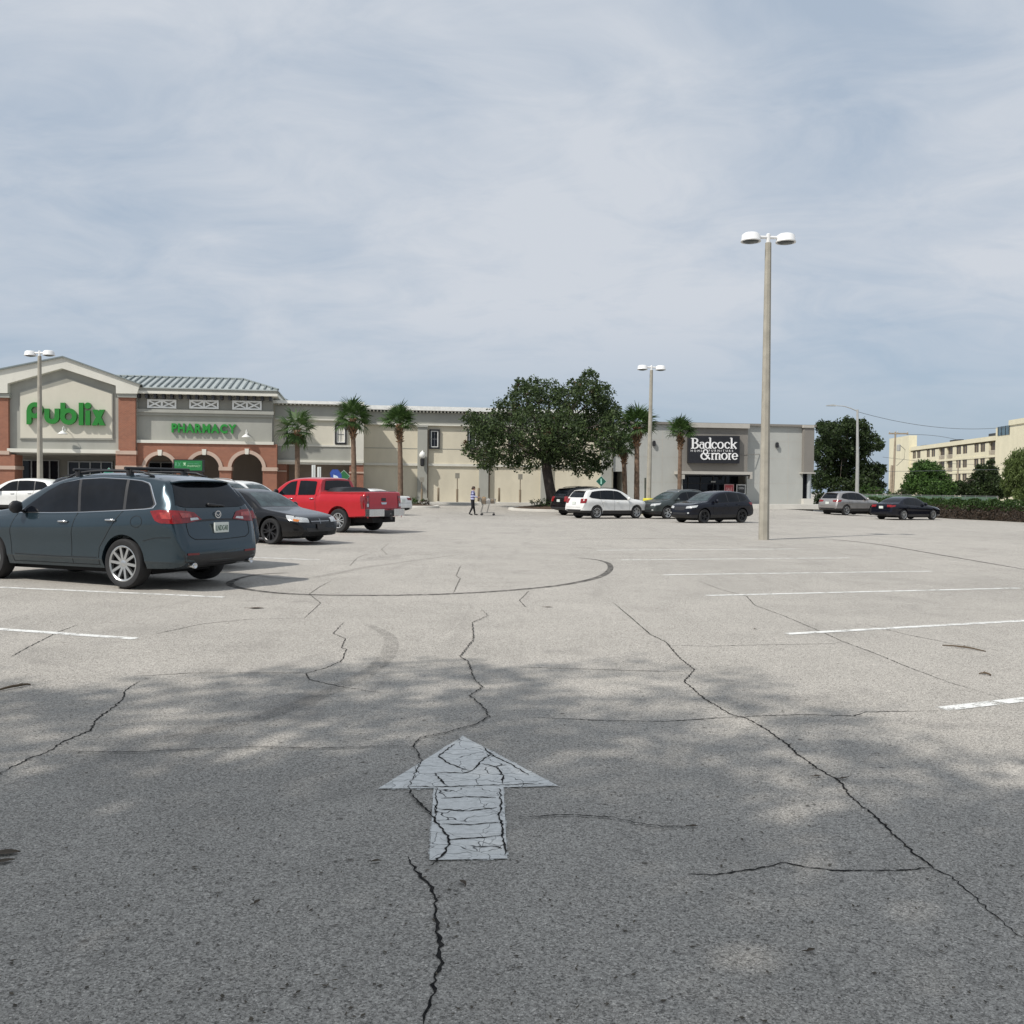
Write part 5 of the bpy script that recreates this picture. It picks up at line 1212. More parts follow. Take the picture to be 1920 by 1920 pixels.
tree_px('weeping_tree', 'yellow green weeping tree at the right edge of the lot', [(1915,862,20),(1900,872,15),(1930,868,22),(1895,890,14),(1915,890,22),(1890,908,11),(1908,912,18),(1930,905,20),(1893,922,10),(1915,925,16)], 108.0, 2.0, 35, (1920, 1918, 880, 0.3), M_WEEP, 0.42, 900, asp=0.22, droop=0.75)
tree_px('small_palm_shrub', 'dark spiky shrub at the foot of the yellow tower', [(1690,925,9),(1698,928,9),(1680,930,7)], 120.0, 1.0, 37, (1690, 1690, 926, 0.1), M_OAK2, 0.4, 380, asp=0.2, cat='shrub')

# ---- clipped hedge, screened fence and verge along the lot edge
HP = [gp(1625, 965), gp(1700, 968), gp(1775, 973), gp(1860, 977), gp(1945, 982)]
HP = [Vector((p.x + 0.6, p.y + 1.2, p.z)) for p in HP]
for i in range(len(HP) - 1): pass
hroot = thing('hedge', 'long clipped hedge with bare lower stems along the right lot edge', 'hedge', HP[0])
def along(pts, t):
    n = len(pts) - 1; k = min(n - 1, int(t * n)); return pts[k].lerp(pts[k + 1], t * n - k)
tt = nrng.uniform(0, 1, 9000); Pm = np.array([tuple(along(HP, a) - HP[0]) for a in tt]); Pm[:, 2] += nrng.uniform(0.72, 1.35, len(tt)) + 0.08 * np.sin(tt * 60); Pm[:, 1] += nrng.uniform(-0.6, 0.6, len(tt))
leaf_mesh('foliage', leaf_quads(Pm, 0.16), M_HEDGE, hroot)
tt = nrng.uniform(0, 1, 9000); Pm = np.array([tuple(along(HP, a) - HP[0]) for a in tt]); Pm[:, 2] += nrng.uniform(0.0, 0.95, len(tt)); Pm[:, 1] += nrng.uniform(-0.5, 0.5, len(tt))
leaf_mesh('lower_twigs', leaf_quads(Pm, 0.20, 0.4), M_TWIG, hroot)
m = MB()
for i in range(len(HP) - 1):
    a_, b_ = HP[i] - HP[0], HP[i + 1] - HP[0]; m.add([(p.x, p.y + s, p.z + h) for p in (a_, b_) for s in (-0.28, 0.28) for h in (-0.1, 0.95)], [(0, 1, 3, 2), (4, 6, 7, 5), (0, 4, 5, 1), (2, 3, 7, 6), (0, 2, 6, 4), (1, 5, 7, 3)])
m.build('stems', simple('hedge_core', (0.03, 0.024, 0.018), 0.95), hroot, world=False)  # solid dark core box added so no bright ground shows through the hedge
vg = MB(); vg.add([(p.x, p.y - 0.75, ground(p.x, p.y - 0.75) + 0.02) for p in HP] + [(p.x + 3, p.y + 60, ground(p.x, p.y + 60) + 0.02) for p in HP], [(i, i + 1, len(HP) + i + 1, len(HP) + i) for i in range(len(HP) - 1)])
tag(vg.build('verge', simple('verge_soil_grass', (0.07, 0.065, 0.035), 0.95, 0, 0.4, 2), fix=False), 'brown green verge behind the hedge', kind='structure')
M_FGAL = simple('dull_fence_steel', (0.20, 0.21, 0.20), 0.6, 0.2)
fr_ = thing('screen_fence', 'low green screened chain link fence behind the hedge', 'fence', HP[0] + Vector((0, 6, 0)))
FPN = [Vector((p.x + 1.2, p.y + 7.0, ground(p.x + 1.2, p.y + 7.0))) for p in HP]; NPAN = 14
for i in range(NPAN + 1):
    p = along(FPN, i / NPAN * 0.9999); m = MB(); m.tube([p, p + Vector((0, 0, 1.62))], 0.03, 6); m.build('post', M_FGAL, fr_)
    if i < NPAN:
        q = along(FPN, (i + 1) / NPAN * 0.9999); m = MB(); m.tube([p + Vector((0, 0, 1.58)), q + Vector((0, 0, 1.58))], 0.022, 6); m.build('rail', M_FGAL, fr_)
        d = (q - p).normalized(); s = Vector((-d.y, d.x, 0)) * 0.01; a0, b0_ = p + d * 0.04, q - d * 0.04
        m = MB(); m.add([a0 + s, b0_ + s, b0_ + s + Vector((0, 0, 1.53)), a0 + s + Vector((0, 0, 1.53)), a0 - s, b0_ - s, b0_ - s + Vector((0, 0, 1.53)), a0 - s + Vector((0, 0, 1.53))], [(0, 1, 2, 3), (7, 6, 5, 4), (0, 4, 5, 1), (3, 2, 6, 7), (0, 3, 7, 4), (1, 5, 6, 2)]); m.build('screen_panel', simple('green_screen', (0.10, 0.16, 0.115), 0.8, 0, 0.2, 4), fr_)
# ------------------------------------------------------------------ vehicles
def pchip(pts):
    x = np.array([p[0] for p in pts], float); y = np.array([p[1] for p in pts], float)
    h = np.diff(x); d = np.diff(y) / h; m = np.zeros_like(y); m[0], m[-1] = d[0], d[-1]
    for i in range(1, len(x) - 1):
        if d[i - 1] * d[i] > 0:
            w1, w2 = 2 * h[i] + h[i - 1], h[i] + 2 * h[i - 1]; m[i] = (w1 + w2) / (w1 / d[i - 1] + w2 / d[i])
    def f(s):
        s = min(max(s, x[0]), x[-1]); i = min(len(x) - 2, max(0, int(np.searchsorted(x, s) - 1))); t = (s - x[i]) / h[i]
        return ((1 + 2 * t) * (1 - t) ** 2 * y[i] + t * (1 - t) ** 2 * h[i] * m[i] + t * t * (3 - 2 * t) * y[i + 1] + t * t * (t - 1) * h[i] * m[i + 1])
    return f
M_TRIMB = simple('black_plastic', (0.018, 0.018, 0.02), 0.5, 0, 0.2, 6); M_WELL = simple('wheel_well', (0.008, 0.008, 0.009), 0.9); M_RUB = simple('tyre_rubber', (0.016, 0.016, 0.017), 0.75, 0, 0.25, 9)
M_CHR = simple('chrome', (0.62, 0.63, 0.64), 0.16, 0.95, 0.05); M_ALLOY = simple('alloy', (0.52, 0.53, 0.53), 0.28, 0.85, 0.08); M_ALLOYB = simple('black_alloy', (0.02, 0.02, 0.022), 0.3, 0.3)
M_TAIL = simple('tail_lens', (0.20, 0.006, 0.008), 0.12, 0, 0.35, 14, coat=0.3); M_TAILD = simple('dark_tail_lens', (0.16, 0.006, 0.008), 0.1, 0, 0.3, 14, coat=1.0); M_TAIL2 = simple('tail_lens_inner', (0.34, 0.03, 0.02), 0.12, 0, 0.4, 20, coat=1.0); M_HEADL = simple('headlamp', (0.55, 0.56, 0.55), 0.08, 0.3, 0.25, 22, coat=1.0); M_AMB = simple('amber_lens', (0.50, 0.16, 0.03), 0.2, 0, 0.2, 20)
M_SEAML = simple('panel_gap', (0.008, 0.009, 0.010), 0.8); M_PLATE = simple('plate_white', (0.62, 0.66, 0.62), 0.4, 0, 0.08); M_PTXT = simple('plate_text', (0.05, 0.12, 0.07), 0.5)
def car_glass(name, col):
    t = NT(name); v = t.coord(); f = t.noise(v, 2.6, 4, 0.6)
    t.base(t.ramp(f, [(0.35, tuple(c * 0.6 for c in col)), (0.65, tuple(c * 1.7 for c in col))])); t.set(Roughness=0.03); t.p.inputs['Specular IOR Level'].default_value = 0.32; return t.m
M_TINT = car_glass('tinted_glass', (0.004, 0.005, 0.007)); M_WSH = car_glass('windscreen_glass', (0.036, 0.052, 0.054))  # pale green of the windscreens stands in for reflected sky light

WHEELS = {}
def wheel_meshes(Rw, style, rimr):
    key = (round(Rw, 3), style, rimr)
    if key in WHEELS: return WHEELS[key]
    w = 0.12; fn = lambda a, b, h: (a, h, b)
    m = MB(); m.lathe([(Rw * rimr, -w), (Rw * 0.93, -w), (Rw * 0.985, -w * 0.75), (Rw, -w * 0.4), (Rw, w * 0.4), (Rw * 0.985, w * 0.78), (Rw * 0.93, w), (Rw * (rimr + 0.03), w), (Rw * rimr, w * 0.9), (Rw * rimr * 0.99, -w * 0.9)], 36, fn, 0, True)
    ty = m.mesh('wheel', M_RUB); smooth_by_angle(ty, 50)
    dark = style == 'black'; rm = M_ALLOYB if dark else M_ALLOY
    ro = Rw * rimr; m = MB()
    m.lathe([(ro * 1.0, w * 0.93), (ro * 1.03, w * 0.98), (ro * 0.99, w * 1.0), (ro * 0.92, w * 0.9), (ro * 0.90, w * 0.5), (ro * 0.96, w * 0.5)], 36, fn, 0, True)
    m.lathe([(ro * 0.20, w * 0.55), (ro * 0.20, w * 0.84), (ro * 0.13, w * 0.90), (0.01, w * 0.90)], 14, fn, 0)
    n = {'ten': 10, 'five': 5, 'black': 5, 'six': 6, 'seven': 7}[style]
    for k in range(n):
        q = 2 * math.pi * k / n; tw = 0.10 if style == 'ten' else 0.0
        pr = [(-1.0, 0)] if style in ('ten', 'seven') else [(-1.0, 1), (1.0, 1)]
        for sg, two in pr:
            a0 = q + (sg * 0.16 if two else 0); a1 = q + (sg * 0.20 if two else tw); w0 = ro * (0.085 if not two else 0.06); w1 = ro * (0.075 if not two else 0.065)
            V = []
            for (rr, aa, ww, yt, yb) in ((ro * 0.16, a0, w0, w * 0.84, w * 0.5), (ro * 0.94, a1, w1, w * 0.92, w * 0.55)):
                c, s = math.cos(aa), math.sin(aa)
                for e in (-1, 1):
                    for yy in (yb, yt): V.append((rr * c - e * ww * s, yy, rr * s + e * ww * c))
            m.add(V, [(0, 1, 3, 2), (4, 6, 7, 5), (0, 4, 5, 1), (2, 3, 7, 6), (0, 2, 6, 4), (1, 5, 7, 3)])
    rim = m.mesh('rim', rm); smooth_by_angle(rim, 35)
    m = MB(); m.lathe([(ro * 0.95, w * 0.35), (0.01, w * 0.30)], 24, fn, 0); back = m.mesh('brake', M_WELL)
    WHEELS[key] = (ty, rim, back); return WHEELS[key]

class Car:
    def __init__(c, spec, color, name, label, pos, rotz, group='parked cars', hi=False):
        c.sp = spec; c.L, c.W = spec['L'], spec['W']; c.FO, c.WB, c.Rw = spec['FO'], spec['WB'], spec['R']; c.X0 = c.FO + c.WB / 2
        c.t = thing(name, label, spec.get('cat', 'car'), pos, rotz, group); c.color = color; c.hi = hi
        c.top = pchip(spec['top']); c.belt = pchip(spec['belt']); c.bot = pchip(spec['bot'])
        L = c.L
        c.wf = pchip([(0, 0.70), (0.06, 0.80), (0.2, 0.90), (0.5, 0.965), (1.0, 1.0), (L - 1.0, 1.0), (L - 0.45, spec.get('rw', 0.975)), (L - 0.16, spec.get('rw2', 0.93)), (L - 0.04, spec.get('rw3', 0.885)), (L, spec.get('rw3', 0.885) - 0.05)])
        c.gw = pchip(spec['gw'])
        c.body()
    def section(c, s):
        zt, zl, zb = c.top(s), c.belt(s), c.bot(s); zl = min(zl, zt - 0.035); w = c.W / 2 * c.wf(s); wt_ = w * c.gw(s); zc = c.sp.get('clad', 0.40)
        zc = min(max(zc, zb + 0.04), zl - 0.12); b = w * 0.935; h = zt - zl
        return [(0, zb), (w * 0.72, zb), (w * 0.92, zb + 0.02), (w * 0.972, zc), (w * 0.982, zc + 0.012), (w * 0.982, zc + (zl - zc) * 0.36), (w * 1.0, zc + (zl - zc) * 0.70), (w * 0.972, zc + (zl - zc) * 0.90), (b, zl), (b + (wt_ - b) * 0.10, zl + h * 0.10), (b + (wt_ - b) * 0.50, zl + h * 0.52), (b + (wt_ - b) * 0.90, zl + h * 0.84), (wt_ * 0.93, zl + h * 0.925), (wt_ * 0.72, zl + h * 0.975), (wt_ * 0.36, zl + h * 0.995), (0, zt)]
    def body(c):
        L = c.L; n = 78 if c.hi else 46; sub = 3 if c.hi else 2
        S = np.unique(np.concatenate([np.linspace(0, 0.16, 7), np.linspace(0.16, L - 0.2, n), np.linspace(L - 0.2, L, 8), np.array(c.sp.get('extra', []))]))
        rings = []; K = None; cladj = None
        for s in S:
            h = c.section(s); pts = []
            for i in range(len(h) - 1):
                p0, p1, p2, p3 = h[max(0, i - 1)], h[i], h[i + 1], h[min(len(h) - 1, i + 2)]
                if i == 3: cladj = len(pts)
                for k in range(sub):
                    t = k / sub
                    if i in (0, 1, 2, 3): q = (p1[0] + (p2[0] - p1[0]) * t, p1[1] + (p2[1] - p1[1]) * t)
                    else: q = tuple(0.5 * (2 * p1[a] + (p2[a] - p0[a]) * t + (2 * p0[a] - 5 * p1[a] + 4 * p2[a] - p3[a]) * t * t + (3 * p1[a] - p0[a] - 3 * p2[a] + p3[a]) * t ** 3) for a in (0, 1))
                    pts.append(q)
            pts.append(h[-1]); m = len(pts)
            ring = [(c.X0 - s, y, z) for y, z in pts] + [(c.X0 - s, -y, z) for y, z in pts[-2:0:-1]]; K = len(ring); rings.append(ring)
        V = [v for r in rings for v in r]; Fs = []; Mi = []
        for i in range(len(rings) - 1):
            for j in range(K):
                Fs.append((i * K + j, i * K + (j + 1) % K, (i + 1) * K + (j + 1) % K, (i + 1) * K + j)); jj = min(j, K - 1 - j); Mi.append(1 if jj < cladj and c.sp.get('cladded', True) or jj < 2 else 0)
        Fs += [tuple(range(K)), tuple(range((len(rings) - 1) * K, len(rings) * K))]; Mi += [0, 0]
        c.bvh = BVHTree.FromPolygons([Vector(v) for v in V], Fs)
        mb = MB(); mb.v, mb.f, mb.m = V, Fs, Mi
        me = mb.mesh('body', [c.color, M_TRIMB if c.sp.get('cladded', True) else M_WELL])
        cut = MB()
        for ax in (c.WB / 2, -c.WB / 2):
            for sg in (-1, 1):
                r = c.Rw + c.sp.get('gap', 0.06); y0 = sg * (c.W / 2 - 0.30); y1 = sg * (c.W / 2 + 0.25)
                cut.lathe([(r, y0), (r, y1)], 32, lambda a, b, h, ax=ax: (ax + a, h, c.Rw + 0.01 + b), 1)
        for a, b in c.sp.get('cutbox', []): cut.box(a, b, None, 1)
        cm = cut.mesh('cut', [c.color, M_WELL])
        o1 = bpy.data.objects.new('tmp_body', me); o2 = bpy.data.objects.new('tmp_cut', cm); tc = bpy.data.collections.new('tmp'); scene.collection.children.link(tc); tc.objects.link(o1); tc.objects.link(o2)
        md = o1.modifiers.new('b', 'BOOLEAN'); md.operation = 'DIFFERENCE'; md.object = o2; md.solver = 'EXACT'
        dg = bpy.context.evaluated_depsgraph_get(); dg.update(); res = bpy.data.meshes.new_from_object(o1.evaluated_get(dg))
        bpy.data.objects.remove(o1); bpy.data.objects.remove(o2); bpy.data.collections.remove(tc); bpy.data.meshes.remove(me); bpy.data.meshes.remove(cm)
        res.name = 'body'; smooth_by_angle(res, 34); c.bodyo = link('body', res, c.t)
        ty, rim, back = wheel_meshes(c.Rw, c.sp.get('wheel', 'five'), c.sp.get('rim', 0.68))
        for ax in (c.WB / 2, -c.WB / 2):
            for sg in (1, -1):
                w = link('wheel', ty, c.t, (ax, sg * (c.W / 2 - 0.135), c.Rw), (0, 0, 0 if sg > 0 else math.pi)); link('rim', rim, w); link('brake', back, w)
    def hit(c, axis, a, b, sg=1):
        if axis == 'side': o = Vector((c.X0 - a, sg * 3, b)); d = Vector((0, -sg, 0))
        elif axis == 'rear': o = Vector((-6, a * sg, b)); d = Vector((1, 0, 0))
        elif axis == 'front': o = Vector((6, a * sg, b)); d = Vector((-1, 0, 0))
        else: o = Vector((c.X0 - a, b * sg, 5)); d = Vector((0, 0, -1))
        h = c.bvh.ray_cast(o, d)
        if h[0] is None:
            tgt = {'side': Vector((c.X0 - a, sg * c.W / 2, b)), 'rear': Vector((c.X0 - c.L, a * sg, b)), 'front': Vector((c.X0, a * sg, b)), 'top': Vector((c.X0 - a, b * sg, 1.5))}[axis]
            return c.bvh.find_nearest(tgt)[0], d
        return h[0], d
    def patch(c, name, A, B, axis, mat, off=0.005, nu=10, nv=5, sides=(1, -1), parent=None):
        out = []
        def resamp(P, n):
            P = [np.array(p, float) for p in P]; ln = [0]
            for p, q in zip(P[:-1], P[1:]): ln.append(ln[-1] + np.linalg.norm(q - p))
            r = []
            for i in range(n):
                t = ln[-1] * i / (n - 1); k = 0
                while k < len(P) - 2 and ln[k + 1] < t: k += 1
                f = 0 if ln[k + 1] == ln[k] else (t - ln[k]) / (ln[k + 1] - ln[k]); r.append(P[k] + (P[k + 1] - P[k]) * min(1, f))
            return r
        a, b = resamp(A, nu), resamp(B, nu)
        for sg in sides:
            V = []
            for j in range(nv):
                for i in range(nu):
                    q = a[i] + (b[i] - a[i]) * j / (nv - 1); p, d = c.hit(axis, q[0], q[1], sg); V.append(p - d * off)
            m = MB(); m.add(V, [(j * nu + i, j * nu + i + 1, (j + 1) * nu + i + 1, (j + 1) * nu + i) for j in range(nv - 1) for i in range(nu - 1)])
            d = c.hit(axis, a[0][0], a[0][1], sg)[1]
            me = m.mesh(name, mat, True, False)
            if len(me.polygons) and sum((p.normal.dot(-d) * p.area for p in me.polygons)) < 0: me.flip_normals()
            out.append(link(name, me, parent or c.t))
        return out
    def seam(c, pts, axis='side', w=0.009, sides=(1, -1), name='seam', mat=None, off=0.003):
        A, B = [], []
        P = [np.array(p, float) for p in pts]
        for i, p in enumerate(P):
            t = P[min(i + 1, len(P) - 1)] - P[max(i - 1, 0)]; n_ = np.array([-t[1], t[0]]); n_ /= np.linalg.norm(n_) + 1e-9
            A.append(p + n_ * w / 2); B.append(p - n_ * w / 2)
        c.patch(name, A, B, axis, mat or M_SEAML, off, max(6, 5 * len(pts)), 2, sides)
    def handle(c, s, z, mat, sides=(1, -1)):
        for sg in sides:
            p, d = c.hit('side', s, z, sg); m = MB(); m.tube([p + Vector((0.10, sg * 0.012, 0)), p + Vector((0.07, sg * 0.035, 0.004)), p + Vector((-0.07, sg * 0.035, 0.006)), p + Vector((-0.10, sg * 0.012, 0))], [0.012, 0.017, 0.017, 0.012], 8); m.build('door_handle', mat, c.t, True, world=False)
    def mirror(c, s, z, mat):
        for sg in (1, -1):
            p, d = c.hit('side', s, z, sg); cx_, cy_, cz = p.x, p.y + sg * 0.15, p.z + 0.07; m = MB()
            m.lathe([(0.02, -0.10), (0.085, -0.075), (0.105, -0.02), (0.10, 0.04), (0.06, 0.085), (0.01, 0.095)], 16, lambda a, b, h: (cx_ - 0.02 + 0.75 * a * 0.75, cy_ + h * 1.15, cz + b * 0.95)); mo = m.build('mirror', mat, c.t, True, world=False)
            m = MB(); m.tube([p, (cx_, cy_ - sg * 0.06, cz - 0.05)], 0.022, 6); m.build('mirror_arm', M_TRIMB, mo, world=False)
    def plate(c, end, y, z, txt=None, mat=None, w=0.305, h=0.155):
        p, d = c.hit(end, y, z); m = MB(); k = -1 if end == 'rear' else 1; x = p.x + k * 0.03
        m.box((x - 0.012, y - w / 2, z - h / 2), (x + 0.012, y + w / 2, z + h / 2)); pl = m.build('licence_plate', mat or M_PLATE, c.t, world=False)
        if txt:
            # text reads left to right for a viewer at that end
            f = lambda a, dd, b: wm(c.t) @ Vector((x + k * dd, y + (-k) * (-1) * 0 + (w * 0.42 - w * 0.84 * a) * (1 if end == 'rear' else -1), z - h * 0.30 + h * 0.52 * b))
            text_objs(txt, f, 0.0125, 0.016, M_PTXT, pl, one=True)
    def lights(c, name, quad_end, quad_side, end, mat, inner=None):
        if quad_end:
            for o in c.patch(name, *quad_end, end, mat, 0.008, 8, 5): pass
        if quad_side: c.patch(name, *quad_side, 'side', mat, 0.008, 8, 5)
    def rails(c, s0, s1, y, mat, up=0.06, cross=()):
        for sg in (1, -1):
            P = []
            for k in range(9):
                s = s0 + (s1 - s0) * k / 8; p, d = c.hit('top', s, y, sg); P.append(p + Vector((0, 0, up if 0 < k < 8 else 0.005)))
            m = MB(); m.tube(P, 0.018, 6); m.build('roof_rail', mat, c.t, True, world=False)
        for s in cross:
            p, d = c.hit('top', s, y, 1); z = p.z + up + 0.045; m = MB(); m.tube([(p.x, -y - 0.10, z), (p.x, y + 0.10, z)], 0.024, 8)
            for sg in (1, -1): m.box((p.x - 0.05, sg * y - 0.03, z - 0.10), (p.x + 0.05, sg * y + 0.03, z - 0.01))
            m.build('roof_crossbar', mat, c.t, world=False)
    def spoiler(c, s0, s1, hw, mat, drop=0.03, th=0.045):
        V = []; n = 13
        for i in range(n):
            y = -hw + 2 * hw * i / (n - 1); p, d = c.hit('top', s0, y); e = 1 - 0.25 * (abs(y) / hw) ** 4
            V += [(p.x, y, p.z + 0.006), (c.X0 - (s0 + (s1 - s0) * e), y, p.z - drop), (c.X0 - (s0 + (s1 - s0) * e), y, p.z - drop - 0.02), (p.x, y, p.z - th - 0.02)]
        Fs = [(4 * i + k, 4 * i + (k + 1) % 4, 4 * i + 4 + (k + 1) % 4, 4 * i + 4 + k) for i in range(n - 1) for k in range(4)] + [(0, 1, 2, 3), (4 * n - 4, 4 * n - 3, 4 * n - 2, 4 * n - 1)]
        m = MB(); m.add(V, Fs); o = m.build('spoiler', mat, c.t, world=False); smooth_by_angle(o.data, 40)

def spec_suv(L=4.70, W=1.84, H=1.68, WB=2.74, FO=0.92, R_=0.355, belt=1.03, rake=0.0, **kw):
    k = H / 1.68; r = L - 4.70
    d = dict(L=L, W=W, WB=WB, FO=FO, R=R_, cat='car',
      top=[(0, 0.60), (0.05, 0.80 * k), (0.16, 0.93 * k), (0.5, 1.02 * k), (0.95, 1.08 * k), (1.15, 1.11 * k), (1.55, 1.36 * k), (1.95, 1.565 * k), (2.35, 1.65 * k), (2.9, 1.68 * k), (3.6 + r, 1.64 * k), (4.15 + r, 1.565 * k), (4.32 + r, 1.45 * k), (4.50 + r, 1.17 * k), (4.58 + r, 1.03 * k), (4.655 + r, 0.84), (4.70 + r, 0.64)],
      belt=[(0, 0.52), (0.05, 0.70 * k), (0.16, 0.83 * k), (0.5, 0.92 * k), (1.15, belt * 0.975), (2.2, belt), (4.2 + r, belt * 1.075), (4.5 + r, belt * 1.06), (4.7 + r, 0.6)],
      bot=[(0, 0.40), (0.15, 0.27), (0.6, 0.24), (1.3, 0.25), (3.3 + r, 0.26), (4.2 + r, 0.30), (4.55 + r, 0.36), (4.7 + r, 0.45)],
      gw=[(0, 0.80), (1.0, 0.83), (1.3, 0.83), (2.0, 0.735), (3.0, 0.72), (4.1 + r, 0.715), (4.4 + r, 0.76), (4.55 + r, 0.86), (4.7 + r, 0.88)], extra=[4.15 + r, 4.2 + r, 4.25 + r, 4.32 + r, 4.4 + r, 4.45 + r])
    d.update(kw); return d
def dress_suv(c, belt=1.03, k=1.0, rail=True, light='tall', surround=M_TRIMB, front_amb=False, quarter=True, plate='SUV', hmat=None):
    r = c.L - 4.70; zr = 1.60 * k; b = belt + 0.035
    F_A = [(1.58, b), (1.66, b + 0.10 * k), (2.02, 1.435 * k), (2.22, 1.515 * k), (2.50, 1.55 * k)]; F_B = [(1.58, b - 0.01), (2.55, b + 0.012)]
    R_A = [(2.56, 1.555 * k), (3.0, 1.565 * k), (3.40 + r * 0.5, 1.55 * k)]; R_B = [(2.61, b + 0.012), (3.46 + r * 0.5, b + 0.035)]
    Q_A = [(3.46 + r * 0.5, 1.545 * k), (3.8 + r * 0.8, 1.51 * k), (3.98 + r, 1.47 * k)]; Q_B = [(3.52 + r * 0.5, b + 0.037), (4.02 + r, b + 0.10), (4.16 + r, b + 0.17)]
    c.patch('window_surround', F_A[:-1] + R_A[1:] + Q_A[1:], [(1.55, b - 0.022), (2.6, b - 0.01), (3.5 + r * 0.5, b + 0.015), (4.10 + r, b + 0.085), (4.22 + r, b + 0.16)], 'side', surround, 0.004, 26, 5)
    for A, B in ((F_A, F_B), (R_A, R_B)) + (((Q_A, Q_B),) if quarter else ()): c.patch('side_window', A, B, 'side', M_TINT, 0.008, 12, 6)
    yw = c.W / 2
    c.patch('windscreen', [(-0.55 * yw, 1.53 * k), (0, 1.56 * k), (0.55 * yw, 1.53 * k)], [(-0.74 * yw, 1.15 * k), (0, 1.155 * k), (0.74 * yw, 1.15 * k)], 'front', M_WSH, 0.006, 15, 8, (1,))
    c.patch('rear_window', [(-0.60 * yw, 1.49 * k), (0, 1.51 * k), (0.60 * yw, 1.49 * k)], [(-0.70 * yw, 1.165 * k), (0, 1.16 * k), (0.70 * yw, 1.165 * k)], 'rear', M_TINT, 0.007, 15, 6, (1,))
    c.spoiler(4.02 + r, 4.36 + r, 0.58 * yw, c.color, 0.035)
    if light == 'tall': c.lights('tail_light', ([(0.52 * yw, 1.10 * k), (0.80 * yw, 1.11 * k)], [(0.60 * yw, 0.86), (0.84 * yw, 0.86)]), ([(4.38 + r, 1.10 * k), (4.56 + r, 1.10 * k)], [(4.48 + r, 0.88), (4.63 + r, 0.86)]), 'rear', M_TAIL)
    else: c.lights('tail_light', ([(0.42 * yw, 1.04 * k), (0.80 * yw, 1.08 * k)], [(0.48 * yw, 0.94 * k), (0.84 * yw, 0.92 * k)]), ([(4.22 + r, 1.07 * k), (4.57 + r, 1.07 * k)], [(4.36 + r, 0.94 * k), (4.62 + r, 0.92 * k)]), 'rear', M_TAIL)
    c.lights('headlight', ([(0.48 * yw, 0.86 * k), (0.80 * yw, 0.90 * k)], [(0.46 * yw, 0.75 * k), (0.80 * yw, 0.77 * k)]), ([(0.10, 0.89 * k), (0.50, 0.93 * k)], [(0.10, 0.78 * k), (0.36, 0.82 * k)]), 'front', M_HEADL)
    c.patch('grille', [(-0.44 * yw, 0.84 * k), (0, 0.85 * k), (0.44 * yw, 0.84 * k)], [(-0.38 * yw, 0.66 * k), (0, 0.65 * k), (0.38 * yw, 0.66 * k)], 'front', M_TRIMB, 0.007, 9, 4, (1,))
    c.patch('lower_intake', [(-0.55 * yw, 0.54), (0.55 * yw, 0.54)], [(-0.5 * yw, 0.44), (0.5 * yw, 0.44)], 'front', M_TRIMB, 0.007, 9, 3, (1,))
    c.patch('fog_lamp', [(0.62 * yw, 0.55), (0.74 * yw, 0.56)], [(0.62 * yw, 0.48), (0.74 * yw, 0.49)], 'front', M_HEADL, 0.008, 5, 4)
    c.seam([(1.52, 0.44), (1.48, 0.8), (1.53, b)]); c.seam([(2.58, 0.42), (2.58, b)]); c.seam([(3.30 + r * 0.5, 0.66), (3.42 + r * 0.5, 0.86), (3.50 + r * 0.5, b + 0.03)])
    c.handle(2.36, b - 0.13, hmat or c.color); c.handle(3.28 + r * 0.5, b - 0.11, hmat or c.color); c.mirror(1.62, b - 0.01, c.color)
    c.seam([(-0.78 * yw, 0.64), (0.78 * yw, 0.64)], 'rear', 0.010, (1,)); c.plate('rear', 0, 0.86 * k); 
    c.patch('rear_lower_trim', [(-0.75 * yw, 0.52), (0.75 * yw, 0.52)], [(-0.7 * yw, 0.45), (0.7 * yw, 0.45)], 'rear', M_TRIMB, 0.006, 9, 3, (1,))
    if rail: c.rails(2.05, 3.95 + r, 0.585 * yw, M_TRIMB if rail == 'black' else M_ALU, 0.045)

def place(px_, py_, heading, lx, ly):
    """origin so that the local ground point (lx, ly) lands on that pixel's ground spot"""
    g = gp(px_, py_); a = R(heading); x = g.x - (lx * math.cos(a) - ly * math.sin(a)); y = g.y - (lx * math.sin(a) + ly * math.cos(a))
    return (x, y, ground(x, y))
def place_y(px_, y, heading, lx, ly):
    g = onground(px_, y); a = R(heading); x = g.x - (lx * math.cos(a) - ly * math.sin(a)); yy = g.y - (lx * math.sin(a) + ly * math.cos(a))
    return (x, yy, ground(x, yy))

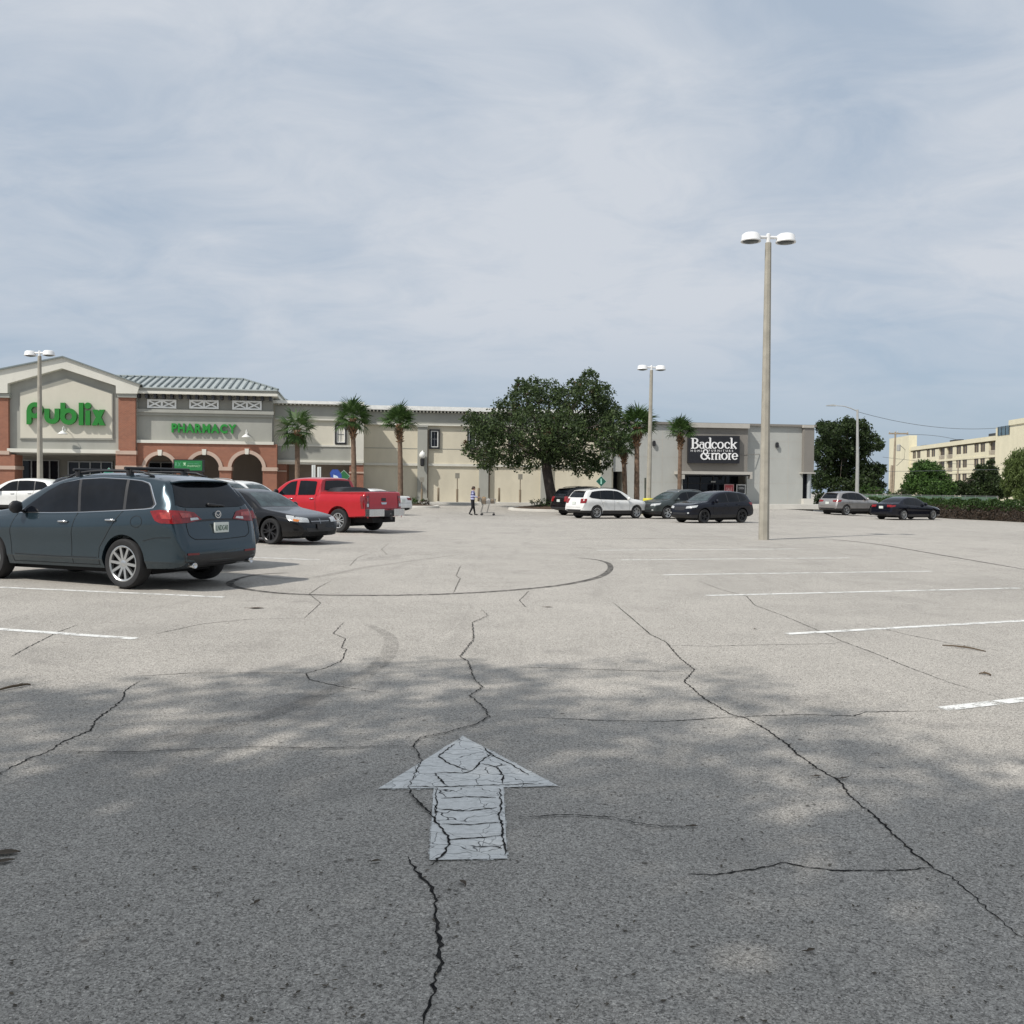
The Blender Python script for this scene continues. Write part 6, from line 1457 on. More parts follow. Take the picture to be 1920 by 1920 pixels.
# ---- slate crossover in the foreground
SL = paint('slate_metallic', (0.024, 0.043, 0.056), 0.5, 0.20, 1.0, 0.4)
SP9 = dict(L=4.90, W=1.87, WB=2.875, FO=0.95, R=0.372, cat='car', wheel='ten', rim=0.70, clad=0.41, cladded=False, gap=0.05, rw=0.985, rw2=0.955,
  top=[(0, 0.62), (0.05, 0.84), (0.16, 0.97), (0.5, 1.05), (1.0, 1.12), (1.28, 1.165), (1.7, 1.40), (2.15, 1.61), (2.55, 1.70), (3.1, 1.735), (3.8, 1.715), (4.24, 1.665), (4.42, 1.63), (4.51, 1.535), (4.66, 1.32), (4.73, 1.20), (4.79, 1.06), (4.845, 0.86), (4.90, 0.66)],
  belt=[(0, 0.54), (0.05, 0.74), (0.16, 0.86), (0.5, 0.96), (1.3, 1.035), (2.5, 1.075), (3.7, 1.14), (4.44, 1.20), (4.71, 1.14), (4.90, 0.60)],
  bot=[(0, 0.42), (0.15, 0.28), (0.6, 0.25), (1.3, 0.26), (3.6, 0.27), (4.24, 0.29), (4.70, 0.31), (4.85, 0.36), (4.90, 0.42)],
  gw=[(0, 0.80), (1.1, 0.83), (1.4, 0.82), (2.2, 0.735), (3.2, 0.72), (4.24, 0.72), (4.52, 0.75), (4.71, 0.84), (4.90, 0.88)], extra=[4.42, 4.45, 4.48, 4.51, 4.56, 4.62, 4.66, 4.70, 4.73])
c = Car(SP9, SL, 'crossover_suv', 'slate blue grey crossover with roof bars parked nearest at left', place(230, 1105, 156.0, -2.875 / 2, 1.87 / 2 - 0.02), R(156.0), hi=True)
b9 = 1.11
F_A = [(1.62, b9), (1.72, 1.19), (2.10, 1.44), (2.35, 1.555), (2.72, 1.612)]; F_B = [(1.62, b9 - 0.01), (2.30, b9 + 0.0), (2.86, b9 + 0.02)]
R_A = [(2.78, 1.615), (3.2, 1.632), (3.70, 1.615)]; R_B = [(2.92, b9 + 0.022), (3.78, b9 + 0.065)]
Q_A = [(3.76, 1.613), (4.0, 1.592), (4.14, 1.555), (4.18, 1.52)]; Q_B = [(3.84, b9 + 0.068), (4.22, b9 + 0.09), (4.33, b9 + 0.11), (4.36, b9 + 0.15)]
c.patch('window_surround', [(1.57, b9 - 0.005)] + F_A[1:-1] + [(2.75, 1.629)] + [(3.2, 1.649), (3.7, 1.632)] + [(4.0, 1.608), (4.17, 1.568), (4.21, 1.525)], [(1.57, b9 - 0.025), (2.35, b9 - 0.015), (3.0, b9 + 0.005), (3.8, b9 + 0.045), (4.26, b9 + 0.072), (4.38, b9 + 0.09), (4.41, b9 + 0.15)], 'side', M_CHR, 0.004, 40, 6)
c.patch('window_seal', [(1.60, b9)] + F_A[1:-1] + [(2.75, 1.621)] + [(3.2, 1.640), (3.7, 1.624)] + [(4.0, 1.60), (4.15, 1.562), (4.19, 1.522)], [(1.60, b9 - 0.014), (2.35, b9 - 0.006), (3.0, b9 + 0.014), (3.8, b9 + 0.056), (4.24, b9 + 0.082), (4.36, b9 + 0.10), (4.39, b9 + 0.15)], 'side', M_TRIMB, 0.006, 40, 6)
for A, B in ((F_A, F_B), (R_A, R_B), (Q_A, Q_B)): c.patch('side_window', A, B, 'side', M_TINT, 0.009, 16, 8)
c.patch('windscreen', [(-0.56, 1.57), (0, 1.60), (0.56, 1.57)], [(-0.74, 1.20), (0, 1.21), (0.74, 1.20)], 'front', M_WSH, 0.006, 15, 8, (1,))
rw_ = c.patch('rear_window', [(-0.60, 1.565), (0, 1.585), (0.60, 1.565)], [(-0.77, 1.25), (-0.6, 1.215), (0, 1.205), (0.6, 1.215), (0.77, 1.25)], 'rear', M_TINT, 0.008, 21, 8, (1,))
c.spoiler(4.24, 4.57, 0.61, SL, 0.045, 0.05)
for sg in (1, -1): pass
c.patch('tail_light', [(4.34, 1.16), (4.50, 1.18), (4.73, 1.17)], [(4.46, 1.02), (4.56, 0.985), (4.79, 0.98)], 'side', M_TAIL, 0.010, 10, 6)
tl = c.patch('tail_light', [(0.46, 1.14), (0.62, 1.165), (0.84, 1.175)], [(0.34, 1.03), (0.62, 0.99), (0.87, 0.98)], 'rear', M_TAIL, 0.010, 12, 6)
c.patch('tail_light_lens', [(0.56, 1.125), (0.76, 1.14)], [(0.54, 1.07), (0.74, 1.065)], 'rear', M_TAIL2, 0.016, 8, 4); c.patch('reverse_lamp', [(0.43, 1.065), (0.58, 1.06)], [(0.40, 1.035), (0.58, 1.02)], 'rear', M_HEADL, 0.016, 6, 3)
c.patch('tail_light_lens', [(4.52, 1.14), (4.69, 1.14)], [(4.58, 1.05), (4.73, 1.045)], 'side', M_TAIL2, 0.016, 6, 4)
c.lights('headlight', ([(0.46, 0.86), (0.78, 0.90)], [(0.46, 0.76), (0.78, 0.78)]), ([(0.10, 0.89), (0.55, 0.95)], [(0.10, 0.79), (0.40, 0.83)]), 'front', M_HEADL)
c.patch('grille', [(-0.44, 0.84), (0, 0.85), (0.44, 0.84)], [(-0.38, 0.66), (0, 0.65), (0.38, 0.66)], 'front', M_TRIMB, 0.007, 9, 4, (1,))
c.patch('lower_bumper', [(-0.90, 0.53), (0, 0.52), (0.90, 0.53)], [(-0.86, 0.36), (0, 0.35), (0.86, 0.36)], 'rear', M_TRIMB, 0.006, 17, 4, (1,))
c.patch('reflector', [(0.50, 0.545), (0.74, 0.55)], [(0.50, 0.515), (0.74, 0.52)], 'rear', simple('dark_reflector', (0.16, 0.015, 0.02), 0.2), 0.010, 6, 3)
c.seam([(1.50, 0.32), (1.45, 0.8), (1.56, 1.09)]); c.seam([(2.79, 0.34), (2.79, 0.8), (2.87, 1.12)]); c.seam([(3.33, 0.34), (3.36, 0.60), (3.58, 0.88), (3.80, 1.16)])
c.seam([(1.55, 0.445), (2.5, 0.435), (3.3, 0.445)], 'side', 0.012); c.seam([(1.50, 0.33), (3.34, 0.335)], 'side', 0.01)
for zz in ((-0.80, 0.80),): c.seam([(-0.60, 1.20), (-0.68, 0.95), (-0.66, 0.80), (-0.56, 0.745), (0, 0.725), (0.56, 0.745), (0.66, 0.80), (0.68, 0.95), (0.60, 1.20)], 'rear', 0.011, (1,))
c.seam([(-0.46, 1.015), (0, 1.025), (0.46, 1.015)], 'rear', 0.028, (1,), 'tailgate_crease', M_TRIMB)
c.seam([(4.10 + 0.11 * math.cos(a), 1.0 + 0.085 * math.sin(a)) for a in [2 * math.pi * k / 16 for k in range(17)]], 'side', 0.007, (1,), 'fuel_flap')
c.seam([(4.22, 0.72), (4.45, 0.77), (4.73, 0.78)], 'side', 0.009)
c.handle(2.62, b9 - 0.14, M_CHR); c.handle(3.60, b9 - 0.10, M_CHR); c.mirror(1.66, b9, M_TRIMB)
c.plate('rear', -0.02, 0.905, 'LNDG40')
c.rails(2.30, 4.10, 0.57, M_TRIMB, 0.05, (2.55, 3.62))
p, d = c.hit('rear', -0.02, 1.10); m = MB()
N = 24; V = []
for i in range(N):
    a = 2 * math.pi * i / N
    for r_, x_ in ((0.058, 0.004), (0.058, 0.016), (0.044, 0.016), (0.044, 0.004)): V.append((p.x - x_ - 0.012, -0.02 + r_ * 1.15 * math.cos(a), 1.10 + r_ * math.sin(a)))
m.add(V, [(4 * i + k, 4 * i + (k + 1) % 4, 4 * ((i + 1) % N) + (k + 1) % 4, 4 * ((i + 1) % N) + k) for i in range(N) for k in range(4)])
for sg in (1, -1): m.prism([(-0.02 + sg * 0.056, 1.115), (-0.02 + sg * 0.034, 1.115), (-0.02, 1.085), (-0.02, 1.071), (-0.02 + sg * 0.03, 1.095)], -0.028, -0.016, lambda a, dd, b: (p.x + dd, a, b))
m.build('emblem', M_CHR, c.t, world=False)
for sg in (1, -1):
    p, d = c.hit('rear', sg * 0.62, 0.40); m = MB(); m.lathe([(0.030, -0.18), (0.038, 0.0), (0.042, 0.04), (0.034, 0.04), (0.030, -0.12)], 16, lambda a, b, h: (p.x - h - 0.02, sg * 0.62 + a, 0.365 + b)); m.build('exhaust_tip', M_CHR, c.t, True, world=False)
m = MB(); P = []
for k in range(7):
    y = 0.02 - 0.34 * k / 6 + 0.10; q, d = c.hit('rear', y, 1.25 - 0.012 * k * 0.3); P.append(q + Vector((-0.022, 0, 0)))
m.tube(P, [0.030, 0.028, 0.026, 0.022, 0.02, 0.016, 0.012], 6); m.build('rear_wiper', M_TRIMB, c.t, True, world=False)
m = MB(); m.box((-1.72, -0.62, 0.20), (1.9, 0.62, 0.34)); m.build('underbody', M_WELL, c.t, world=False)

def under(c):
    m = MB(); m.box((-c.WB / 2 - 0.5, -c.W / 2 + 0.28, 0.15), (c.WB / 2 + 0.5, c.W / 2 - 0.28, 0.32)); m.build('underbody', M_WELL, c.t, world=False)
# ---- other SUVs
def suv(label, color, pos, heading, hi=False, spec=None, dress=None, name='parked_suv', group='parked cars'):
    sp = spec_suv(**(spec or {})); c = Car(sp, color, name, label, pos, R(heading), group, hi); k = (spec or {}).get('H', 1.68) / 1.68
    dress_suv(c, (spec or {}).get('belt', 1.03), k, **(dress or {})); under(c); return c
WHITE = paint('white_paint', (0.72, 0.72, 0.70), 0.0, 0.25); BLACK = paint('black_paint', (0.005, 0.005, 0.006), 0.0, 0.2, 0.6, 0.2); DKBLUE = paint('dark_slate_paint', (0.018, 0.027, 0.038), 0.4, 0.28, 0.4, 0.25); NAVY = paint('navy_paint', (0.005, 0.006, 0.012), 0.1, 0.2, 0.5, 0.2)
GRNGRY = paint('green_grey_paint', (0.060, 0.072, 0.070), 0.5, 0.3); SILVER = paint('silver_paint', (0.36, 0.345, 0.335), 0.6, 0.3); RED = paint('red_paint', (0.44, 0.008, 0.016), 0.1, 0.22, 0.9)
eq = dict(L=4.77, W=1.84, H=1.70, WB=2.857, FO=0.95, R_=0.36, wheel='six', clad=0.46)
suv('white crossover with dark tinted glass beside the kerbed oak island', WHITE, place(1119.5, 972.8, 33.0, -eq['WB'] / 2, -0.90), 33.0, True, eq, dict(rail='black', light='tall', quarter=True))
suv('black SUV with chrome tailgate strip behind the white crossover', BLACK, place_y(1057, 59.5, 33.0, -1.42, 0.85), 33.0, False, dict(L=4.85, W=1.9, H=1.78, WB=2.85, FO=0.95, R_=0.37, wheel='five', belt=1.08), dict(rail='black'))
suv('green grey SUV facing left before the furniture store', GRNGRY, place(1252, 973.2, 213.0, 1.33, 0.9), 213.0, False, dict(L=4.6, W=1.84, H=1.68, WB=2.66, FO=0.93, R_=0.36, wheel='five', clad=0.44), dict(rail=True))
suv('dark navy SUV facing left in front of the furniture store', NAVY, place(1321.5, 981.2, 213.0, 1.345, 0.9), 213.0, True, dict(L=4.52, W=1.84, H=1.66, WB=2.69, FO=0.90, R_=0.36, wheel='black', clad=0.42), dict(rail=False, light='low'))
suv('silver SUV parked at the hedge left of the navy sedan', SILVER, place(1587.5, 966.4, 30.0, -1.345, -0.9), 30.0, False, dict(L=4.52, W=1.84, H=1.67, WB=2.69, FO=0.90, R_=0.355, wheel='five', clad=0.48), dict(rail=False, light='low'))
suv('white crossover far left behind the slate crossover', WHITE, place_y(106, 44.0, 170.0, -2.25, 0.8), 170.0, True, dict(L=4.65, W=1.88, H=1.66, WB=2.78, FO=0.92, R_=0.36, wheel='ten'), dict(rail=False, light='low', surround=M_TRIMB))
suv('dark SUV mostly hidden behind the slate crossover roof', BLACK, place_y(186, 39.0, -30.0, 0.0, 0.0), -30.0, False, dict(L=4.7, H=1.84), dict(rail='black'))
suv('white SUV facing right behind the black sedan', WHITE, place_y(470, 37.0, -28.0, 1.6, 0.0), -28.0, False, dict(L=4.8, H=1.78, W=1.88), dict(rail=True))
suv('second white SUV between the white SUV and the red pickup cab', WHITE, place_y(520, 43.0, -28.0, 1.9, 0.0), -28.0, False, dict(L=4.8, H=1.74, W=1.88), dict(rail=False))
suv('dark slate SUV squeezed between the slate crossover and the black sedan', DKBLUE, place_y(487, 18.2, 154.0, -2.42, -0.80), 154.0, True, dict(L=4.72, H=1.66, W=1.86), dict(rail=False, light='low'))

# ---- sedans
def spec_sedan(L=4.85, W=1.85, H=1.46, WB=2.77, FO=0.96, R_=0.33, **kw):
    k = H / 1.46; r = L - 4.85
    d = dict(L=L, W=W, WB=WB, FO=FO, R=R_, cat='car', cladded=False, clad=0.34,
      top=[(0, 0.52), (0.05, 0.66), (0.18, 0.745), (0.6, 0.835), (1.2, 0.925), (1.38, 0.96), (1.8, 1.19 * k), (2.2, 1.375 * k), (2.6, 1.445 * k), (3.0, 1.455 * k), (3.4, 1.40 * k), (3.75, 1.27 * k), (4.15, 1.075), (4.35 + r, 1.055), (4.68 + r, 1.03), (4.76 + r, 0.95), (4.82 + r, 0.75), (4.85 + r, 0.56)],
      belt=[(0, 0.45), (0.05, 0.58), (0.18, 0.67), (0.6, 0.76), (1.4, 0.86), (2.5, 0.895), (3.8, 0.96), (4.5 + r, 0.95), (4.76 + r, 0.85), (4.85 + r, 0.5)],
      bot=[(0, 0.34), (0.12, 0.22), (0.6, 0.19), (3.8, 0.20), (4.5 + r, 0.24), (4.8 + r, 0.32), (4.85 + r, 0.40)],
      gw=[(0, 0.80), (1.2, 0.83), (1.5, 0.82), (2.2, 0.73), (3.0, 0.715), (3.6, 0.735), (4.1, 0.83), (4.85 + r, 0.85)], extra=[1.3, 1.38, 1.45, 4.1, 4.15, 4.2])
    d.update(kw); return d
def sedan(label, color, pos, heading, spec=None, hi=False, amber=False, plate=True, name='parked_sedan', rear_red=True):
    sp = spec_sedan(**(spec or {})); c = Car(sp, color, name, label, pos, R(heading), 'parked cars', hi); k = (spec or {}).get('H', 1.46) / 1.46; r = c.L - 4.85; yw = c.W / 2; b = 0.93
    F_A = [(1.78, b), (1.88, b + 0.08), (2.18, 1.255 * k), (2.36, 1.325 * k), (2.62, 1.36 * k)]; F_B = [(1.78, b - 0.01), (2.66, b + 0.01)]
    R_A = [(2.68, 1.362 * k), (3.05, 1.36 * k), (3.42, 1.30 * k), (3.62, 1.22 * k)]; R_B = [(2.72, b + 0.01), (3.5, b + 0.04), (3.74, b + 0.075)]
    c.patch('window_surround', F_A[:-1] + R_A[1:], [(1.74, b - 0.02), (2.7, b - 0.005), (3.52, b + 0.022), (3.82, b + 0.07)], 'side', M_TRIMB if not amber else M_TRIMB, 0.004, 24, 5)
    for A, B in ((F_A, F_B), (R_A, R_B)): c.patch('side_window', A, B, 'side', M_TINT, 0.008, 12, 6)
    c.patch('windscreen', [(-0.56 * yw, 1.34 * k), (0, 1.36 * k), (0.56 * yw, 1.34 * k)], [(-0.74 * yw, 0.985), (0, 0.99), (0.74 * yw, 0.985)], 'front', M_WSH, 0.006, 15, 8, (1,))
    c.patch('rear_window', [(-0.56 * yw, 1.32 * k), (0, 1.34 * k), (0.56 * yw, 1.32 * k)], [(-0.68 * yw, 1.11), (0, 1.10), (0.68 * yw, 1.11)], 'rear', M_TINT, 0.007, 15, 6, (1,))
    c.lights('tail_light', ([(0.42 * yw, 0.96), (0.80 * yw, 0.955)], [(0.46 * yw, 0.82), (0.84 * yw, 0.81)]), ([(4.50 + r, 0.945), (4.74 + r, 0.945)], [(4.60 + r, 0.84), (4.78 + r, 0.82)]), 'rear', M_TAIL)
    c.lights('headlight', ([(0.46 * yw, 0.70), (0.78 * yw, 0.745)], [(0.46 * yw, 0.585), (0.80 * yw, 0.60)]), ([(0.12, 0.745), (0.50, 0.785)], [(0.10, 0.60), (0.36, 0.66)]), 'front', M_HEADL)
    if amber: c.patch('turn_signal', [(0.10, 0.665), (0.24, 0.69)], [(0.10, 0.61), (0.20, 0.63)], 'side', M_AMB, 0.014, 5, 4)
    c.patch('grille', [(-0.40 * yw, 0.68), (0, 0.69), (0.40 * yw, 0.68)], [(-0.38 * yw, 0.55), (0, 0.54), (0.38 * yw, 0.55)], 'front', M_TRIMB, 0.007, 9, 4, (1,))
    if amber:
        c.seam([(-0.38 * yw, 0.615), (0.38 * yw, 0.615)], 'front', 0.012, (1,), 'grille_bar', M_CHR, 0.012); c.seam([(0, 0.55), (0, 0.69)], 'front', 0.012, (1,), 'grille_bar', M_CHR, 0.013)
    c.patch('lower_intake', [(-0.6 * yw, 0.44), (0.6 * yw, 0.44)], [(-0.55 * yw, 0.34), (0.55 * yw, 0.34)], 'front', M_TRIMB, 0.007, 9, 3, (1,))
    c.seam([(1.62, 0.28), (1.58, 0.7), (1.72, b)]); c.seam([(2.69, 0.27), (2.69, b)]); c.seam([(3.35, 0.55), (3.48, 0.75), (3.66, b + 0.03)])
    c.handle(2.48, b - 0.12, color); c.handle(3.42, b - 0.09, color); c.mirror(1.82, b, color)
    c.plate('rear', 0, 0.80 if rear_red else 0.72); c.seam([(-0.7 * yw, 0.66), (0.7 * yw, 0.66)], 'rear', 0.010, (1,))
    if plate: c.plate('front', 0, 0.47, None, M_TRIMB)
    under(c); return c
sedan('black sedan with black wheels nosing right beside the slate crossover', BLACK, place(506, 1021, -30.0, 1.385, -0.90), -30.0, dict(L=4.85, WB=2.765, R_=0.345, wheel='black', rim=0.74, H=1.48), True, True)
sedan('dark navy sedan parked rightmost beside the hedge', NAVY, place(1695, 975.2, 30.0, -1.425, -0.90), 30.0, dict(L=4.87, WB=2.85, R_=0.335, wheel='ten', H=1.47), True)
cw = sedan('old white sedan peeking out beyond the red pickup tailgate', WHITE, place_y(762, 53.0, 150.0, -2.45, -0.6), 150.0, dict(L=5.2, W=1.95, WB=2.9, H=1.45, FO=1.05, wheel='ten'), False)

# ---- red crew cab pickup
SPT = dict(L=5.85, W=2.03, WB=3.645, FO=0.98, R=0.40, cat='pickup truck', wheel='six', rim=0.62, clad=0.50, cladded=False, gap=0.085, rw=1.0, rw2=0.995, rw3=0.985,
  top=[(0, 0.75), (0.04, 1.0), (0.14, 1.13), (0.6, 1.20), (1.3, 1.25), (1.5, 1.28), (1.85, 1.56), (2.15, 1.76), (2.5, 1.845), (3.0, 1.87), (3.55, 1.855), (3.72, 1.82), (3.79, 1.50), (3.83, 1.375), (4.6, 1.375), (5.70, 1.385), (5.76, 1.36), (5.79, 1.0), (5.80, 0.80), (5.85, 0.66)],
  belt=[(0, 0.6), (0.04, 0.85), (0.14, 1.0), (0.6, 1.08), (1.5, 1.17), (2.5, 1.20), (3.7, 1.22), (3.85, 1.28), (5.7, 1.29), (5.8, 0.75), (5.85, 0.60)],
  bot=[(0, 0.55), (0.12, 0.40), (0.5, 0.36), (3.9, 0.40), (5.0, 0.48), (5.6, 0.52), (5.85, 0.54)],
  gw=[(0, 0.84), (1.3, 0.87), (1.6, 0.86), (2.3, 0.755), (3.0, 0.74), (3.7, 0.745), (3.82, 0.93), (5.85, 0.95)], extra=[3.70, 3.74, 3.77, 3.79, 3.81, 3.83, 3.86, 5.70, 5.73, 5.76, 5.78, 5.79, 5.80])
X0T = 0.98 + 3.645 / 2
SPT['cutbox'] = [((X0T - 5.68, -0.80, 0.85), (X0T - 3.92, 0.80, 1.8))]
c = Car(SPT, RED, 'pickup_truck', 'bright red crew cab pickup parked with its tailgate toward the lane', place(634, 998.8, 150.0, -3.645 / 2, 0.98), R(150.0), 'parked cars', True)
b = 1.245
F_A = [(1.82, b), (1.9, b + 0.09), (2.18, 1.60), (2.34, 1.70), (2.62, 1.735)]; F_B = [(1.82, b - 0.01), (2.66, b)]
R_A = [(2.76, 1.742), (3.0, 1.745), (3.50, 1.725), (3.54, 1.70)]; R_B = [(2.78, b), (3.54, b + 0.01), (3.56, b + 0.04)]
for A, B in ((F_A, F_B), (R_A, R_B)): c.patch('side_window', A, B, 'side', M_TINT, 0.008, 12, 6)
c.patch('windscreen', [(-0.60, 1.72), (0, 1.74), (0.60, 1.72)], [(-0.80, 1.31), (0, 1.32), (0.80, 1.31)], 'front', M_WSH, 0.006, 15, 8, (1,))
c.patch('rear_window', [(-0.62, 1.74), (0, 1.765), (0.62, 1.74)], [(-0.74, 1.42), (0, 1.42), (0.74, 1.42)], 'rear', M_TINT, 0.012, 15, 6, (1,))
c.patch('tail_light', [(0.80, 1.24), (0.955, 1.24)], [(0.80, 0.82), (0.965, 0.82)], 'rear', M_TAILD, 0.010, 5, 8); c.patch('tail_light', [(5.58, 1.24), (5.76, 1.24)], [(5.62, 0.82), (5.78, 0.82)], 'side', M_TAILD, 0.010, 5, 8)
c.patch('tail_light_lens', [(0.83, 1.17), (0.93, 1.17)], [(0.83, 1.06), (0.93, 1.06)], 'rear', M_TAIL2, 0.016, 4, 4)
c.patch('reverse_lamp', [(0.83, 0.98), (0.93, 0.98)], [(0.83, 0.88), (0.93, 0.88)], 'rear', M_HEADL, 0.016, 4, 4)
c.seam([(-0.78, 1.31), (-0.78, 0.80), (0.78, 0.80), (0.78, 1.31)], 'rear', 0.014, (1,)); c.patch('tailgate_latch', [(-0.12, 1.17), (0.12, 1.17)], [(-0.12, 1.06), (0.12, 1.06)], 'rear', M_TRIMB, 0.008, 4, 3, (1,))
c.patch('tailgate_badge', [(-0.16, 1.02), (0.16, 1.02)], [(-0.12, 0.955), (0.12, 0.955)], 'rear', M_CHR, 0.012, 5, 3, (1,))
c.seam([(1.72, 0.50), (1.68, 0.9), (1.78, b)]); c.seam([(2.71, 0.48), (2.71, b)]); c.seam([(3.62, 0.48), (3.62, b + 0.02)], w=0.014); c.seam([(3.66, b + 0.1), (3.74, b + 0.4)], w=0.01)
c.handle(2.52, b - 0.13, M_CHR); c.handle(3.46, b - 0.12, M_CHR); c.mirror(1.86, b + 0.03, M_TRIMB)
for y0, y1 in ((-1.0, -0.27), (0.27, 1.0)):
    m = MB(); m.prism([(X0T - 5.80, y1 if y1 > 0 else y0), (X0T - 5.95, (y1 if y1 > 0 else y0) * 0.97), (X0T - 6.02, (y1 if y1 > 0 else y0) * 0.85), (X0T - 6.03, (y0 if y1 > 0 else y1)), (X0T - 5.80, (y0 if y1 > 0 else y1))], 0.56, 0.80, lambda a, d, b: (a, b, d)); o = m.build('rear_bumper', M_CHR, c.t, world=False)
m = MB(); m.box((X0T - 5.99, -0.268, 0.54), (X0T - 5.80, 0.268, 0.76)); m.build('bumper_centre', M_TRIMB, c.t, world=False)
m = MB(); m.box((X0T - 6.14, -0.05, 0.44), (X0T - 5.7, 0.05, 0.52)); m.lathe([(0.03, 0.52), (0.03, 0.58), (0.05, 0.62), (0.02, 0.66)], 10, lambda a, bb, h: (X0T - 6.10 + a, bb, h)); m.build('tow_hitch', M_TRIMB, c.t, world=False)
m = MB(); m.box((-X0T + 0.4 + 1.0 - 1.6, -0.62, 0.34), (X0T - 0.6, 0.62, 0.52)); m.lathe([(0.17, -0.35), (0.17, 0.35)], 14, lambda a, bb, h: (-3.645 / 2 + a, h, 0.36 + bb)); m.build('underbody', M_WELL, c.t, world=False)
P = []; m = MB()
for i in range(9):
    y = -0.80 + 1.6 * i / 8
    for xx in (X0T - 3.95, X0T - 4.6): P.append((xx, y, 1.375 + 0.16 * (1 - (y / 0.80) ** 2) ** 0.5 if abs(y) < 0.8 else 1.375))
m.add(P, [(2 * i, 2 * i + 1, 2 * i + 3, 2 * i + 2) for i in range(8)] + [tuple(range(0, 18, 2)), tuple(range(1, 18, 2))]); m.build('bed_cover', M_TRIMB, c.t, True, world=False)
m = MB(); m.box((X0T - 5.68, -0.82, 1.365), (X0T - 4.62, 0.82, 1.395)); m.build('bed_lid', M_TRIMB, c.t, world=False)
c.lights('headlight', ([(0.55, 1.05), (0.92, 1.05)], [(0.55, 0.88), (0.92, 0.88)]), None, 'front', M_HEADL); c.patch('grille', [(-0.52, 1.05), (0.52, 1.05)], [(-0.52, 0.72), (0.52, 0.72)], 'front', M_CHR, 0.008, 7, 4, (1,))
# ------------------------------------------------------------------ person with shopping cart
def skin_figure(name, V, E, Rr, root, parent, mats, classify, sub=2):
    me = bpy.data.meshes.new(name); me.from_pydata(V, E, []); o = bpy.data.objects.new('tmp_fig', me); COL.objects.link(o)
    md = o.modifiers.new('s', 'SKIN'); md.use_smooth_shade = True
    for i, r_ in enumerate(Rr): me.skin_vertices[0].data[i].radius = r_ if hasattr(r_, '__len__') else (r_, r_); me.skin_vertices[0].data[i].use_root = (i == root)
    sb = o.modifiers.new('d', 'SUBSURF'); sb.levels = sub; sb.render_levels = sub
    dg = bpy.context.evaluated_depsgraph_get(); dg.update(); res = bpy.data.meshes.new_from_object(o.evaluated_get(dg)); bpy.data.objects.remove(o)
    res.name = name; res.materials.clear()
    for m in mats: res.materials.append(m)
    for p in res.polygons: p.material_index = classify(p.center); p.use_smooth = True
    return link(name, res, parent)
pg = gp(886, 966.0)
pers = thing('person', 'walking person in striped pale blue top and black trousers pushing a cart', 'person', pg, R(-4))
V, E, RR = [], [], []
def vtx(p, r_, prev=None):
    V.append(p); RR.append(r_); i = len(V) - 1
    if prev is not None: E.append((prev, i))
    return i
pel = vtx((0.0, 0, 0.90), (0.135, 0.11)); wst = vtx((0.0, 0, 1.06), (0.12, 0.10), pel); che = vtx((0.02, 0, 1.24), (0.145, 0.115), wst); nb_ = vtx((0.025, 0, 1.38), (0.075, 0.07), che); nk = vtx((0.04, 0, 1.44), 0.05, nb_)
h0 = vtx((0.06, 0, 1.51), (0.075, 0.085), nk); h1 = vtx((0.065, 0, 1.58), (0.082, 0.098), h0); h2 = vtx((0.06, 0, 1.645), (0.06, 0.065), h1); no = vtx((0.155, 0, 1.545), 0.014, h1)
for sg in (1, -1):
    sh = vtx((0.02, sg * 0.165, 1.355), 0.058, nb_); el = vtx((0.02 + 0.03, sg * 0.215, 1.11), 0.043, sh); wr = vtx((0.29, sg * 0.19, 1.05), 0.029, el); ha = vtx((0.37, sg * 0.18, 1.045), (0.026, 0.036), wr)
    for q, (dx, dz, L) in enumerate(((0.050, 0.004, 0.03), (0.055, 0.004, 0.035), (0.052, 0.003, 0.033), (0.046, 0.0, 0.026))):
        y = sg * (0.18 + (q - 1.5) * 0.021); a = vtx((0.37 + dx * 0.7, y, 1.058 + dz), 0.0095, ha); bq = vtx((0.37 + dx + 0.012, y, 1.04), 0.009, a); vtx((0.37 + dx - 0.004, y, 1.04 - L), 0.008, bq)
    a = vtx((0.365, sg * 0.135, 1.035), 0.011, ha); vtx((0.40, sg * 0.125, 1.015), 0.009, a)
    fx = 0.13 if sg > 0 else -0.16
    hp = vtx((0.0, sg * 0.085, 0.84), 0.095, pel); kn = vtx((0.06 if sg > 0 else 0.0, sg * 0.09, 0.47), 0.062, hp); an = vtx((fx, sg * 0.09, 0.095 if sg > 0 else 0.13), 0.040, kn); hl = vtx((fx - 0.03, sg * 0.09, 0.045 if sg > 0 else 0.085), 0.042, an); to = vtx((fx + 0.13, sg * 0.095, 0.038), 0.036, hl); vtx((fx + 0.18, sg * 0.095, 0.032), 0.027, to)
M_SKIN = simple('skin', (0.42, 0.24, 0.17), 0.5); M_PANT = simple('black_trousers', (0.010, 0.010, 0.013), 0.85); M_SHOE = simple('dark_shoes', (0.015, 0.014, 0.014), 0.6)
t_ = NT('striped_top'); sp_ = t_.n('ShaderNodeSeparateXYZ'); tcx = t_.n('ShaderNodeTexCoord'); t_.l(tcx.outputs['Object'], sp_.inputs[0])
t_.base(t_.ramp(sp_.outputs[2], [(0.0, (0.04, 0.03, 0.09)), (0.97, (0.04, 0.03, 0.09)), (1.0, (0.36, 0.35, 0.52)), (1.06, (0.36, 0.35, 0.52))]))
w_ = t_.n('ShaderNodeMath'); w_.operation = 'SINE'; t_.l(t_.math('MULTIPLY', sp_.outputs[2], 38.0), w_.inputs[0])
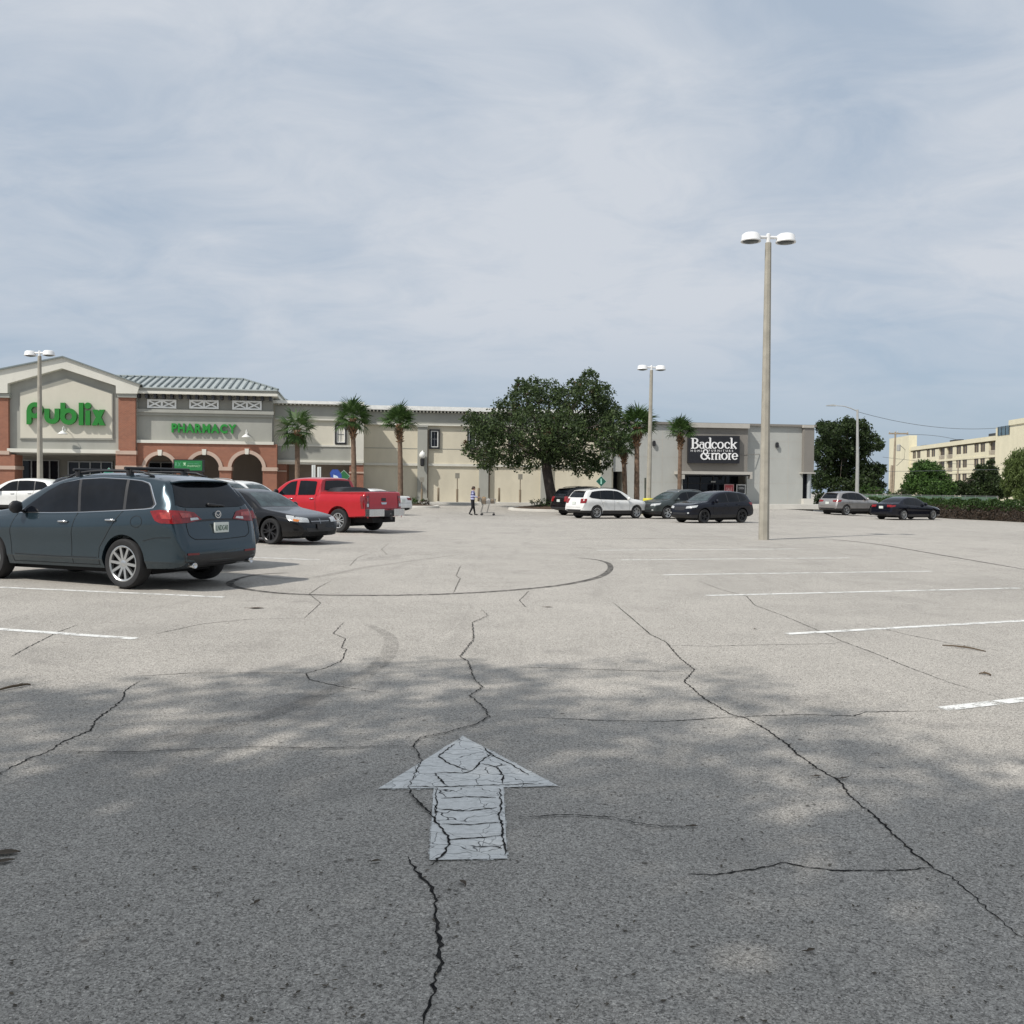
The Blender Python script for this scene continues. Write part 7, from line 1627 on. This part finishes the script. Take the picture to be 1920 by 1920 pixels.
t_.base(t_.ramp(t_.math('ADD', t_.math('MULTIPLY', w_.outputs[0], 0.5), 0.5), [(0.55, (0.40, 0.42, 0.58)), (0.85, (0.06, 0.05, 0.16))])); t_.set(Roughness=0.9)
def cls(p):
    if p.z < 0.085: return 3
    if p.z < 0.93 and p.x < 0.30 and abs(p.y) < 0.22: return 1
    if p.z > 1.43 or p.x > 0.31: return 0
    return 2
RR = [((r_[0] * 1.14, r_[1] * 1.16) if hasattr(r_, '__len__') else r_ * 1.14) if (max(r_) if hasattr(r_, '__len__') else r_) > 0.039 and V[i][2] < 1.40 else r_ for i, r_ in enumerate(RR)]
skin_figure('body', V, E, RR, pel, pers, [M_SKIN, M_PANT, t_.m, M_SHOE], cls)
m = MB(); m.lathe([(0.098, 1.545), (0.108, 1.58), (0.105, 1.63), (0.08, 1.675), (0.03, 1.695), (0.005, 1.697)], 18, lambda a, b, h: (0.048 + a * 0.95 - (0.02 if h < 1.58 else 0), b * 0.88, h)); m.lathe([(0.045, 1.50), (0.06, 1.55), (0.05, 1.60)], 10, lambda a, b, h: (-0.02 + a, b, h)); m.build('hair', simple('dark_brown_hair', (0.05, 0.03, 0.02), 0.6), pers, True, world=False)
m = MB(); m.box((0.135, -0.072, 1.562), (0.152, -0.008, 1.598)); m.box((0.135, 0.008, 1.562), (0.152, 0.072, 1.598)); m.box((0.04, -0.092, 1.585), (0.14, -0.086, 1.593)); m.box((0.04, 0.086, 1.585), (0.14, 0.092, 1.593)); m.build('sunglasses', M_BLACK, pers, world=False)
cx0 = pg + Vector((0.42, -0.02, 0)); cart = thing('shopping_cart', 'wire shopping cart with bags pushed by the walking person', 'shopping cart', Vector((cx0.x, cx0.y, ground(cx0.x, cx0.y))), R(-4))
M_CART = simple('cart_wire', (0.25, 0.25, 0.24), 0.35, 0.7); rw = 0.009
m = MB(); m.tube([(0.02, -0.24, 1.02), (0.02, 0.24, 1.02)], 0.017, 8); m.build('handle', M_BLACK, cart, world=False)
def cr(u, v, s):     # basket corner interpolation: u along, v height, s side
    x0 = 0.08 + 0.06 * (1 - v); x1 = 0.92 - 0.04 * (1 - v); wd = (0.27 - 0.07 * u) * (0.88 + 0.12 * v); z = (0.62 + 0.08 * u) + v * (0.36 - 0.10 * u); return Vector((x0 + (x1 - x0) * u, s * wd, z))
m = MB()
for v in np.linspace(0, 1, 7):
    for s in (-1, 1): m.tube([cr(0, v, s), cr(1, v, s)], 0.006 if v < 1 else 0.011, 5)
    for u in (0, 1): m.tube([cr(u, v, -1), cr(u, v, 1)], 0.006 if v < 1 else 0.011, 5)
for u in np.linspace(0, 1, 15):
    for s in (-1, 1): m.tube([cr(u, 0, s), cr(u, 1, s)], 0.005, 5)
    m.tube([cr(u, 0, -1), cr(u, 0, 1)], 0.005, 5)
for w in np.linspace(-1, 1, 8):
    for u in (0, 1): m.tube([cr(u, 0, w), cr(u, 1, w)], 0.005, 5)
m.build('basket', M_CART, cart, world=False)
m = MB()
for s in (-1, 1):
    m.tube([(0.02, s * 0.24, 1.02), (0.05, s * 0.23, 0.92), (0.18, s * 0.23, 0.60), (0.08, s * 0.24, 0.18), (0.15, s * 0.24, 0.15), (0.85, s * 0.19, 0.17)], 0.014, 6); m.tube([(0.55, s * 0.2, 0.66), (0.42, s * 0.22, 0.16)], 0.012, 6)
m.tube([(0.15, -0.24, 0.15), (0.15, 0.24, 0.15)], 0.012, 6); m.tube([(0.85, -0.19, 0.17), (0.85, 0.19, 0.17)], 0.012, 6); m.build('frame', M_CART, cart, world=False)
for x, y in ((0.12, -0.24), (0.12, 0.24), (0.82, -0.19), (0.82, 0.19)):
    m = MB(); m.lathe([(0.055, -0.016), (0.062, -0.008), (0.062, 0.008), (0.055, 0.016)], 14, lambda a, b, h: (x + a, y + h, 0.062 + b)); m.build('wheel', M_BLACK, cart, world=False)
    m = MB(); m.tube([(x, y, 0.062), (x, y, 0.155)], 0.014, 6); m.build('caster', M_CART, cart, world=False)
M_BAG = simple('brown_paper', (0.30, 0.21, 0.12), 0.85, 0, 0.25, 12); M_BAG2 = simple('white_plastic_bag', (0.55, 0.53, 0.50), 0.5, 0, 0.2, 12)
for lx, w_, h_, mt, lb in ((0.24, 0.24, 0.40, M_BAG, 'brown paper bag nearest the cart handle'), (0.50, 0.22, 0.27, M_BAG2, 'pale plastic bag in the middle of the cart'), (0.74, 0.18, 0.22, M_BAG, 'small brown bag at the front of the cart')):
    base = wm(cart) @ Vector((lx, 0, 0.63 + 0.08 * lx + 0.012)); t = thing('shopping_bag', lb, 'bag', base, R(-4)); m = MB(); V_ = []
    for k, (sx_, z) in enumerate(((0.92, 0), (1.0, h_ * 0.3), (0.98, h_ * 0.75), (0.86, h_))):
        for a, b in ((-1, -0.8), (-0.1, -0.9), (1, -0.8), (1.04, 0), (1, 0.8), (0, 0.88), (-1, 0.8), (-1.04, 0)): V_.append((a * w_ / 2 * sx_, b * 0.20 * sx_ * (0.85 if lx > 0.6 else 1), z + 0.02 * math.sin(k * 3 + a * 4 + b * 5) * (k == 3)))
    m.add(V_, [(k * 8 + i, k * 8 + (i + 1) % 8, k * 8 + 8 + (i + 1) % 8, k * 8 + 8 + i) for k in range(3) for i in range(8)] + [tuple(range(8)), tuple(range(24, 32))]); m.build('bag_body', mt, t, world=False)
    m = MB()
    for s in (-1, 1): m.tube([(-0.04, s * 0.06, h_ - 0.01), (-0.03, s * 0.05, h_ + 0.06), (0.03, s * 0.05, h_ + 0.06), (0.04, s * 0.06, h_ - 0.01)], 0.006, 5)
    m.build('bag_handle', mt, t, world=False)

# ------------------------------------------------------------------ litter on the asphalt
def stick(p0, p1, r_, label):
    a, b = gp(*p0), gp(*p1); t = thing('fallen_twig', label, 'twig', a, 0, 'twigs on the asphalt'); d = b - a; m = MB(); n = 7
    pts = [d * (i / n) + Vector((0, 0, r_ * 1.0 + 0.012 * math.sin(math.pi * i / n))) + Vector((rng.uniform(-.01, .01), rng.uniform(-.02, .02), 0)) for i in range(n + 1)]
    m.tube(pts, [r_ * (0.5 + 0.8 * math.sin(math.pi * (i + 0.6) / (n + 1.2))) for i in range(n + 1)], 7); m.build('stem', simple('dry_twig', (0.09, 0.065, 0.04), 0.9), t, True, world=False)
    m = MB(); q = pts[3]; m.tube([q, q + d * 0.10 + Vector((0.03, 0.05, 0.01))], [r_ * 0.6, r_ * 0.25], 6); m.build('side_shoot', simple('dry_twig', (0.09, 0.065, 0.04), 0.9), t, world=False)
stick((1768, 1211), (1848, 1222), 0.007, 'long dry twig lying on the asphalt at right')
stick((1836, 1264), (1860, 1268), 0.007, 'short dark twig below the long twig at right')
stick((-6, 1297), (58, 1285), 0.008, 'dark twig at the left edge of the shade')
def leaf(px_, py_, L, label, ang):
    a = gp(px_, py_, 0.004); t = thing('fallen_leaf', label, 'leaf', a, ang, 'dry leaves on the asphalt'); m = MB(); n = 6; V_ = []
    for i in range(n + 1):
        q = i / n; w = L * 0.24 * math.sin(math.pi * min(0.98, max(0.02, q))) ; z = 0.003 * math.sin(q * 3.1) + 0.003
        V_ += [(L * (q - 0.5), -w, z + 0.002), (L * (q - 0.5), 0, z), (L * (q - 0.5), w, z + 0.003)]
    m.add(V_, [(3 * i + k, 3 * i + k + 1, 3 * i + 4 + k, 3 * i + 3 + k) for i in range(n) for k in (0, 1)]); m.build('blade', simple('dry_leaf', (0.07, 0.05, 0.03), 0.8, 0, 0.3, 20), t, True, world=False, fix=False)
    m = MB(); m.tube([(-L * 0.5, 0, 0.008), (-L * 0.75, 0.01, 0.004)], 0.002, 5); m.build('stalk', simple('dry_leaf', (0.07, 0.05, 0.03), 0.8, 0, 0.3, 20), t, world=False)
for a in ((705, 1618, 0.045, 'small dark leaf left of the arrow shaft foot', 0.3), (482, 1695, 0.04, 'small dark leaf alone on the near asphalt at left', 1.2), (868, 1658, 0.05, 'small brown leaf below the arrow shaft', 2.1), (1520, 1786, 0.04, 'small dark leaf near the bottom right', 0.5), (1300, 1552, 0.045, 'dark leaf at the end of the thin crack right of the arrow', 0.1), (1532, 1458, 0.05, 'dark leaf a little left of the long right crack', 0.2), (1581, 1462, 0.05, 'dark leaf touching the long right crack', 0.4), (10, 1602, 0.12, 'large dark leaf at the left edge of the near asphalt', 0.2), (8, 1618, 0.08, 'smaller dark leaf below the large leaf at the left edge', 0.5), (480, 1141, 0.2, 'dark leaf below the slate crossover on sunlit asphalt', 0.1), (1028, 1139, 0.12, 'dark leaf on the sunlit lane beyond the arrow', 0.2), (1416, 1180, 0.06, 'tiny dark leaf between the stall lines at right', 0.9)): leaf(*a)
# crumbs of leaves and grit nobody could count
PQ = []
for _ in range(2600):
    px_, py_ = rng.uniform(-40, 1960), 1000 + 920 * rng.random() ** 1.6; g = gp(px_, py_); PQ.append((g.x, g.y, g.z + 0.005))
Vq = leaf_quads(np.array(PQ), 0.022, 0.5); Vq = Vq.reshape(-1, 4, 3); ctr = np.array(PQ)[:, None, :]; Vq = ctr + (Vq - ctr) * np.array([1, 1, 0.15]); 
o = leaf_mesh('leaf_litter', Vq.reshape(-1, 3), simple('litter_crumbs', (0.085, 0.07, 0.05), 0.9, 0, 0.5, 8), None); tag(o, 'fine crumbs of dry leaves and grit over the asphalt', 'litter', kind='stuff')
